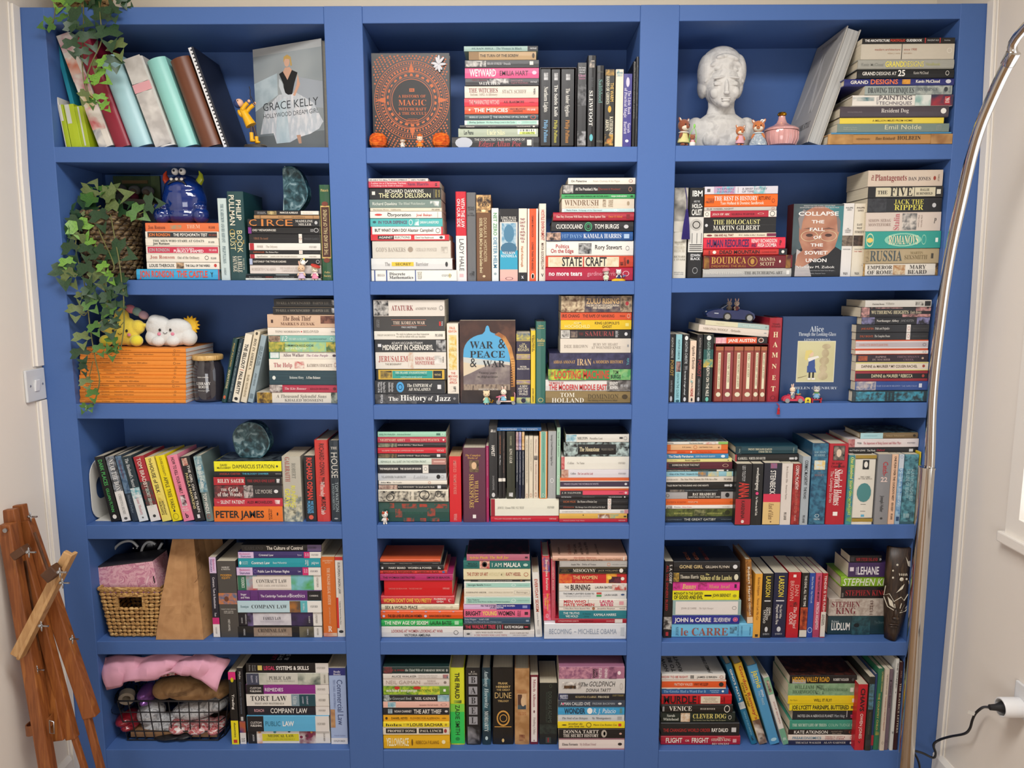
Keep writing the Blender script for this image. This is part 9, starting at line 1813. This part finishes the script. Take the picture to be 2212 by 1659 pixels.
for X in (-130, 60): MB().ell((X*k, -80*k, 68*k), (88*k, 60*k, 68*k), 16, 12).build('foot', WM, cl)
sun = [((250+(90 if i % 2 else 125)*cos(2*pi*i/28))*k, (270+(90 if i % 2 else 125)*sin(2*pi*i/28))*k) for i in range(28)]
MB().prism(sun, 20*k, 45*k).build('sun_patch', mat('dca818', 0.9), cl); MB().disc(250*k, 270*k, 78*k, 78*k, 19*k).build('sun_disc', mat('ecc03a', 0.9), cl)
for o, ex, ez, yy in ((st, ((-75), (100)), 205, -97), (cl, (-95, 40), 215, -97)):
    for X in ex:
        MB().ell((X*k, yy*k, ez*k), (16*k, 10*k, 19*k), 10, 8).build('eye', mat('17171a', 0.1), o)
        MB().ell(((X+(-15 if X < 0 else 25))*k, (yy+4)*k, (ez-52)*k), (24*k, 7*k, 22*k), 12, 8).build('cheek', mat('e08aa0', 0.95), o)
    c0 = sum(ex)/2
    MB().tube(spline([((c0-28)*k, (yy-3)*k, (ez-30)*k), (c0*k, (yy-5)*k, (ez-48)*k), ((c0+28)*k, (yy-3)*k, (ez-30)*k)], 4), 3.2*k, 6).build('smile', mat('17171a', 0.5), o)

# ---------------------------------------------------------------- candle jar
jx = zp('3A', 1132, 800, 0.075)[0]; jz = shelf_z(0, 2, jx)+0.0005; cj = empty('candle_jar', (jx, 0.075, jz)); tag(cj, 'dark glass candle jar with a wooden lid and white label', 'candle')
k = pxm(0.075)/3.5
GL = mat('2c2a32', 0.05, coat=1.0, grain=0.3, scale=12.0)
MB().lathe([(95*k, 0), (108*k, 12*k), (112*k, 60*k), (115*k, 200*k), (112*k, 250*k), (98*k, 290*k), (92*k, 325*k), (90*k, 325*k)], 32).build('glass', GL, cj)
MB().lathe([(110*k, 322*k), (113*k, 330*k), (113*k, 352*k), (108*k, 358*k), (2*k, 358*k)], 32).build('lid', mix_mat(['c49a58', 'd8b272', 'b08444'], 30.0, 0.5, (1, 6, 1)), cj)
def jar_text(t, font, z0, z1, wid, col='e8e6e0'):
    vs, fs = text_geo(t, font); a = min(v[0] for v in vs); b_ = max(v[0] for v in vs); R = 116.5*k; mb = MB(); h_ = .645
    out = []
    for vx, vy in vs:
        s_ = ((vx-a)/(b_-a)-.5)*wid*k/R; out.append((R*sin(s_), -R*cos(s_), (z0+vy/h_*(z1-z0))*k))
    mb.add(out, fs); mb.build('label_lettering', tmat(col), cj)
jar_text('LIBRARY', 'S', 138, 158, 110); jar_text('ROOM', 'S', 112, 132, 78); jar_text('WAX LYRICAL', 'B', 192, 200, 88); jar_text('Handmade fragranced candle', 'N', 90, 96, 90)

# ---------------------------------------------------------------- toy sports car with two rabbits
cz = bp(1575, 692, 0.075)[1]; cxx = bp(1573, 692, 0.075)[0]; tc = empty('toy_sports_car', (cxx, 0.078, cz), (0, radians(3.5), 0)); tag(tc, 'dark blue toy convertible sports car on the tilted books', 'toy car')
k = pxm(0.075)/11.06; CM = mat('0f2456', 0.12, coat=1.0)
prof = [(-560, 60), (-590, 130), (-560, 190), (-440, 235), (-250, 275), (-200, 285), (-190, 250), (160, 250), (180, 290), (420, 270), (560, 200), (590, 110), (560, 50), (400, 40), (-420, 40)]
MB().prism([(x*k, z*k) for x, z in prof], -210*k, 210*k).build('body', CM, tc, bevel=28*k, seg=3)
for x in (-85, 445):
    for s in (-1, 1):
        w = empty('wheel', (x*k, s*205*k, 95*k), (pi/2, 0, 0), tc); MB().lathe([(40*k, -25*k), (88*k, -25*k), (98*k, -15*k), (98*k, 15*k), (88*k, 25*k), (40*k, 25*k)], 24).build('tyre', mat('17171a', 0.6), w)
        MB().lathe([(58*k, -28*k), (66*k, -28*k), (66*k, 28*k), (58*k, 28*k)], 24).build('rim', mat('b8b8b4', 0.25, 1.0), w)
        for q in range(5): MB().beam((0, 0, s*26*k), (60*k*cos(q*1.257), 60*k*sin(q*1.257), s*26*k), 10*k, 6*k, (0, 0, 1)).build('spoke', mat('b8b8b4', 0.25, 1.0), w)
MB().prism([(-250*k, 275*k), (-90*k, 385*k), (-70*k, 385*k), (-215*k, 275*k)], -165*k, 165*k).build('windscreen', mat('7a828c', 0.08), tc)
MB().ell((-330*k, -180*k, 215*k), (55*k, 30*k, 28*k), 12, 8).build('headlight', mat('c8ccd0', 0.1), tc); MB().ell((-560*k, -60*k, 180*k), (20*k, 60*k, 22*k), 12, 8).build('headlight', mat('c8ccd0', 0.1), tc); MB().box(-400*k, -300*k, -214*k, -209*k, 150*k, 168*k).build('grille', mat('c8ccd0', 0.2), tc)
MB().box(120*k, 190*k, -150*k, 150*k, 200*k, 350*k).build('seat_back', mat('5a1a20', 0.6), tc, bevel=15*k)
for u_, yy, lab in ((1591, 0.066, 'beige rabbit figurine at the wheel of the blue car'), (1575, 0.09, 'beige rabbit figurine in the blue car\'s far seat')):
    p = at(u_, 672, yy); critter(lab, (p.x, yy, p.z-0.002), 0.034, 'c0a898', 'b8a890', 'rabbit', -0.4)

# ---------------------------------------------------------------- tassel and ribbon bookmarks
def tassel(label, pts, y, col, n=9, fan=0.006, r=0.0009):
    P = [at(u_, v_, y) for u_, v_ in pts]; o = empty('tassel_bookmark', P[0]); tag(o, label, 'bookmark'); M_ = mat(col, 0.8)
    MB().tube([p-P[0] for p in P[:-1]], 0.0013, 6).build('cord', M_, o); a = P[-2]-P[0]; b_ = P[-1]-P[0]
    MB().ell(a, (0.004, 0.0035, 0.005), 10, 8).build('knot', M_, o)
    mb = MB()
    for i in range(n): q = (i/(n-1)-.5)*2; mb.tube([a+Vector((q*.002, 0, 0)), (a+b_)/2+Vector((q*fan*.7, -.001*(i % 2), 0)), b_+Vector((q*fan, -.002*(i % 2), 0))], r*1.7, 5)
    mb.build('fringe', M_, o)['kind'] = 'stuff'
tassel('purple tassel bookmark hanging between two upright books', [(1480, 405), (1484, 430), (1484, 455), (1481, 517)], 0.023, '2c1f6c', 11, 0.011)
tassel('red ribbon tassel hanging over the third shelf edge', [(1678, 871), (1683, 876), (1682, 884), (1681, 895)], -0.004, 'b01c28', 5, 0.0035)

# ---------------------------------------------------------------- white curved bookend
bz0 = shelf_z(0, 3, -1.2)+0.0006; bxx = zp('4A', 160, 560, 0.03)[0]; be = empty('metal_bookend', (bxx, 0.03, bz0)); tag(be, 'white rounded metal bookend behind the leaning novels', 'bookend')
def rrect(y0, y1, z0, z1, r, n=6):
    P = []
    for cy, cz_, a0 in ((y1-r, z1-r, 0), (y0+r, z1-r, 90), (y0+r, z0+r, 180), (y1-r, z0+r, 270)): P += [(cy+r*cos(radians(a0+90*i/n)), cz_+r*sin(radians(a0+90*i/n))) for i in range(n+1)]
    return P
A_ = rrect(0, .155, 0, .19, .05); B_ = rrect(.03, .12, .06, .135, .03); n = len(A_); mb = MB()
for xx in (0, -.002): mb.v += [(xx, y, z) for y, z in A_]+[(xx, y, z) for y, z in B_]
for i in range(n):
    j = (i+1) % n
    mb.f += [(i, j, n+j, n+i), (2*n+i, 3*n+i, 3*n+j, 2*n+j), (i, 2*n+i, 2*n+j, j), (n+i, n+j, 3*n+j, 3*n+i)]
mb.build('upright_plate', mat('e2e1da', 0.4), be)
MB().box(0, .05, .01, .15, 0, .0016).build('foot_plate', mat('e2e1da', 0.4), be)

# ---------------------------------------------------------------- fifth shelf: woven basket, pink box, pouch, cables, paper bag
def z5(X, Y, y): return Vector((zp('5A', X, Y, y)[0], y, zp('5A', X, Y, y)[1]))
yb = 0.02; a0, a1, a2, a3 = z5(214, 432, yb), z5(680, 432, yb), z5(650, 792, yb), z5(285, 792, yb)
zs = shelf_z(0, 4, -1.1)+0.001; bk_ = empty('woven_basket', ((a0.x+a1.x)/2, 0.105, zs)); tag(bk_, 'tan woven rush basket with a cut-out handle', 'basket')
wb0, wb1, hb_, dp = (a2.x-a3.x)/2, (a1.x-a0.x)/2, a0.z-zs, 0.08
RU = mix_mat(['a87c42', 'c49a5c', '8a6030', 'd0aa6c'], 45.0, 0.75, (1, 1, 3)); rows = 13
for i in range(rows):
    t = (i+.5)/rows; w = wb0+(wb1-wb0)*t; d = dp*(0.9+0.1*t); z = t*hb_+.001; hh = hb_/rows*.5; mb = MB()
    nx = 11; step = 2*w/nx
    for j in range(nx):
        x = -w+step*(j+.5); pr = 0.002*((i+j) % 2)
        for yy, sg in ((-d, -1), (d, 1)):
            if yy < 0 and 8 <= i <= 10 and -w*.42 < x < w*.45: continue
            mb.ell((x, yy+sg*pr, z), (step*.56, .0045, hh), 8, 6)
    ny = 6; sy_ = 2*d/ny
    for j in range(ny):
        y = -d+sy_*(j+.5); pr = 0.002*((i+j) % 2)
        for xx, sg in ((-w, -1), (w, 1)): mb.ell((xx+sg*pr, y, z), (.0045, sy_*.56, hh), 8, 6)
    mb.build('woven_row', RU, bk_)
rim = [(-wb1, -dp, hb_), (wb1, -dp, hb_), (wb1, dp, hb_), (-wb1, dp, hb_), (-wb1, -dp, hb_)]
MB().tube(rim, .006, 8).build('rim', RU, bk_); MB().tube([(-wb1*.42, -dp*.99, hb_*.86), (wb1*.45, -dp*.99, hb_*.86)], .0055, 8).build('handle_bar', RU, bk_)
MB().box(-wb0, wb0, -dp*.9, dp*.9, 0.001, .006).build('basket_floor', RU, bk_)
for s in (-1, 1): MB().beam((s*wb1*.43, -dp*.985, hb_*.58), (s*wb1*.44, -dp*.99, hb_*.84), .009, .007).build('handle_post', RU, bk_)
p = (z5(240, 432, .05)+z5(690, 400, .05))/2; pk = empty('pink_box_file', (p.x, 0.045, p.z-0.03), (0, radians(-7), 0)); tag(pk, 'pink marbled paper box file resting in the woven basket', 'box')
wp = (z5(690, 400, .05).x-z5(240, 432, .05).x)/2*.95; hp = 0.11
MB().box(-wp, wp, 0, .1, 0, hp).build('box', mix_mat(['d89aac', 'e8b8c2', 'c8809a', 'eecad0'], 26.0, 0.4, (1, 1, 1), 6.0, True, 2.2), pk, bevel=.002)
MB().box(-wp-.001, wp+.001, -.001, .101, hp, hp+.004).build('lid_edge', mat('2c2a30', 0.5), pk); MB().box(wp*.93, wp*.955, -.003, 0, hp*.35, hp*.55).build('clasp', mat('2a2628', 0.4), pk)
pc_ = z5(560, 190, .16); po = empty('black_pouch', (pc_.x, .2, pk.location.z+hp-.02)); tag(po, 'black shiny pouch tucked behind the pink box', 'pouch')
mb = MB(); mb.ell((0, 0, .03), (.055, .035, .045), 18, 12); mb.ell((.02, 0, .055), (.035, .03, .035), 14, 10); remesh(mb.build('body', mat('1c1c22', 0.25), po), .003, 2)
for j in (-1, 1): MB().ell((-.028+.006*j, -.036, .028), (.0028, .0028, .0028), 8, 6).build('bead', mat('e0e0e0', 0.1, 0.6), po)
cb = empty('white_cable', z5(312, 262, .13)); tag(cb, 'white charging cable looped up behind the pink box', 'cable')
for P in ([(312, 300), (315, 200), (345, 120), (400, 75), (470, 68), (520, 110)], [(540, 200), (548, 130), (575, 85), (612, 72), (650, 90)], [(655, 210), (665, 150), (690, 100), (702, 80)]):
    MB().tube(spline([z5(X, Y, .15)-cb.location for X, Y in P], 5), .0042, 8).build('cable_loop', mat('c9cccd', 0.35), cb)
# paper bag
bg = empty('paper_bag', (z5(835, 820, .01).x, 0.012, zs)); tag(bg, 'brown kraft paper bag with folded creased sides', 'bag')
O = Vector(bg.location); BT = 0.15; n = 12; grid = []; rnd = random.Random(2)
def lerp(a, b, t): return a+(b-a)*t
x00, x01 = z5(652, 800, .012).x-O.x, z5(1012, 800, .012).x-O.x; xt0, xt1 = z5(775, 100, .06).x-O.x, z5(930, 100, .06).x-O.x; ht_ = shelf_z(0, 4, -1.1)-zs+.325
for i in range(n+1):
    t = i/n; z = ht_*t; xl = lerp(x00, xt0, t); xr = lerp(x01, xt1, t**1.3); yf = .06*t**1.4; ybk = BT+.03*t; loop = []
    for q in range(9):
        f = q/8; cr = .012*max(0, 1-abs(f-.45-.2*t)*3)*sin(t*pi)-.006*max(0, 1-abs(t-.28-.25*abs(f-.5))*9); loop.append((lerp(xl, xr, f), yf+cr, z))
    for q in range(1, 5): loop.append((lerp(xr, xr+.036, q/4)-.016*sin(q/4*pi)*t, lerp(yf, ybk, q/4), z))
    for q in range(1, 9): loop.append((lerp(xr+.036, xl+.03, q/8), ybk, z))
    for q in range(1, 4): loop.append((lerp(xl+.03, xl, q/4)+.02*sin(q/4*pi)*t, lerp(ybk, yf, q/4), z))
    grid.append(loop)
m_ = len(grid[0]); mb = MB(); mb.v = [p for l in grid for p in l]
mb.f = [(i*m_+j, i*m_+(j+1) % m_, (i+1)*m_+(j+1) % m_, (i+1)*m_+j) for i in range(n) for j in range(m_)]+[tuple(range(m_-1, -1, -1))]
KR = mix_mat(['a97c50', 'b98c5e', '9a6e44'], 12.0, 0.8, (1, 1, 1), 5.0, False, 0.3, 0.15)
o = mb.build('bag_body', KR, bg); o.modifiers.new('t', 'SOLIDIFY').thickness = 0.0006
for X, Y in ((985, 150), (1000, 260), (975, 340), (1020, 420), (1015, 560), (1030, 670)):
    q = z5(X, Y, .05)-O
    MB().tube(spline([q+Vector((-.008, -.012, -.012)), q+Vector((.002, -.013, 0)), q+Vector((.008, -.012, .014))], 3), .0005, 5).build('printed_stem', mat('5a4030', 0.8), bg)

# ---------------------------------------------------------------- bottom shelf: wire basket and what is in it
def z6(X, Y, y): return Vector((zp('6A', X, Y, y)[0], y, zp('6A', X, Y, y)[1]))
zs6 = shelf_z(0, 5, -1.0)+0.001; yw = .035; c0, c1 = z6(365, 400, yw), z6(1130, 400, yw); d0, d1 = z6(420, 685, yw), z6(1110, 685, yw)
wr = empty('wire_basket', ((c0.x+c1.x)/2, yw, zs6)); tag(wr, 'black wire grid basket crammed with wrapping bits', 'basket'); O6 = Vector(wr.location)
BK = mat('1a1a1c', 0.35); W1, W0, H6, D6 = (c1.x-c0.x)/2, (d1.x-d0.x)/2, c0.z-zs6, .18
def wire(P, r=.0019): MB().tube(P, r, 6).build('wire', BK, wr)
rr = [(-W1-.02, .03, H6+.004), (-W1, 0, H6), (W1, 0, H6), (W1+.02, .03, H6+.004), (W1+.02, D6, H6+.004), (-W1-.02, D6, H6+.004), (-W1-.02, .03, H6+.004)]
MB().tube(rr, .003, 8).build('rim', BK, wr)
for i in range(11):
    t = -1+2*i/10; wire([(t*W1, 0, H6), (t*W0, .012, .004), (t*W0, D6-.01, .004), (t*W1, D6, H6)])
for f in (.02, .24, .48, .72):
    w = W0+(W1-W0)*f; y0_ = .012*(1-f); wire([(-w, y0_, H6*f), (w, y0_, H6*f), (w+.012, y0_+.03, H6*f), (w+.012, D6, H6*f), (-w-.012, D6, H6*f), (-w-.012, y0_+.03, H6*f), (-w, y0_, H6*f)])
for j in range(4): y = .04+.04*j; wire([(-W1-.018, y, H6), (-W0-.01, y, .006)]); wire([(W1+.018, y, H6), (W0+.01, y, .006)])
def lump(name, label, cat, pts, m, vox=.003, y=.1, z=None):
    """soft lump from (X, Y, rx, ry_px, depth) blobs"""
    q = z6(pts[0][0], pts[0][1], y); o = empty(name, (q.x, y, q.z)); tag(o, label, cat); mb = MB(); k6 = pxm(y)/3.5; rnd = random.Random(len(label))
    for X, Y, rx, rz, dy in pts:
        p = z6(X, Y, y)-q; mb.ell((p.x, dy, p.z), (rx*k6, .05, rz*k6), 18, 12, Matrix.Rotation(rnd.uniform(-.15, .15), 3, 'Y'))
    remesh(mb.build('body', m, o), vox, 1); return o
KP = mix_mat(['a37c50', 'b58d5e', '8c6740'], 20.0, 0.7, (1, 1, 1), 6.0, False, .6, .5)
pr = lump('kraft_parcel', 'crumpled brown kraft paper parcel on the wire basket', 'parcel', [(880, 300, 220, 90, 0), (1050, 320, 120, 70, .01), (720, 310, 100, 80, .01), (1150, 330, 60, 60, .02)], KP, .003, .11)
for j in range(4): MB().box(-.035, .028, -.052, -.0515, .012-.004*j, .0128-.004*j).build('printed_line', mat('4a3422', 0.8), pr, (.0, .0, 0), (0, -.12, 0))
tp = empty('tape_roll', z6(435, 365, .07)); tag(tp, 'roll of beige tape in a clear bag', 'tape'); tp.rotation_euler = (.25, 0, .3)
MB().lathe([(.012, -.011), (.023, -.011), (.023, .011), (.012, .011), (.012, -.011)], 28).build('roll', mat('c4b49c', 0.5), tp, None, (pi/2, 0, 0))
CLR = mat('e6e8ea', 0.12, grain=.12, scale=30., bump=.8, alpha=.55)
lump('clear_plastic_bag', 'clear plastic bag hanging over the basket rim', 'plastic bag', [(440, 360, 95, 80, .0), (405, 430, 75, 40, .0)], mat('e0e4e8', 0.08, trans=1.0, ior=1.05), .003, .07)
lump('purple_pouch', 'shiny purple foil pouch beside the kraft parcel', 'pouch', [(585, 325, 60, 55, 0), (600, 370, 50, 40, 0)], mat('8a5aa8', 0.2, 0.5), .0025, .1)
lump('crumpled_cellophane', 'crumpled clear cellophane filling the wire basket', 'cellophane', [(620, 480, 110, 90, 0), (760, 560, 180, 70, 0), (950, 470, 200, 70, .01), (1100, 430, 90, 60, .02), (680, 575, 150, 55, .0)], mix_mat(['b8babc', 'dcdee0', '94969a'], 45.0, .15, (1, 1, 1), 8., False, 1.5, .9), .003, .11)
lump('red_packet', 'dark red foil packet inside the wire basket', 'packet', [(440, 520, 85, 55, 0), (470, 560, 70, 40, 0)], mat('8a1a26', 0.25, coat=.5), .0025, .085)
lump('patterned_paper_roll', 'red and white zigzag paper roll inside the wire basket', 'wrapping paper', [(850, 570, 90, 45, -.005), (1000, 575, 110, 45, -.005), (1120, 580, 70, 45, -.003)], mix_mat(['c8a8a4', 'b04a50', 'd8ccc8'], 60.0, .4, (1, 1, 1.5), 3., True, 1.0), .0025, .085)
lump('pen_pouch', 'black mesh pouch at the bottom of the wire basket', 'pouch', [(800, 622, 170, 20, -.005), (900, 615, 90, 24, -.005)], mat('1d1d20', 0.5), .0025, .085)
cd = empty('cardboard_sheet', (O6.x, yw+.02, zs6+.008)); tag(cd, 'flat cardboard sheet on the wire basket floor', 'cardboard'); MB().box(-W0*.95, W0*.95, 0, .12, 0, .018).build('board', mat('9a7450', 0.8), cd)
# pink cloth hanging from above the basket
pkc = empty('pink_cloth_bag', z6(700, 60, .06)); tag(pkc, 'pale pink fabric bag with red trim draped over the basket', 'cloth bag'); O7 = Vector(pkc.location)
top = [(256, 72), (500, 72), (760, 72), (1000, 72), (1200, 72)]; bot = [(282, 285), (480, 235), (720, 185), (930, 165), (1120, 300)]
mb = MB(); NX, NY = 24, 10
def pl(P, t): f = t*(len(P)-1); i = min(int(f), len(P)-2); f -= i; return P[i][0]+(P[i+1][0]-P[i][0])*f, P[i][1]+(P[i+1][1]-P[i][1])*f
for j in range(NY+1):
    for i in range(NX+1):
        a, b_ = pl(top, i/NX), pl(bot, i/NX); s_ = j/NY; X, Y = a[0]+(b_[0]-a[0])*s_, a[1]+(b_[1]-a[1])*s_
        y = .055-.03*sin(s_*pi*.6)+.006*sin(i*.8+j*.5)+.004*sin(i*1.9); mb.v.append(tuple(z6(X, Y, max(y, .01))-O7))
mb.f = [(j*(NX+1)+i, j*(NX+1)+i+1, (j+1)*(NX+1)+i+1, (j+1)*(NX+1)+i) for j in range(NY) for i in range(NX)]; mb.smooth = True
o = mb.build('fabric', mat('e2a6bc', 0.85, grain=.04, scale=60.), pkc); o.modifiers.new('t', 'SOLIDIFY').thickness = .02; o.modifiers['t'].offset = 1
mb = MB(); P = [z6(*pl(bot, t), .05)-O7-Vector((0, 0, .004)) for t in (.27, .4, .55, .68, .75)]
mb.tube(spline(P, 4), .008, 8).build('red_trim', mix_mat(['8a1422', 'd8c4c0', '8a1422'], 70., .6), pkc)

# ---------------------------------------------------------------- carved wooden mask leaning at the end of the fifth shelf
ym = .028; zm = shelf_z(2, 4, 1.15)+.0025; q = zp('5C', 1828, 800, ym); mk = empty('carved_mask', (q[0], ym, zm), (radians(-1.5), 0, 0)); tag(mk, 'dark carved wooden mask with white zigzag and bird', 'mask')
km = pxm(ym)/3.5
def mkp(X, Y): return ((X-1840)*km, (822-Y)*km*1.045)
prof = [(90, 1772, 2000), (250, 1768, 1998), (400, 1765, 1990), (500, 1768, 1980), (600, 1776, 1962), (680, 1782, 1940), (760, 1786, 1915), (822, 1792, 1888)]
mb = MB(); NQ = 12
for Y, xl, xr in prof:
    for i in range(NQ+1):
        t = i/NQ; x, z = mkp(xl+(xr-xl)*t, Y); mb.v.append((x, -.026*sin(t*pi)**.7-.0, z))
nr = len(prof); mb.f = [(r_*(NQ+1)+i, r_*(NQ+1)+i+1, (r_+1)*(NQ+1)+i+1, (r_+1)*(NQ+1)+i) for r_ in range(nr-1) for i in range(NQ)]; mb.smooth = True
DW = mix_mat(['2a1c12', '3c2a1c', '1c120b', '4a3624'], 14.0, 0.45, (6, 6, .8), 5., False, .4, .15)
o = mb.build('face_panel', DW, mk); o.modifiers.new('t', 'SOLIDIFY').thickness = .012
def my(X, Y):
    for (Y0, l0, r0), (Y1, l1, r1) in zip(prof, prof[1:]):
        if Y0 <= Y <= Y1: f = (Y-Y0)/(Y1-Y0); l, r_ = l0+(l1-l0)*f, r0+(r1-r0)*f; t = min(1, max(0, (X-l)/(r_-l))); return -.026*sin(t*pi)**.7
    return -.01
def m3(X, Y, o_=.001): x, z = mkp(X, Y); return (x, my(X, Y)-o_, z)
IV = mat('d8d0bc', 0.6)
def mline(P, r=.0013): MB().tube([m3(*p) for p in P], r, 6).build('white_line', IV, mk)
mline([(1772, 400), (1768, 480), (1795, 455), (1825, 510), (1875, 470), (1900, 500), (1935, 455), (1960, 490), (1978, 455)]); mline([(1768, 490), (1790, 560), (1828, 580)]); mline([(1870, 595), (1930, 590), (1978, 510)]); mline([(1830, 530), (1835, 560)]); mline([(1870, 560), (1880, 520)])
for P in ([(1785, 480), (1815, 510), (1828, 560), (1800, 545)], [(1875, 585), (1900, 540), (1970, 505), (1935, 565)], [(1890, 150), (1915, 190), (1985, 175), (1945, 240), (1915, 225)], [(1895, 365), (1870, 385), (1835, 440), (1880, 405)]):
    V = [m3(*p, .0016) for p in P]; V = V if True else V; MB().add(V, [tuple(range(len(V)))]).build('white_inlay', IV, mk)
for X, Y, r in ((1835, 220, 9), (1810, 270, 8), (1812, 325, 9), (1870, 330, 16), (1912, 330, 9)): p = m3(X, Y, .0005); MB().ell(p, (r*km, .0014, r*km), 10, 8).build('white_dot', IV, mk)
for i in range(5): mline([(1850+14*i, 285), (1855+14*i, 300)], .0016)
mline([(1932, 345), (1945, 385), (1955, 370)])
mb = MB(); p = m3(1842, 610); mb.ell(p, (.008, .008, .018), 12, 10); mb.ell(m3(1842, 640), (.012, .009, .007), 12, 8); mb.build('nose', DW, mk)
mb = MB(); mb.ell(m3(1835, 690), (.016, .007, .004), 12, 8); mb.ell(m3(1835, 708), (.014, .006, .0045), 12, 8); mb.build('lips', DW, mk)
